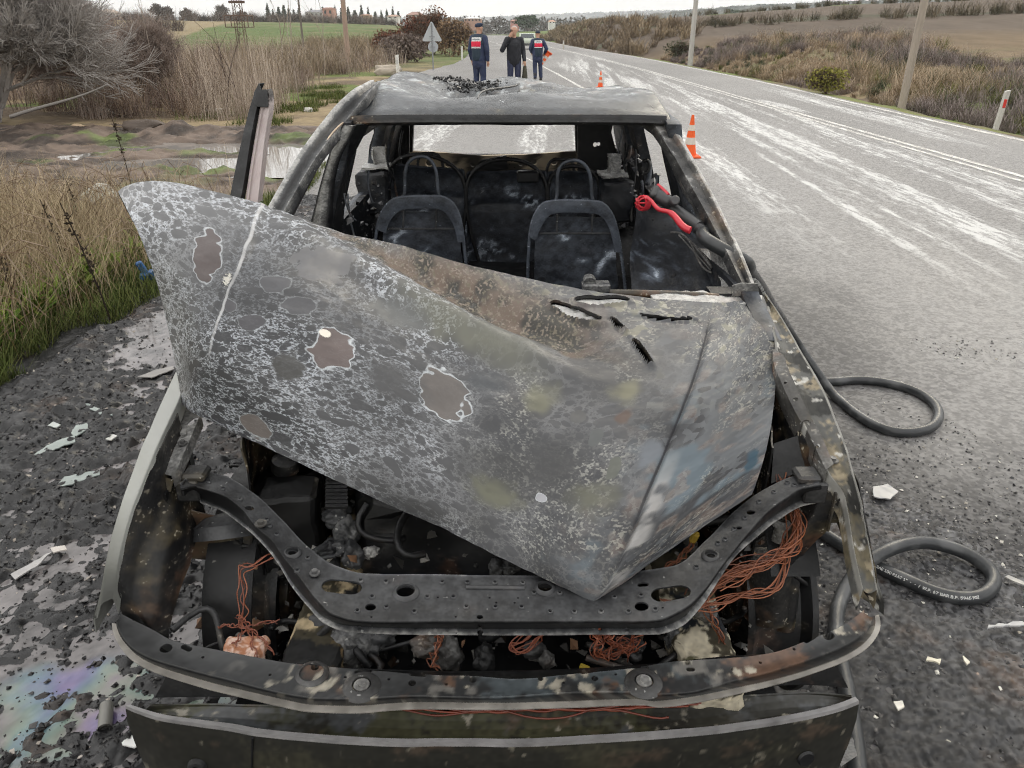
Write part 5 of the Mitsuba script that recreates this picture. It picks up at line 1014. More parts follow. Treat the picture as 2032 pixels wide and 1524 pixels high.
CARP('body_side', mL, bsdf='cabin_soot', smooth=30, uv=su, label='soot-black body side with the front door hanging open'); CARP('body_side', mR, bsdf='cabin_soot', smooth=30, uv=su, label='soot-black body side along the road, its doors shut')
# roof rails and windscreen pillars, traced edge by edge: columns from the outside to the inside
def pl3_(pix, y): return np.array([aty(a, b, y) for a, b in pix])
def pillar(cols, ys_, n=60, t=.004, **k):
    C_ = [np.array([aty(a, b, y) for (a, b), y in zip(c, ys_)]) for c in cols]
    P_ = ribs(C_, n); return P_
yl = [2.18, 2.42, 2.63, 2.80, 2.87, 2.97, 3.12, 3.28]
lo_ = [(470, 520), (536, 402), (601, 293), (647, 232), (668, 207), (704, 175), (722, 166), (735, 159)]
l1_ = [(479, 520), (545, 403), (609, 296), (654, 237), (676, 212), (712, 179), (730, 168), (742, 160)]
l2_ = [(495, 522), (562, 404), (624, 300), (664, 250), (684, 226), (720, 185), (737, 171), (748, 161)]
l3_ = [(506, 523), (572, 406), (634, 304), (672, 257), (690, 236), (728, 190), (743, 173), (753, 162)]
PL = [pillar([c], yl)[:, 0] for c in (lo_, l1_, l2_, l3_)]
A0, A1, A2, A3 = PL
PLF = np.stack([A0 + [.004, .02, -.05], A0 + [-.003, 0, -.012], A0, A1 + [0, 0, .003], A1 * .6 + A2 * .4 - [0, 0, .012], A2 - [0, 0, .004], A3 + [0, 0, .002], A3 + [.004, .03, -.03]], 1)
CARP('windscreen_pillar', shell(PLF[::-1], .004), smooth=45, uv=uvcols(PLF[::-1], (.4, .88, .92, .86, .10, .22, .74, .4), (.05,) * 8, .25))
i0 = [(506, 523), (572, 406), (634, 304), (662, 262), (682, 243)]; i1 = [(528, 530), (590, 414), (645, 308), (662, 276), (684, 252)]
PI = ribs([np.array([aty(a, b, y) for (a, b), y in zip(c, yy_)]) for c, yy_ in ((i0, (2.20, 2.44, 2.65, 2.76, 2.83)), (i1, (2.27, 2.50, 2.72, 2.82, 2.87)))], 40); mm = np.linspace(0, 1, 5)[None, :, None]
PI = PI[:, :1] * (1 - mm) + PI[:, 1:] * mm + .004 * (meshkit.fbm(np.linspace(0, 9, 200).reshape(40, 5, 1) * np.ones(3), 2, 3)[..., None] - .5)
CARP('pillar_inner', shell(PI[::-1], .004), bsdf='painted', color=lambda v: (np.array([.018, .018, .019]) + np.array([.52, .41, .30]) * (sstep(1.19, 1.23, v[:, 2] + .05 * (meshkit.fbm(v * 30, 3, 4) - .5)) * (.35 + .65 * sstep(.36, .5, meshkit.fbm(v * 22, 3, 5))))[:, None]), label='tan scorched inner face of the windscreen pillar')
yr = [2.06, 2.25, 2.48, 2.70, 2.86, 2.98, 3.18, 3.34]
ro_ = [(1512, 596), (1480, 520), (1437, 428), (1385, 330), (1340, 255), (1308, 218), (1262, 188), (1240, 180)]
r1_ = [(1504, 596), (1472, 520), (1429, 428), (1377, 330), (1330, 254), (1298, 218), (1254, 189), (1234, 181)]
r2_ = [(1496, 596), (1462, 522), (1418, 432), (1365, 335), (1320, 259), (1288, 222), (1247, 191), (1228, 182)]
r3_ = [(1488, 596), (1454, 524), (1408, 436), (1353, 338), (1308, 262), (1278, 226), (1240, 194), (1222, 183)]
A0, A1, A2, A3 = [pillar([c], yr)[:, 0] for c in (ro_, r1_, r2_, r3_)]
PRF = np.stack([A0 + [-.004, .02, -.05], A0 + [.003, 0, -.012], A0, A1 + [0, 0, .004], A1 * .6 + A2 * .4 - [0, 0, .010], A2 - [0, 0, .004], A3 + [0, 0, .002], A3 + [-.004, .03, -.03]], 1)
_pr = uvcols(PRF, (.3, .8, .85, .66, .42, .45, .6, .3), (.1, .1, .2, .5, .5, .4, .3, .2), .5, 14)
def uvpr(v): return _pr(v)
CARP('windscreen_pillar', shell(PRF, .004), smooth=45, uv=lambda v: uvpr(v))
i0 = [(1488, 596), (1454, 524), (1408, 436), (1353, 338), (1312, 270)]; i1 = [(1428, 600), (1423, 541), (1391, 448), (1350, 372), (1312, 290)]
PI = ribs([np.array([aty(a, b, y) for (a, b), y in zip(c, yy_)]) for c, yy_ in ((i0, (2.09, 2.28, 2.51, 2.72, 2.80)), (i1, (2.14, 2.38, 2.62, 2.80, 2.86)))], 50)
PI = PI[:, :1] * (1 - mm) + PI[:, 1:] * mm
PI[:, -1, 2] += .018 * (meshkit.fbm(np.linspace(0, 16, 50)[:, None] * np.ones(3), 2, 5) - .5); PI[:, 2] += [.0, .006, -.004]
pin = mani(shell(PI, .004)); pin = drill(pin, PI, [(1362, 388, 5), (1388, 425, 5), (1405, 500, 4)])
CARP('pillar_inner', pin, smooth=30, uv=lambda v: np.stack([.52 + .18 * sstep(1.15, .98, v[:, 2]) + .4 * (meshkit.fbm(v * 7, 3, 5) - .5), .22 + 0 * v[:, 0]], -1))
b0 = [(614, 470), (625, 425), (637, 376), (651, 327), (666, 282), (684, 249)]; b1 = [(644, 470), (647, 431), (653, 366), (664, 321), (682, 284), (699, 250)]
PB = ribs([pl3_(b0, 2.82), pl3_(b1, 2.82)], 40); PB = np.stack([PB[:, 0] + [-.010, .05, 0], PB[:, 0] + [-.008, .0, 0], PB[:, 0], PB[:, 0] * .5 + PB[:, 1] * .5 + [0, -.006, 0], PB[:, 1], PB[:, 1] + [.012, .03, 0], PB[:, 1] + [.05, .08, 0]], 1)
CARP('centre_pillar', shell(PB[::-1], .004), smooth=40, uv=uvcols(PB[::-1], (.05, .05, .78, .84, .74, .10, .05), (.0, .0, .35, .3, .35, 0, 0), .2))
# --- roof: front panel, a crest, the collapsed hollow and the far rim
gu, gv = np.meshgrid(np.linspace(-1, 1, 160), np.linspace(0, 1, 140), indexing='ij')
ry = 2.865 + gv * 1.03
cz = PchipInterpolator([0, .06, .22, .42, .62, .88, 1], [1.374, 1.398, 1.424, 1.398, 1.380, 1.432, 1.440])(gv)
hol = np.exp(-((gu + .05) / .55) ** 2); flat = PchipInterpolator([0, .06, .22, .6, 1], [1.372, 1.396, 1.418, 1.424, 1.434])(gv)
wdt = PchipInterpolator([0, .2, .6, 1], [.608, .592, .562, .53])(gv)
rz_ = flat * (1 - hol) + cz * hol - .022 * np.abs(gu) ** 4 + sstep(.35, 1, -gu) * .046 * sstep(.08, .36, gv) + sstep(.45, 1, gu) * .036 * sstep(.08, .36, gv) + .012 * np.sin(gu * 5.3 + .8) * sstep(.12, .3, gv) - .030 * sstep(-.2, 1, gu) * sstep(.45, 1, gv) + .022 * (meshkit.fbm(np.stack([gu * 3.4, gv * 4, gu * 0], -1), 3, 9) - .5) * sstep(.1, .3, gv)
rz_ = rz_ + .004 * (meshkit.fbm(np.stack([gu * 30, gv * 26, gu * 0], -1), 3, 10) - .5) * sstep(.22, .4, gv)
RF = np.stack([gu * wdt - .020 * (1 - gv) - .016 * gv, ry + .03 * gu ** 2 * (1 - gv), rz_], -1)
def roof_uv(v):
    g = sstep(3.09, 3.2, v[:, 1]); n = meshkit.fbm(v * [14, 9, 14], 4, 5); e = sstep(.50, .60, np.abs(v[:, 0]))
    dots = sstep(.62, .7, meshkit.fbm(v * [45, 26, 20], 2, 8))
    return np.stack([np.clip(.37 + .07 * g + .10 * np.exp(-((v[:, 1] - 3.08) / .05) ** 2) + (n - .5) * (.08 + .8 * g) + .3 * dots * g - .25 * e * sstep(.5, .4, n), 0, 1), np.clip(.06 + .5 * g * sstep(.45, .7, n) + .7 * sstep(2.93, 2.89, v[:, 1]) * sstep(.5, .65, n), 0, 1)], -1)
scene['roof_scale'] = prin(proc(lambda p, n, uv: burnt_colour(p, n, uv) * mi.Color3f(.92, 1.0, 1.06)), proc(lambda p, n, uv: .24 + .3 * fbm(p.x * 23, p.y * 23, p.z * 23)), .6)
CARP('roof', shell(RF, .006), bsdf='roof_scale', smooth=True, uv=roof_uv, label='grey scorched roof, collapsed behind its front crest')
hx = np.linspace(-.628, .566, 60); hy = 2.862 + .035 * (hx / .6) ** 2
dz = .004 * (meshkit.fbm(np.stack([hx * 9, hx * 0, hx * 0], -1), 3, 2) - .5)
HD = np.stack([np.stack([hx, hy + a, 1.374 + b + dz * c - .010 * (hx / .6) ** 4], -1) for a, b, c in ((.05, -.034, 1), (.02, -.026, 1), (-.004, -.024, 1), (-.010, -.020, 0), (-.009, -.009, 0), (-.004, .001, 0), (.006, .001, 0))], 1)
CARP('windscreen_header', shell(HD[:, ::-1], .004), smooth=40, uv=lambda v: np.stack([.08 + .40 * sstep(1.358, 1.352, v[:, 2]) + .25 * (meshkit.fbm(v * 6, 3, 5) - .5), .2 + .6 * sstep(-.4, -.6, v[:, 0])], -1), label='dark header rail above the missing windscreen, rusty at one end')
# --- tail: quarter plates with round holes, rear window frame, tailgate panel
def plate(pix, y, t=.03, holes=(), dy=0.0, **k):
    q = np.array([aty(a, b, y) for a, b in pix]); pg = Polygon(q[:, [0, 2]])
    for (a, b, r) in holes:
        h = aty(a, b, y); pg = pg.difference(Point(h[0], h[2]).buffer(r))
    m = trimesh.creation.extrude_polygon(pg.segmentize(.05), t, engine='earcut').subdivide_to_size(.05); v = np.asarray(m.vertices)
    m.vertices = np.stack([v[:, 0], y + v[:, 2], v[:, 1]], -1)
    if m.volume < 0: m.invert()
    return m
CARP('quarter_plate', plate([(736, 225), (812, 225), (812, 345), (728, 345), (733, 290), (742, 262)], 4.30, .02, [(775, 271, .019)]), uv=(.02, .05))
CARP('quarter_plate', plate([(1146, 225), (1222, 225), (1213, 262), (1220, 290), (1240, 325), (1240, 350), (1146, 350)], 4.30, .02, [(1181, 287, .012), (1188, 286, .010)]), uv=(.02, .05))
CARP('rear_window_frame', cat([plate([(805, 205), (822, 205), (818, 302), (806, 302)], 4.42, .05), plate([(1140, 205), (1158, 205), (1156, 302), (1143, 302)], 4.42, .05)]), uv=(.08, .3))
CARP('roof_rear', cat([box((-.04, 4.12, 1.335), (1.0, .62, .02), rot=(-.06, 0, 0)), box((-.02, 4.40, 1.315), (1.05, .06, .05))]), uv=(.3, .3))
tg = plate([(800, 298), (818, 300), (880, 303), (960, 309), (1040, 307), (1140, 300), (1160, 298), (1160, 360), (800, 360)], 4.56, .03,
           [(938, 327, .013), (1033, 325, .013), (851, 324, .020), (1060, 322, .016), (1100, 322, .018), (888, 328, .014)])
CARP('tailgate', tg, bsdf='painted', color=lambda v: np.array([.44, .36, .25]) * (1 - .93 * sstep(.46, .60, meshkit.fbm(v * [9, 9, 9] + 2, 3, 5)))[:, None] + .012, label='ochre and grey tailgate panel below the empty rear window')
CARP('tailgate_lock', jitter(plate([(940, 335), (955, 318), (985, 312), (1005, 308), (1008, 335), (985, 340)], 4.53, .02), .004, 30), uv=(.0, .1))
CARP('tailgate_lower', box((0, 4.68, .62), (1.25, .05, .72), bev=.01), uv=(.3, .3))
for px, py, s in ((748, 309, .075), (1216, 325, .075)):
    b_ = aty(px, py, 3.72); sgn = -1 if px < 1000 else 1
    CARP('side_tower', jitter(cat([box(b_ + [.012, .02, 0], (.060, .006, .085)), box(b_ + [-.018, 0, -.005], (.006, .05, .075)), box(b_ + [.0, -.01, -.046], (.13, .14, .010))]).subdivide().subdivide().subdivide(), .014, 26), uv=(.92 if sgn < 0 else .70, .03))
    CARP('side_box', jitter(box(b_ + [sgn * .02, .06, -.17], (.15, .30, .20), bev=.012).subdivide().subdivide().subdivide(), .018, 12), bsdf='cabin_soot', uv=tone(.10, .08, .25, 12))
    CARP('wheel_tub', lathe([(0, -.11), (.22, -.11), (.27, -.07), (.28, 0.0), (.28, .11)], (sgn * .56, 3.72, .48), (sgn, 0, 0), 30), smooth=40, uv=(.08, .1))
# --- cabin: floor, bulkhead, beam, seats
CARP('floor', box((-.01, 3.2, .265), (1.38, 2.9, .03)), uv=tone(.06, .1, .1))
CARP('bulkhead', box((-.01, 2.02, .60), (1.36, .04, .62)), uv=(.05, .15))
CARP('tunnel', lathe([(.0, -1.3), (.13, -1.3), (.13, 1.2), (0, 1.2)], (0, 3.1, .27), (0, 1, 0), 20), smooth=40, uv=(.06, .1))
for sgn in (-1, 1): CARP('sill', box((sgn * .69 - .01, 2.95, .31), (.11, 2.0, .14), bev=.02), uv=(.25, .25))
ASH = np.array([[.0, 0, 0]])
st = spl([aty(1210, 582, 2.10), aty(1320, 584, 2.10), aty(1425, 590, 2.10)], 16)
CARP('cowl_strip', tube(st, .012, 8), smooth=True, uv=(.35, 1.0))
q = ribs([np.array([aty(1290, 588, 2.09), aty(1380, 582, 2.12), aty(1450, 588, 2.12), aty(1512, 590, 2.10)]), np.array([aty(1300, 604, 2.03), aty(1380, 604, 2.03), aty(1450, 606, 2.04), aty(1512, 603, 2.04)])], 30)
mm6 = np.linspace(0, 1, 6)[None, :, None]; q = q[:, :1] * (1 - mm6) + q[:, 1:] * mm6; q[..., 2] += .02 * (meshkit.fbm(q * 30, 3, 2) - .5) + .006
CARP('cowl', shell(q[:, ::-1], .012), smooth=50, uv=lambda v: np.stack([.88 + .3 * (meshkit.fbm(v * 20, 3, 5) - .5), .35 + 0 * v[:, 0]], -1), label='ash-white cowl strip at the foot of the windscreen opening')
g0 = [(1408, 592), (1425, 578), (1448, 557), (1462, 553), (1497, 556), (1512, 592)]
gp = np.array([aty(a, b, y) for (a, b), y in zip(g0, (2.07, 2.10, 2.13, 2.13, 2.12, 2.06))])
tri = Polygon([(g[0], g[2]) for g in gp]).difference(Polygon([(aty(a, b, 2.1)[0], aty(a, b, 2.1)[2]) for a, b in ((1414, 587), (1449, 563), (1452, 580), (1444, 590))]).buffer(.002))
tri = max(getattr(tri, 'geoms', [tri]), key=lambda g: g.area); m = trimesh.creation.extrude_polygon(tri, .006, engine='earcut'); v = np.asarray(m.vertices); m.vertices = np.stack([v[:, 0], 2.085 + v[:, 2], v[:, 1]], -1); m.invert() if m.volume < 0 else 0
CARP('cowl_gusset', m, uv=(.60, .25)); CARP('cowl_box', box(aty(1445, 585, 2.14) + [0, 0, -.03], (.12, .07, .09)), uv=(.0, .1))
def pl3(pix, y): return np.array([aty(a, b, y) for a, b in pix])
def seat_front(outer, inner, back, loop, y, cross):
    s = CARP('seat_frame', tube(spl(pl3(outer, y), 60), .0065, 10), bsdf='cabin_soot', smooth=True, uv=tone(.46, .02, .12))
    w = pl3(outer[1:-1], y - .012); w2 = pl3(inner[1:-1], y - .012)
    P_ = ribs([spl(w, 40), spl(w2, 40)], 40); k = np.linspace(0, 1, 4)[None, :, None]; P_ = P_[:, :1] * (1 - k) + P_[:, 1:] * k; P_[:, 1:3, 1] -= .002
    m = shell(P_, .004)
    CARP('arch_plate', m, bsdf='cabin_soot', parent=s, smooth=40, uv=tone(.36, .02, .18))
    CARP('back_panel', shell(jitter(gridmesh(np.stack([np.linspace(a, b, 20) for a, b in zip(np.linspace(*pl3(back[:2], y + .03), 18), np.linspace(*pl3(back[2:], y + .03), 18))], 0)), .010, 9, 3).vertices.reshape(18, 20, 3)[::-1], .004), bsdf='cabin_soot', parent=s, smooth=40, uv=lambda v: np.stack([.27 + .45 * sstep(.50, .60, meshkit.fbm(v * 10, 4, 6)) * sstep(.42, .6, meshkit.fbm(v * 46, 3, 3)) * sstep(1.0, .90, v[:, 2]), .04 + 0 * v[:, 0]], -1))
    for a, b in cross: CARP('cross_wire', tube(pl3([a, b], y), .0045, 6), parent=s, uv=(.36, .02))
    CARP('headrest_loop', tube(csp(pl3(loop, y + .01), 40), .0065, 8), bsdf='cabin_soot', parent=s, smooth=True, uv=(.33, .02))
    return s
seat_front([(742, 530), (748, 455), (762, 415), (790, 393), (830, 390), (872, 390), (897, 402), (914, 440), (920, 480), (926, 540)],
           [(755, 530), (766, 462), (778, 432), (802, 415), (830, 413), (868, 413), (882, 420), (900, 446), (908, 480), (914, 540)],
           [(764, 420), (910, 420), (752, 545), (918, 545)], [(801, 392), (804, 345), (813, 320), (830, 311), (848, 313), (862, 330), (868, 360), (872, 392)], 2.95,
           [((768, 454), (908, 454)), ((801, 415), (800, 455)), ((866, 415), (865, 455))])
seat_front([(1046, 590), (1051, 470), (1060, 430), (1082, 402), (1120, 398), (1188, 401), (1212, 422), (1224, 455), (1232, 500), (1243, 600)],
           [(1060, 590), (1064, 478), (1076, 446), (1096, 424), (1120, 421), (1180, 423), (1198, 434), (1212, 462), (1219, 500), (1228, 600)],
           [(1066, 430), (1215, 430), (1056, 595), (1230, 595)], [(1101, 400), (1106, 350), (1114, 328), (1130, 319), (1152, 321), (1166, 335), (1173, 365), (1178, 402)], 2.92,
           [((1070, 463), (1212, 463)), ((1106, 425), (1105, 463)), ((1176, 425), (1174, 463))])
def rear_back(pix, y, k):
    c0, c1, c2, c3 = pl3(pix, y); m = gridmesh(np.stack([np.linspace(a, b, 60) for a, b in zip(np.linspace(c0, c1, 60), np.linspace(c3, c2, 60))], 0))
    m = jitter(m, .012, 6, k); q = m.vertices.reshape(60, 60, 3)
    ex = np.minimum(np.minimum(np.arange(60)[:, None], 59 - np.arange(60)[:, None]), np.arange(60)[None] * 1.0)
    q[..., 1] -= .03 * np.exp(-ex / 3) - .012 * np.exp(-((np.arange(60)[None] - 14) / 2.0) ** 2) + .006 * np.exp(-((np.arange(60)[None] - 40) / 3.0) ** 2)
    s = CARP('rear_seatback', shell(q[::-1], .012), bsdf='cabin_soot', smooth=45, uv=lambda v: np.stack([.26 + .48 * sstep(.50, .62, meshkit.fbm(v * [9, 9, 8], 4, 16 + k)) * sstep(.42, .60, meshkit.fbm(v * 42, 3, 3)) * sstep(1.0, .90, v[:, 2]), .03 + 0 * v[:, 0]], -1))
    CARP('seatback_tube', tube(csp(np.array([c3, c0 + [0.01, -.03, -.03], c0 + [.03, -.03, 0], c1 + [-.03, -.03, 0], c1 + [-.01, -.03, -.03], c2]), 60), .010, 8), parent=s, smooth=True, uv=(.13, .02))
    return s
s0 = rear_back([(768, 325), (920, 336), (930, 560), (752, 560)], 3.78, 1); s1 = rear_back([(928, 339), (1082, 339), (1086, 600), (930, 600)], 3.78, 2); s2 = rear_back([(1088, 340), (1190, 343), (1200, 600), (1088, 600)], 3.78, 3)
for s, lp in ((s0, [(829, 338), (830, 318), (836, 306), (852, 304), (868, 307), (876, 318), (877, 342)]), (s2, [(1085, 348), (1089, 326), (1096, 318), (1118, 316), (1132, 318), (1138, 330), (1138, 348)])):
    CARP('headrest_loop', tube(csp(pl3(lp, 3.86), 30), .0075, 8), parent=s, smooth=True, uv=(.16, .02))
CARP('seat_latch', box(aty(1047, 350, 3.70), (.105, .05, .055), bev=.008), parent=s1, uv=(.10, .03))
for sgn in (-1, 1):
    CARP('seat_base', cat([box((sgn * .36 - .01, 2.62, .40), (.42, .46, .05), bev=.01), box((sgn * .36 - .19, 2.62, .33), (.03, .46, .10)), box((sgn * .36 + .17, 2.62, .33), (.03, .46, .10))]), uv=(.10, .1))
CARP('rear_bench', jitter(box((0, 3.52, .50), (1.2, .50, .16), bev=.03).subdivide().subdivide(), .02, 8), uv=tone(.10, .05, .15))
# inner face of the shut door and pillar: folded sheet that catches light
dg = np.array([[aty(a + (b - a) * t + 6 * math.sin(9 * t + y0 * .02), y0, dd) for t in np.linspace(0, 1, 14)] for y0, a, b, dd in ((400, 1262, 1345, 2.96), (440, 1262, 1372, 2.90), (480, 1262, 1392, 2.80), (520, 1262, 1412, 2.66), (560, 1262, 1425, 2.52), (610, 1262, 1430, 2.40))])
dg[..., 1] += np.linspace(.06, -.25, 14)[None] + .16 * (meshkit.fbm(dg * [26, 26, 5], 3, 7) - .5); dg = np.stack([csp(dg[:, j], 30) for j in range(14)], 1)
CARP('door_lining', shell(dg, .004), bsdf='cabin_soot', smooth=50, uv=lambda v: np.stack([.06 + .55 * sstep(.5, .75, meshkit.fbm(v * [16, 16, 4], 3, 4)), .25 * sstep(.75, .6, v[:, 2])], -1))
CARP('loose_trim', cat([tube(csp([aty(1331, 461, 2.62), aty(1350, 463, 2.60), aty(1378, 498, 2.52), aty(1412, 541, 2.42)], 24), .004, 6), tube(csp([aty(1350, 463, 2.62), aty(1385, 496, 2.52), aty(1413, 532, 2.44)], 20), .006, 6), tube(csp([aty(1347, 466, 2.60), aty(1382, 505, 2.5), aty(1410, 536, 2.43)], 20), .003, 6)]), smooth=True, uv=(.55, .35))
CARP('door_handle', tube(csp([aty(1276, 322, 3.2), aty(1284, 318, 3.2), aty(1284, 342, 3.2), aty(1277, 344, 3.2), aty(1275, 330, 3.2)], 16), .007, 6), smooth=True, uv=(.03, .05))
CARP('seat_belt_reel', jitter(cat([cyl(aty(1170, 557, 2.6), (0, 1, .3), .022, .03, 14), box(aty(1183, 568, 2.6), (.10, .06, .03), bev=.005)]), .005, 30), uv=(.6, .05))
# --- open door: its bent window frame stands beside the bonnet
o0 = [(457, 395), (472, 320), (488, 250), (500, 205), (515, 166)]; o1 = [(478, 398), (492, 320), (503, 250), (513, 205), (521, 178)]; o2 = [(489, 400), (500, 320), (512, 250), (519, 206), (522, 180)]; o3 = [(510, 402), (519, 320), (528, 250), (534, 200), (530, 178)]
yd = [2.78, 2.86, 2.92, 2.95, 2.97]
Q = [csp(np.array([aty(a, b, y) for (a, b), y in zip(c, yd)]), 40) for c in (o0, o1, o2, o3)]
dr_ = CARP('front_door', cat([box((-.885, 2.42, .62), (.06, .92, .62), rot=(0, 0, .34), bev=.02)]), uv=(.35, .2), label='open front door, its bent window frame sticking up behind the bonnet')
CARP('window_frame', shell(np.stack([Q[0] + [.01, .03, 0], Q[0], Q[1] + [0, -.01, 0], Q[1] + [.004, .02, 0]], 1), .003), parent=dr_, uv=lambda v: np.stack([.06 + .5 * np.maximum(meshkit.fbm(v * 25, 3, 2) - .5, 0) * 2, 0 * v[:, 0]], -1))
scene['pink_primer'] = prin(proc(lambda p, n, uv: mix((.40, .33, .32), (.52, .46, .45), fbm(p.x * 30, p.y * 30, p.z * 12)) * (1 - .93 * smoothstep(1.42, 1.45, p.z + .03 * fbm(p.x * 60, p.y * 60, p.z * 60)))), .55, .4)
CARP('window_channel', shell(np.stack([Q[2] + [-.002, .03, 0], Q[2], Q[2] * .75 + Q[3] * .25 + [0, -.008, 0], Q[2] * .7 + Q[3] * .3 + [0, .002, 0], Q[3], Q[3] + [.004, .04, 0]], 1), .003), bsdf='pink_primer', parent=dr_, uv=(0, 0), label='pinkish bare-metal channel of the door frame')
CARP('window_tip', jitter(shell(np.stack([Q[0][33:], Q[1][33:] + [0, -.012, 0], Q[3][33:] + [0, -.008, 0]], 1), .005), .004, 40), parent=dr_, uv=(.02, 0))
# --- engine bay
CARP('bay_tray', box((-.01, 1.55, .19), (1.3, .95, .02)), uv=(.0, .05))
for sgn in (-1, 1):
    q = np.stack([np.stack([np.full(20, sgn * .60 - .01) + sgn * .03 * np.sin(np.linspace(0, 6, 20)), np.linspace(1.46, 2.0, 20), np.full(20, z)], -1) for z in (.30, .45, .60, .74, .80)], 1)
    q[..., 0] += .03 * (meshkit.fbm(q * 8, 3, 3) - .5)
    CARP('inner_wing', shell(q, .004), smooth=50, uv=tone(.10, .75, .25, 6))
    CARP('chassis_rail', jitter(box((sgn * .42 - .005, 1.50, .40), (.125, .80, .11), bev=.01).subdivide_to_size(.012), .012, 22), bsdf='painted', smooth=40, color=scorch(61 + sgn, (.05, .043, .028), [((.20, .135, .06), 9, .47, .10), ((.40, .32, .20), 18, .54, .08), ((.012, .012, .012), 11, .57, .05)] if sgn < 0 else [((.10, .095, .05), 6, .46, .12), ((.50, .45, .34), 10, .52, .05), ((.015, .018, .022), 14, .58, .04)]), label='ochre scorched chassis rail' if sgn < 0 else 'chassis rail with cream ash flakes')
    CARP('strut_tower', lathe([(.11, -.3), (.11, .0), (.075, .04), (.03, .05), (.03, .03), (0, .03)], (sgn * .52, 1.80, .80), (0, 0, 1), 24), smooth=40, uv=tone(.15, .8, .3, 8))
    w = CARP('front_wheel', lathe([(.04, -.06), (.12, -.07), (.20, -.02), (.235, -.075), (.262, -.085), (.262, -.07), (.24, -.05), (.24, .05), (.262, .07), (.262, .085), (.23, .08), (.20, .01), (.05, .02)], (sgn * .655, 1.62, .262), (sgn, 0, 0), 40), smooth=40, uv=tone(.16, .3, .3, 7))
    CARP('brake_disc', lathe([(0, -.012), (.115, -.012), (.118, 0), (.115, .012), (0, .012)], (sgn * .59, 1.60, .28), (sgn, 0, 0), 30), parent=w, smooth=40, uv=(.35, .9))
    CARP('rear_wheel', lathe([(.04, -.06), (.20, -.02), (.262, -.085), (.24, -.05), (.24, .05), (.262, .085), (.20, .01), (.05, .02)], (sgn * .65, 4.12, .262), (sgn, 0, 0), 36), smooth=40, uv=(.15, .3))
    a_ = np.radians(np.linspace(35, 200 if sgn < 0 else 140, 26)); arc = np.stack([a_ * 0, 1.62 + .325 * np.cos(a_), .30 + .325 * np.sin(a_)], -1)
    CARP('arch_liner', shell(np.stack([arc + [sgn * x_, 0, 0] for x_ in (.60, .62, .65, .68, .715)], 1)[::sgn], .004), smooth=50, uv=tone(.07, .1, .2, 6))
eng = CARP('engine', jitter(box((-.10, 1.62, .48), (.56, .34, .40), bev=.03).subdivide().subdivide().subdivide(), .05, 9), uv=tone(.02, .2, .25, 12))
for i in range(9): CARP('cooling_fin', box(at(668, 945 + i * 7.5, .66), (.052, .012, .006)), parent=eng, uv=(.20, .05))
def lump(px, py, z, s, t, seed, parent=eng, sq=(1, 1, 1), key='melted_alloy'):
    m = trimesh.creation.icosphere(3, 1.0); v = m.vertices; d = 1 + 1.3 * (meshkit.fbm(v * 1.7 + seed * 3.1, 4, seed) - .5); m.vertices = v * d[:, None] * s * np.array(sq); m.apply_translation(at(px, py, z))
    CARP(key, m, parent=parent, smooth=40, uv=t)
for i, a in enumerate([(672, 1025, .60, .030, (.5, .05)), (690, 1055, .57, .032, (.6, .05)), (668, 1085, .55, .030, (.55, .08)), (700, 1105, .54, .026, (.5, .05)), (736, 1095, .55, .016, (.8, .1)), (650, 1110, .53, .03, (.35, .05)), (1010, 1125, .6, .02, (.45, .1)), (985, 1128, .6, .018, (.5, .1)),
                     (640, 1255, .42, .05, (.42, .12)), (700, 1275, .42, .055, (.58, .1)), (740, 1265, .42, .045, (.48, .1)), (600, 1290, .40, .03, (.38, .2)), (850, 1280, .42, .035, (.5, .6)), (895, 1300, .42, .03, (.55, .4)), (1060, 1290, .42, .022, (.5, .3)), (1085, 1310, .42, .016, (.55, .4)), (1250, 1285, .42, .03, (.3, .3)), (1335, 1265, .43, .02, (.6, .1)), (1400, 1215, .5, .022, (.55, .5)), (960, 1310, .41, .028, (.2, .2))]):
    lump(a[0], a[1], a[2], a[3], a[4], 60 + i, sq=(.9, 1.0, 1.3) if i % 2 else (1.1, .9, .8))
p = at(582, 925, .66); cap = CARP('coolant_tank', lathe([(.062, -.10), (.066, 0), (.060, .012), (.056, .0), (.05, -.10)], p + [0, .02, -.02], (0, 0, 1), 28), smooth=40, uv=(.10, .4))
CARP('cap', lathe([(0, .0), (.032, .0), (.036, -.012), (.034, -.03), (0, -.03)], at(566, 912, .69), (.15, -.1, 1), 26), parent=cap, smooth=30, uv=(.22, .5))
CARP('battery_box', jitter(box(at(565, 1030, .60) + [0, .05, -.06], (.14, .12, .24), rot=(0, 0, .1), bev=.01).subdivide().subdivide().subdivide(), .014, 14), uv=tone(.06, .1, .25, 10))
CARP('lamp_panel', shell(np.stack([np.linspace(at(372, 1010, .66), at(372, 1105, .52), 12), np.linspace(at(500, 1040, .60), at(485, 1118, .50), 12)], 1)[:, ::-1], .004), uv=tone(.10, .95, .5, 9))
CARP('lamp_shell', lathe([(0, 0), (.05, .01), (.075, .03), (.08, .06)], at(450, 1015, .63), (.1, -.5, -.8), 24), smooth=40, uv=(.40, .05))
CARP('lamp_bracket', box(at(492, 1075, .56), (.02, .02, .12), rot=(.1, .3, 0), bev=.003), uv=(.45, .9))
CARP('washer_filler', cat([cyl(at(1548, 1055, .60), (.15, .1, 1), .014, .05, 14), lathe([(.012, 0), (.022, .004), (.022, .014), (.012, .018)], at(1548, 1046, .62), (.15, .1, 1), 18)]), smooth=40, uv=(.72, .5))
CARP('side_plate', shell(np.stack([np.linspace(at(1535, 880, .78), at(1530, 960, .70), 10), np.linspace(at(1590, 862, .80), at(1600, 930, .74), 10)], 1)[:, ::-1], .004), uv=(.14, .2))
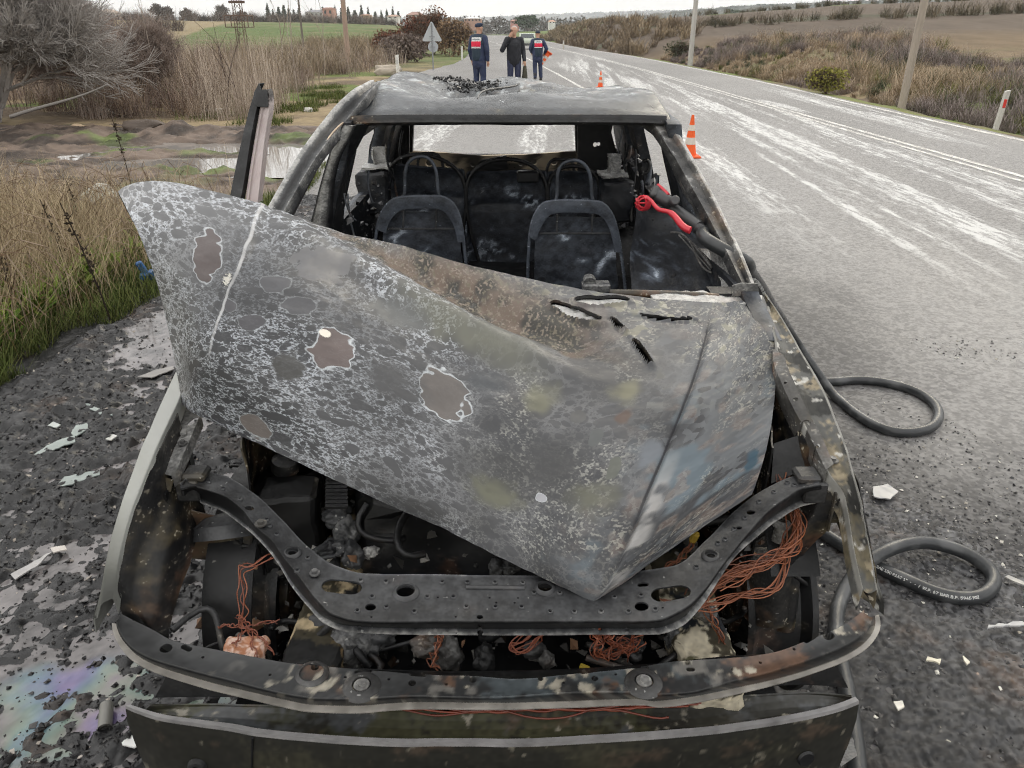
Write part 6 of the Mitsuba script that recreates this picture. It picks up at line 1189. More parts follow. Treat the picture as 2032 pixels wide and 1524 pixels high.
CARP('damper', cat([cyl(at(1525, 1165, .42), (0, .2, 1), .055, .16, 22), cyl(at(1560, 1170, .42), (0, .2, 1), .03, .2, 16)]), smooth=40, uv=(.22, .8))
CARP('charger_pipe', tube(csp([at(610, 1330, .40), at(612, 1290, .42), at(640, 1255, .46), at(668, 1222, .5)], 16), .008, 8), smooth=True, uv=(.3, .3))
# bare copper wiring
def strands(name, path, n, spread, seed, col=((.075, .022, .012), (.30, .098, .042)), r=.0014, parent=None, k=36):
    g = rng(seed); p = csp(np.array([at(a, b, z) for a, b, z in path]), k); ms, cs = [], []
    for i in range(n):
        ph = g.random(3) * 6.28; fq = 2 + 4 * g.random(3); t = np.linspace(0, 1, k)[:, None]
        off = spread * (g.normal(0, 1, 3) * .8 + .9 * np.sin(ph + fq * t * 5)) * (.6 + .8 * t if i % 3 else 1.3 - .6 * t)
        e = k - g.integers(0, 5); m = tube((p + off)[:e], r, 5, cap=False); ms.append(m); c = np.asarray(col[0]) + (np.asarray(col[1]) - np.asarray(col[0])) * g.random(); cs.append(np.tile(c, (len(m.vertices), 1)))
    return CARP(name, cat(ms), bsdf='reflector', smooth=True, color=np.vstack(cs), **({'parent': parent} if parent else {}))
scene['copper'] = prin(VC, .4, .5, metallic=.3)
labels[strands('copper_wiring', [(1545, 935, .72), (1572, 1000, .68), (1583, 1050, .65), (1565, 1092, .63), (1515, 1118, .63), (1455, 1140, .62), (1410, 1168, .60), (1385, 1205, .56)], 26, .0085, 1)] = {'label': 'thick bundle of bare orange copper wire'}
strands('copper_wiring', [(1560, 1070, .62), (1558, 1125, .60), (1535, 1170, .57), (1500, 1178, .56), (1450, 1188, .56), (1390, 1205, .55), (1330, 1195, .58), (1300, 1185, .58)], 8, .005, 2)
strands('copper_wiring', [(1400, 1195, .55), (1418, 1235, .50), (1432, 1270, .46), (1428, 1305, .42)], 5, .004, 3)
strands('copper_wiring', [(1376, 1040, .66), (1372, 1075, .64), (1350, 1105, .62), (1310, 1130, .60)], 5, .004, 4)
strands('copper_wiring', [(1075, 1252, .5), (1040, 1265, .48), (1018, 1285, .46), (1035, 1290, .46), (1070, 1268, .48), (1095, 1258, .5)], 5, .006, 5, ((.16, .04, .02), (.34, .11, .06)))
strands('copper_wiring', [(1180, 1250, .52), (1186, 1280, .47), (1195, 1305, .44), (1225, 1290, .45), (1262, 1278, .46)], 10, .009, 6, ((.16, .04, .02), (.38, .12, .06)))
strands('copper_wiring', [(1215, 1250, .52), (1212, 1275, .47), (1240, 1290, .45), (1262, 1255, .5)], 6, .007, 7, ((.16, .04, .02), (.38, .12, .06)))
strands('copper_wiring', [(538, 1108, .56), (510, 1118, .55), (486, 1130, .54), (484, 1170, .50), (482, 1215, .46), (492, 1260, .44)], 4, .005, 8, ((.18, .05, .03), (.42, .14, .07)))
for i, (a, b) in enumerate(((430, 1245), (560, 1235), (455, 1300), (510, 1320), (545, 1300), (470, 1225))): strands('copper_wiring', [(492, 1245, .47), ((492 + a) / 2, (1245 + b) / 2 - 6, .475), (a, b, .465)], 2, .003, 20 + i, ((.14, .04, .025), (.34, .11, .06)))
strands('copper_wiring', [(700, 1398, .44), (800, 1400, .43), (950, 1404, .43), (1100, 1402, .43), (1250, 1398, .43), (1400, 1388, .44)], 12, .007, 9, ((.06, .015, .01), (.28, .06, .03)), .0022)
strands('copper_wiring', [(865, 1260, .48), (872, 1275, .46), (862, 1300, .44), (870, 1330, .42)], 6, .005, 10, ((.14, .05, .03), (.34, .12, .06)))
CARP('wire_plug', box(at(1378, 1066, .665), (.014, .014, .03), rot=(.3, .2, 0), bev=.003), bsdf='painted', color=(.50, .34, .05)); CARP('wire_plug', box(at(1160, 1325, .44), (.022, .012, .012), rot=(0, .2, -.3), bev=.003), bsdf='painted', color=(.45, .33, .04))
CARP('rust_block', jitter(box(at(487, 1290, .455), (.085, .06, .03), rot=(0, 0, .1), bev=.008).subdivide_to_size(.006), .012, 34), bsdf='painted', color=lambda v: np.array([.44, .20, .11]) + np.array([.30, .36, .36]) * sstep(.42, .6, meshkit.fbm(v * 90, 3, 1))[:, None], label='crumbling orange and white block among loose copper wires')
CARP('black_cable', tube(csp([at(1548, 1090, .55), at(1565, 1130, .5), at(1605, 1165, .42), at(1618, 1195, .36), at(1608, 1225, .3), at(1570, 1240, .28)], 30), .006, 7), smooth=True, uv=(.02, 0))

# charred hoses, brackets and melted bits in the bay
g = rng(77); ms = []
for i in range(34):
    a, b = g.uniform(430, 1500), g.uniform(960, 1310); z = .60 if b < 1140 else .43; z -= .06 * g.random(); p0 = at(a, b, z); pts = [p0]
    for k in range(3): pts.append(pts[-1] + g.normal(0, 1, 3) * [.06, .035, .022])
    CARP('burnt_pipe', tube(csp(np.array(pts), 14), .004 + .007 * g.random(), 8), parent=eng, smooth=True, uv=(.08 + .5 * g.random() ** 2, .5 * g.random()))
n = 520; a, b = g.uniform(400, 1540, n), g.uniform(960, 1325, n); z = np.where(b < 1140, .57, .40) - .08 * g.random(n)
ok = ~((b > 1130) & (b < 1250) & (a > 620) & (a < 1320)); a, b, z = a[ok], b[ok], z[ok]; n = len(a)
m, c = chips(n, np.array([at(*q) for q in zip(a, b, z)]), .004 + .016 * g.random(n) ** 2, .4 + .6 * g.random(n), tones(g, n, (.008, .008, .008), (.30, .29, .27), 2.5), 78, 1.2)
rc = np.repeat(g.random(n) < .22, 6); c[rc] *= np.array([1.25, .72, .45])
CARP('melted_bits', m, bsdf='glossy', parent=eng, smooth=False, color=c, kind='stuff')

# scorched strips, clips and cable stumps along the cabin sides
g = rng(91)
for i in range(46):
    sgn = 1 if i % 2 else -1; y0 = g.uniform(2.5, 4.1); z0 = g.uniform(.62, 1.22); x0 = sgn * (float(xs(np.array(z0))) - .075 - .06 * g.random()) - .01; p0 = np.array([x0, y0, z0]); L = .06 + .22 * g.random()
    pts = [p0, p0 + [sgn * .01 * g.normal(), .02 * g.normal(), -L * .5], p0 + [-sgn * .03 * g.random(), .05 * g.normal(), -L]]
    CARP('trim_strip', tube(csp(np.array(pts), 10), .003 + .009 * g.random() ** 2, 5), bsdf='cabin_soot', smooth=True, uv=(.10 + .6 * g.random() ** 2, .5 * g.random()))
n = 260; sd = np.where(g.random(n) < .5, -1, 1); zz = g.uniform(.55, 1.15, n); P = np.stack([sd * (xs(zz) - .08 - .10 * g.random(n)) - .01, g.uniform(2.5, 4.2, n), zz], -1)
m, c = chips(n, P, .004 + .014 * g.random(n) ** 2, .4 + .6 * g.random(n), tones(g, n, (.008, .008, .009), (.22, .22, .23), 2.5), 92, 1.4)
CARP('cabin_flakes', m, bsdf='glossy', smooth=False, color=c, kind='stuff')
n = 420; P = np.stack([g.uniform(-.6, .58, n), g.uniform(2.3, 3.7, n), g.uniform(.42, .60, n)], -1); m, c = chips(n, P, .006 + .022 * g.random(n) ** 2, .4 + .6 * g.random(n), tones(g, n, (.01, .01, .011), (.26, .27, .29), 2.2), 93, 1.4)
CARP('cabin_ash', m, bsdf='glossy', smooth=False, color=c, kind='stuff')
# ---------------------------------------------------------------- nozzle and hose
RED, BLK = (.52, .025, .04), (.035, .036, .038)
k = thing('fire_nozzle', 'black fire nozzle with red handle and red guard ring lying in the window opening', 'nozzle')
N = lambda a, b, y: aty(a, b, y)
put('barrel', tube([N(1322, 402, 2.66), N(1335, 413, 2.62), N(1388, 449, 2.50)], [.020, .020, .0185], 20), 'glossy', k, smooth=40, color=(.055, .056, .058))
put('collar', lathe([(.015, -.02), (.021, -.02), (.022, .0), (.017, .012), (.016, .024), (.010, .03)], N(1393, 459, 2.48), N(1393, 459, 2.48) - N(1370, 440, 2.54), 20), 'glossy', k, smooth=40, color=(.02, .02, .022))
put('valve_body', totri(m3.Manifold.batch_hull([totri_ for totri_ in [m3.Manifold.sphere(.026, 20).translate(N(1303, 388, 2.66).tolist()), m3.Manifold.sphere(.024, 20).translate(N(1325, 400, 2.62).tolist())]])), 'glossy', k, smooth=40, color=BLK)
put('cap', lathe([(0, .022), (.013, .022), (.0165, .018), (.017, -.02), (0, -.02)], N(1338, 399, 2.58), (-.05, -.95, .35), 22), 'glossy', k, smooth=30, color=(.05, .05, .053))
put('grip', totri(m3.Manifold.batch_hull([m3.Manifold.sphere(.015, 16).translate(N(1301, 376, 2.66).tolist()), m3.Manifold.sphere(.012, 16).translate(N(1296, 386, 2.64).tolist()), m3.Manifold.sphere(.016, 16).translate(N(1308, 386, 2.66).tolist())])), 'glossy', k, smooth=40, color=(.05, .05, .05))
put('bail_handle', cat([tube(csp([N(1305, 367, 2.68), N(1314, 375, 2.66), N(1326, 387, 2.62)], 12), .0065, 10)]), 'reflector', k, smooth=40, color=RED)
put('bail_handle', cat([tube(csp([N(1284, 393, 2.60), N(1297, 405, 2.57), N(1311, 417, 2.54), N(1322, 419, 2.53), N(1345, 437, 2.48), N(1370, 457, 2.43)], 24), np.r_[np.linspace(.006, .008, 12), np.linspace(.010, .0125, 12)], 12)]), 'reflector', k, smooth=40, color=RED)
put('front_guard', lathe([(.020, -.010), (.0265, -.012), (.028, 0), (.0265, .012), (.020, .010)], N(1277, 403, 2.62), (-.75, -.45, .1), 28), 'reflector', k, smooth=40, color=RED)
for a in range(8):
    M = frame((-.75, -.45, .1)); q = lambda r_, z_: (M[:3, :3] @ np.array([r_ * math.cos(a * .785), r_ * math.sin(a * .785), z_])) + N(1277, 403, 2.62)
    put('guard_bar', tube([q(.026, .0), q(.020, .022), q(.006, .028)], .0028, 6), 'reflector', k, color=RED)
put('spray_head', lathe([(0, .01), (.017, .008), (.019, -.03), (0, -.03)], N(1280, 403, 2.63), (-.75, -.45, .1), 22), 'glossy', k, smooth=40, color=(.03, .012, .014))
HR = .0225
hose_pts = [N(1396, 462, 2.47), N(1415, 484, 2.38), np.array([.742, 2.33, .985]), at(1487, 536, .93), at(1500, 557, .86), at(1521, 590, .72), at(1550, 632, .48), at(1592, 697, .18), at(1640, 765, .045), at(1700, 822, HR), at(1772, 856, HR), at(1832, 854, HR), at(1861, 832, HR), at(1852, 800, HR), at(1815, 776, HR), at(1760, 760, HR), at(1705, 754, HR), at(1655, 757, HR)]
hose_pts += [np.array([1.15, 3.45, HR]), np.array([.85, 3.2, HR]), np.array([.72, 2.85, HR]), np.array([.80, 2.50, HR]), np.array([.98, 2.33, HR]), at(1622, 1052, HR), at(1680, 1088, HR), at(1740, 1124, HR), at(1800, 1152, HR), at(1870, 1180, HR), at(1930, 1186, HR), at(1966, 1168, HR), at(1966, 1135, HR), at(1930, 1105, HR + .01), at(1870, 1082, HR + .02), at(1810, 1078, HR + .045), at(1758, 1094, HR + .05), at(1705, 1130, HR + .03), at(1668, 1190, HR), at(1660, 1262, HR), at(1676, 1350, HR), at(1692, 1440, HR), at(1704, 1560, HR), at(1700, 1750, HR)]
HP = np.array(hose_pts); d_ = np.r_[0, np.cumsum(np.linalg.norm(np.diff(HP, axis=0), axis=1))]; HS = CubicSpline(d_, HP); sN = np.linspace(0, d_[-1], 620); hp = HS(sN); hp[40:, 2] = np.maximum(hp[40:, 2], HR * .98)
hose = thing('fire_hose', 'thick black rubber hose looped twice on the road beside the car', 'hose')
put('hose', tube(hp, HR, 20), 'glossy', hose, smooth=60, color=lambda v: np.array([.026, .028, .030]) + .05 * sstep(.45, .7, meshkit.fbm(v * 16, 3, 3))[:, None])
def hose_text(s0, txt, h, up, flip=1):
    m = meshkit.text_mesh(txt, h, .0006, bold=True); m = m.subdivide_to_size(.004); v = np.asarray(m.vertices); s = s0 + flip * v[:, 0]; p = HS(s); t = HS(s, 1); t /= np.linalg.norm(t, axis=1, keepdims=True)
    u = np.asarray(up, float); u = u - t * (t @ u)[:, None]; u /= np.linalg.norm(u, axis=1, keepdims=True); w = np.cross(t, u) * flip
    if True: a = -(v[:, 1] - h / 2) / HR * 1.0
    p[:, 2] = np.where(s > 1.2, np.maximum(p[:, 2], HR * .98), p[:, 2])
    r_ = HR + .0003 + v[:, 2]; sgn = np.sign((w * (CAM - p)).sum(1)).mean()
    m.vertices = p + (np.cos(a)[:, None] * u + np.sin(a)[:, None] * w) * r_[:, None]
    put('lettering', m, 'painted', hose, smooth=False, color=(.62, .62, .60))
def s_at(px, py):
    d = (hp - CAM) @ FWD; X_ = 1016 + FPX * hp[:, 0] / d; Y_ = 762 - FPX * ((hp - CAM) @ UPV) / d; j = (X_ - px) ** 2 + (Y_ - py) ** 2; return sN[np.argmin(j)]
to_cam = (CAM - at(1850, 1175, .05)); to_cam = to_cam / np.linalg.norm(to_cam)
hose_text(s_at(1730, 1118), 'TOR SAE 100 R1AT 1"  -  -  /  W.P. 67 BAR B.P. 5945 PSI', .0085, to_cam)
to_cam2 = (CAM - at(1620, 740, .1)); to_cam2 = to_cam2 / np.linalg.norm(to_cam2)
hose_text(s_at(1488, 530), 'R1AT 1"  -  /  W.P. 67 BAR B.P. 5945 PSI   SAE 100 R1AT 1"  -  W.P. 67 BAR', .010, to_cam2)

# ---------------------------------------------------------------- burnt remains on the roof
k = thing('charred_debris', 'heap of black charred plastic lying across the rear of the roof', 'debris'); r = rng(9)
cl = [(875, 158, 3.84, .03), (890, 155, 3.86, .025), (905, 160, 3.82, .025), (920, 166, 3.75, .03), (935, 172, 3.60, .035), (950, 172, 3.58, .04), (930, 178, 3.50, .03), (965, 168, 3.65, .03), (980, 164, 3.74, .025), (993, 161, 3.80, .018), (945, 165, 3.7, .03), (915, 160, 3.8, .02), (900, 177, 3.45, .015), (957, 178, 3.48, .025)]
P_, S_ = [], []
for (a, b, y, s) in cl:
    q = aty(a, b, y); n = 24; P_.append(q + r.normal(0, 1, (n, 3)) * [s * 1.2, s * 1.0, s * .18]); S_.append(s * (.12 + .28 * r.random(n) ** 1.5))
P_, S_ = np.vstack(P_), np.concatenate(S_); m, c = chips(len(P_), P_, S_, .75, tones(r, len(P_), (.006, .006, .007), (.05, .05, .052), 2), 10, 1.2); put('char', m, 'glossy', k, smooth=False, color=c, kind='stuff')
k = thing('burnt_wire', 'thin black wire curling over the front edge of the collapsed roof hollow', 'wire')
w_ = tube(csp([aty(1030, 166, 3.66), aty(1000, 174, 3.45), aty(970, 178, 3.3), aty(952, 186, 3.14), aty(948, 197, 3.03)], 30), .0045, 6); scene[k] = mikit.ply(w_, 'glossy', smooth=True, color=np.tile([.01, .01, .011], (len(w_.vertices), 1)))
k = thing('foil_scrap', 'crumpled silver foil scrap on the front of the roof', 'scrap'); q = np.stack([np.linspace(aty(984, 203, 3.02), aty(996, 218, 2.93), 9), np.linspace(aty(1008, 207, 2.99), aty(996, 218, 2.93), 9)], 1); q = q[:, :1] * (1 - np.linspace(0, 1, 6)[None, :, None]) + q[:, 1:] * np.linspace(0, 1, 6)[None, :, None]
q = q + np.array([0, 0, .008]) + .02 * (np.stack([meshkit.fbm(q * 60 + i, 2, i) for i in range(3)], -1) - .5); m = shell(q, .002); scene[k] = mikit.ply(m, 'glossy', color=np.tile([.5, .52, .53], (len(m.vertices), 1)))

# ---------------------------------------------------------------- traffic cones
def cone(base, h, label, M=None):
    k = thing('traffic_cone', label, 'cone', None); r0, r1 = h * .17, h * .03; OR, WH = (.72, .105, .022), (.55, .50, .44)
    T_ = np.eye(4); T_[:3, 3] = base
    if M is not None: T_[:3, :3] = M
    rad = lambda t: r0 * (1 - t) + r1 * t
    def seg(a, b, o): return lathe([(rad(a) - .01, h * (.05 + .95 * a)), (rad(a) + o, h * (.05 + .95 * a)), (rad(b) + o, h * (.05 + .95 * b)), (rad(b) - .01, h * (.05 + .95 * b))], sides=28)
    P = [('body', cat([seg(0, 1, 0), lathe([(0, h * .999), (r1, h * .999), (r1, h * .97)], sides=28)]), OR), ('band', seg(.28, .45, .003), WH), ('band', seg(.62, .76, .003), WH)]
    b = box((0, 0, h * .028), (h * .5, h * .5, h * .055), bev=h * .015); P.append(('base', b, (.74, .11, .03)))
    for n_, m, c in P:
        m = m.copy(); m.apply_transform(T_); put(n_, m, 'painted', k, color=lambda v, c=c: np.asarray(c) * (.85 + .3 * meshkit.fbm(v * 14, 3, 3))[:, None])
    return k
q = at(1367, 312); cone(q, .58, 'orange traffic cone with two white bands nearest the car')
q = at(1191, 174); cone(q, .50, 'orange traffic cone standing farther down the road')

# ---------------------------------------------------------------- people
def blob(bones, ref=.028, smooth=6):
    ms = []
    for a, ra, b, rb in bones: ms.append(m3.Manifold.hull(m3.Manifold.sphere(ra, 16).translate(list(map(float, a))) + m3.Manifold.sphere(rb, 16).translate(list(map(float, b)))))
    m = totri(m3.Manifold.batch_boolean(ms, m3.OpType.Add).refine_to_length(ref)); m.merge_vertices(); trimesh.smoothing.filter_taubin(m, iterations=smooth); return m
def ell(c, s, n=20): return m3.Manifold.sphere(1, n).scale(list(map(float, s))).translate(list(map(float, c)))
def person(x, y, H, yaw, label, pose, cloth, head_yaw=0.0, z=0.0):
    k = thing('person', label, 'person'); s = H / 1.78; R_ = np.array([[math.cos(yaw), -math.sin(yaw), 0], [math.sin(yaw), math.cos(yaw), 0], [0, 0, 1]])
    def place_(m): m = totri(m).copy(); m.vertices = (np.asarray(m.vertices) * s) @ R_.T + [x, y, z]; return m
    J = dict(pelvis=(0, 0, .95), chest=(0, .01, 1.30), neck=(0, .0, 1.47), head=(0, .03, 1.64), sl=(-.19, 0, 1.42), sr=(.19, 0, 1.42), hl=(-.095, 0, .93), hr=(.095, 0, .93), kl=(-.11, .03, .50), kr=(.11, .03, .50), al=(-.12, -.02, .09), ar=(.12, -.02, .09), el=(-.26, -.03, 1.14), er=(.26, -.03, 1.14), wl=(-.27, .06, .90), wr=(.27, .06, .90)); J.update(pose); J = {a: np.array(b, float) for a, b in J.items()}
    SK = (.46, .27, .19); hy = np.array([[math.cos(head_yaw), -math.sin(head_yaw), 0], [math.sin(head_yaw), math.cos(head_yaw), 0], [0, 0, 1]]); hd = lambda p: tuple(hy @ np.array(p) + J['head'])
    def hand(w, e, side, curl=.5):
        d = (w - e) / np.linalg.norm(w - e); q = np.cross(d, [0, 1, .2]); q /= np.linalg.norm(q); nrm = np.cross(d, q); bs = [(w, .030, w + d * .07, .030), (w + q * .018, .022, w + d * .08 + q * .022, .018), (w - q * .018, .022, w + d * .08 - q * .022, .018)]
        for i, L in enumerate((.060, .070, .066, .052)):
            b0 = w + d * .085 + q * (.027 - .018 * i); m1 = b0 + d * L * .6 + nrm * .01 * curl; bs += [(b0, .0095, m1, .0088), (m1, .0088, m1 + (d * (1 - curl * .6) + nrm * curl) * L * .45, .0075)]
        t0 = w + d * .025 + q * .03; bs += [(t0, .012, t0 + d * .035 + q * .025 + nrm * .015, .010), (t0 + d * .035 + q * .025 + nrm * .015, .010, t0 + d * .065 + q * .025 + nrm * .02, .0085)]; return bs
    core = [(J['pelvis'], .13, J['chest'], .145), (J['chest'], .14, J['neck'], .07), (J['neck'], .058, J['head'] - [0, .02, .03], .06), (J['sl'], .06, J['sr'], .06)]
    for a, b in (('l', -1), ('r', 1)):
        core += [(J['h' + a], .088, J['k' + a], .056), (J['k' + a], .056, J['a' + a], .040), (J['a' + a], .042, J['a' + a] + [0, .14, -.05], .035), (J['s' + a], .058, J['e' + a], .042), (J['e' + a], .042, J['w' + a], .030)] + hand(J['w' + a], J['e' + a], b)
    head = [(hd((0, -.01, .035)), .088, hd((0, .012, .0)), .080), (hd((0, .03, -.03)), .064, hd((0, .052, -.085)), .038), (hd((0, .085, .01)), .012, hd((0, .102, -.022)), .013), (hd((-.078, -.01, -.01)), .016, hd((-.082, -.018, .025)), .016), (hd((.078, -.01, -.01)), .016, hd((.082, -.018, .025)), .016), (hd((-.03, .078, .028)), .018, hd((.03, .078, .028)), .018), (hd((-.02, .074, -.052)), .012, hd((.02, .074, -.052)), .012)]
    body = blob(core + head, .022, 5); bk = put('body', place_(body), 'painted', k, smooth=True, color=SK)
    for sx in (-1, 1): put('eye', place_(ell(hd((sx * .032, .088, .022)), (.012, .008, .007))), 'glossy', bk if False else k, smooth=True, color=(.03, .02, .02))
    tr = [(J['pelvis'] + [0, 0, -.02], .15, J['pelvis'] + [0, 0, .1], .15)]
    for a in 'lr': tr += [(J['h' + a], .108, J['k' + a], .082), (J['k' + a], .082, J['a' + a] + [0, 0, .06], .07)]
    put('trousers', place_(blob(tr, .03, 4)), 'painted', k, smooth=True, color=lambda v: np.asarray(cloth['trousers']) * (.6 + .8 * meshkit.fbm(v * 11, 3, 3))[:, None])
    for a in 'lr': put('shoe', place_(blob([(J['a' + a] + [0, -.02, -.02], .052, J['a' + a] + [0, .15, -.045], .042), (J['a' + a], .058, J['a' + a] + [0, 0, .14], .062)], .03, 3)), 'glossy', k, smooth=True, color=(.012, .012, .013))
    jk = [(J['pelvis'] + [-.07, 0, -.10 + cloth.get('hem', 0)], .125, J['pelvis'] + [.07, 0, -.10 + cloth.get('hem', 0)], .125), (J['pelvis'] + [-.06, 0, -.10 + cloth.get('hem', 0)], .125, J['chest'] + [-.05, 0, -.02], .135), (J['pelvis'] + [.06, 0, -.10 + cloth.get('hem', 0)], .125, J['chest'] + [.05, 0, -.02], .135), (J['chest'], .165, J['neck'] + [0, 0, -.05], .095), (J['sl'], .082, J['sr'], .082), (J['neck'] + [0, -.01, -.04], .080, J['neck'] + [0, -.01, .0], .072)]
    jk += [(J['pelvis'] + [0, 0, .06], .165, J['chest'] + [0, 0, -.02], .172), (J['pelvis'] + [0, 0, -.10 + cloth.get('hem', 0)], .14, J['pelvis'] + [0, 0, .06], .165)]
    jk += [(J['pelvis'] + [sx * .06, 0, -.02], .145, J['chest'] + [sx * .06, 0, 0], .15) for sx in (-1, 1)]
    for a in 'lr': jk += [(J['s' + a], .085, J['e' + a], .068), (J['e' + a], .068, J['w' + a] + (J['e' + a] - J['w' + a]) * .08, .052)]
    put('jacket', place_(blob(jk, .03, 4)), 'painted', k, smooth=True, color=lambda v: np.asarray(cloth['jacket']) * (.55 + .9 * meshkit.fbm(v * 9, 3, 5))[:, None])
    if 'vest' in cloth:
        vs = blob([(J['pelvis'] + [0, 0, .02], .182, J['chest'] + [0, 0, -.04], .188), (J['chest'] + [-.07, 0, 0], .15, J['chest'] + [.07, 0, 0], .15), (J['chest'], .17, J['neck'] + [0, 0, -.06], .11), (J['sl'] * [.62, 1, 1], .10, J['sr'] * [.62, 1, 1], .10)], .022, 4); put('vest', place_(vs), 'painted', k, smooth=True, color=cloth['vest'])
        V = np.asarray(vs.vertices)
        def strip(z0, z1, w, col, name, o=.006, lean=0):
            gx_, gz_ = np.meshgrid(np.linspace(-w, w, 18), np.linspace(z0, z1, 6), indexing='ij'); Y_ = np.array([[V[np.abs(V[:, 0] - a) + np.abs(V[:, 2] - b) < .03][:, 1].min() if (np.abs(V[:, 0] - a) + np.abs(V[:, 2] - b) < .03).any() else -.15 for a, b in zip(ra, rb)] for ra, rb in zip(gx_, gz_)])
            q = np.stack([gx_, Y_ - o, gz_], -1); put(name, place_(shell(q, .003)), 'painted', k, smooth=True, color=col)
        z_ = J['chest'][2]; strip(z_ - .12, z_ + .14, .150, (.62, .62, .62), 'white_panel', .005); strip(z_ - .085, z_ + .045, .150, (.60, .015, .05), 'red_band', .010); strip(z_ + .075, z_ + .110, .12, (.22, .23, .25), 'grey_lettering_band', .010)
    if 'beret' in cloth: put('beret', place_(m3.Manifold.batch_hull([ell(hd((0, -.012, .085)), (.095, .108, .055)), ell(hd((0, -.02, .055)), (.094, .106, .02)), ell(hd((.03, .02, .11)), (.07, .08, .03))])), 'painted', k, smooth=40, color=cloth['beret'])
    if 'hair' in cloth: put('hair', place_(blob([(hd((0, -.035, .05)), .088, hd((0, -.04, .01)), .084)], .02, 3)), 'painted', k, smooth=True, color=cloth['hair'])
    return k, (lambda p: (np.asarray(p, float) * s) @ R_.T + [x, y, z]), J
NAVY, VEST = (.024, .034, .075), (.018, .034, .052)
x1 = at(951, 190)[0]
person(aty(951, 150, 22.6)[0], 22.6, 1.86, -.55, 'uniformed officer in navy with beret and red-banded vest, leftmost, looking to the right', dict(kl=(-.10, .02, .5), wl=(-.25, .04, .90), wr=(.25, .04, .88), er=(.27, -.02, 1.14)), dict(trousers=NAVY, jacket=NAVY, vest=VEST, beret=(.012, .022, .05), hem=-.06), head_yaw=-.35)
k2, L2_, J2 = person(aty(1020, 150, 23.2)[0], 23.2, 1.80, math.pi + .12, 'grey-haired man in black jacket holding a phone to his ear', dict(er=(.34, .06, 1.16), wr=(.145, .13, 1.49), el=(-.27, -.05, 1.13), wl=(-.29, .04, .88)), dict(trousers=(.028, .034, .07), jacket=(.016, .017, .022), hair=(.42, .42, .40)), head_yaw=-.25)
k = thing('phone', 'dark phone in the hand of the grey-haired man', 'phone'); q = L2_((.105, .07, 1.61)); scene[k] = mikit.ply(box(q, (.03, .075, .15), rot=(.25, .1, 0), bev=.004), 'glossy', color=np.tile([.015, .015, .017], (len(box(q, (.03, .075, .15), bev=.004).vertices), 1)))
k = thing('bag', 'dark olive bag hanging from the hand of the grey-haired man', 'bag'); q = L2_((-.30, .06, .78)); m = blob([(q + [0, 0, -.06], .05, q + [0, 0, -.40], .09), (q + [0, .1, -.14], .05, q + [0, .12, -.38], .07), (q + [0, -.1, -.14], .05, q + [0, -.12, -.38], .07)], .03, 4)
put('sack', m, 'painted', k, smooth=True, color=lambda v: np.array([.045, .042, .028]) * (.6 + .8 * meshkit.fbm(v * 14, 3, 3))[:, None]); put('strap', tube(csp([q + [-.03, 0, -.06], q + [0, 0, .03], q + [.03, 0, -.06]], 10), .008, 6), 'painted', k, color=(.03, .028, .02))
k3, L3_, J3 = person(aty(1066, 158, 29.6)[0], 29.6, 1.68, .18, 'uniformed officer in navy walking away with a cone under his arm', dict(er=(.34, -.06, 1.15), wr=(.30, .13, .98), el=(-.28, .02, 1.15), wl=(-.20, .18, 1.02), kl=(-.09, .05, .5), al=(-.10, -.08, .10), kr=(.13, .06, .52), ar=(.15, .02, .09)), dict(trousers=NAVY, jacket=NAVY, vest=VEST, beret=(.012, .018, .035), hem=-.06))
M = trimesh.transformations.euler_matrix(math.pi - .25, .55, 0)[:3, :3]; q = L3_((.46, .10, 1.02)); cone(q, .55, 'orange and white traffic cone carried upside down by the walking officer', M)
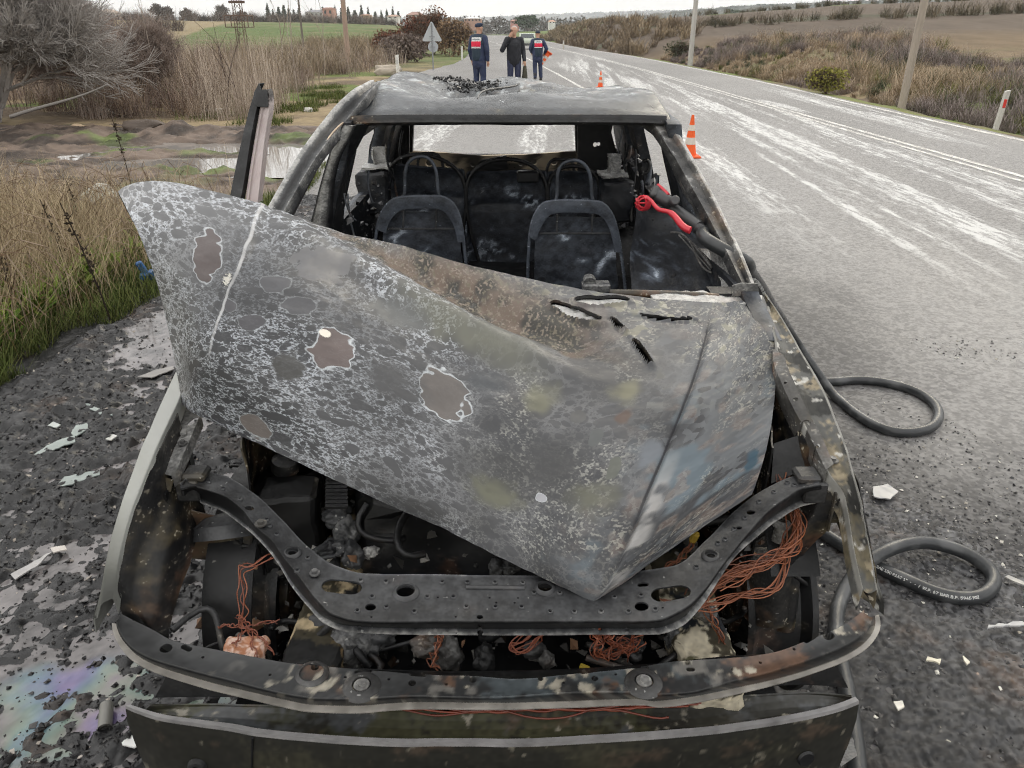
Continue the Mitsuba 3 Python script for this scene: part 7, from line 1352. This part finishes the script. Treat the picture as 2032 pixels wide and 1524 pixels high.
# ---------------------------------------------------------------- car parked down the road
k = thing('parked_car', 'pale green-white car far down the road half hidden by the walking officer', 'car'); cx, cy = aty(1046, 92, 84)[0], 84.0; PC = (.42, .46, .38)
prof = Polygon([(-2.0, .35), (2.0, .35), (2.05, .75), (1.95, .95), (1.0, 1.02), (.45, 1.48), (-1.1, 1.5), (-1.75, 1.05), (-2.05, .95)]).buffer(-.06).buffer(.06)
m = trimesh.creation.extrude_polygon(prof, 1.6, engine='earcut'); v = np.asarray(m.vertices); m.vertices = np.stack([v[:, 2] - .8, -v[:, 0], v[:, 1]], -1); m.invert() if m.volume < 0 else 0; m.apply_translation((cx, cy, 0)); put('body', m, 'glossy', k, color=PC)
w = gridmesh(np.stack([np.linspace((cx - .62, cy - .50, 1.42), (cx + .62, cy - .50, 1.42), 4), np.linspace((cx - .70, cy - .99, 1.06), (cx + .70, cy - .99, 1.06), 4)], 0)); w.invert() if w.face_normals[0, 1] > 0 else 0; w.apply_translation((0, -.02, .01)); put('windscreen', w, 'glossy', k, color=(.05, .06, .065), smooth=False)
for sx in (-1, 1):
    put('headlight', box((cx + sx * .6, cy - 2.04, .72), (.3, .06, .14), bev=.02), 'reflector', k, color=(.7, .7, .66)); put('mirror', box((cx + sx * .92, cy - .8, 1.02), (.16, .1, .12), bev=.02), 'glossy', k, color=PC)
    for yy_ in (-1.3, 1.25): put('wheel', lathe([(0, -.1), (.2, -.1), (.31, -.09), (.31, .09), (.2, .1), (0, .1)], (cx + sx * .74, cy + yy_, .31), (1, 0, 0), 22), 'painted', k, smooth=40, color=(.02, .02, .02))
put('bumper', box((cx, cy - 2.06, .48), (1.55, .1, .2), bev=.03), 'painted', k, color=(.08, .08, .08))
# ---------------------------------------------------------------- air
scene['haze'] = {'type': 'cube', 'to_world': mi.ScalarTransform4f().translate([0, 0, 110]).scale([6000, 6000, 125]), 'bsdf': {'type': 'null'}, 'interior': {'type': 'ref', 'id': 'haze_air'}}
labels['haze'] = {'kind': 'stuff', 'label': 'thin grey winter haze over the fields'}
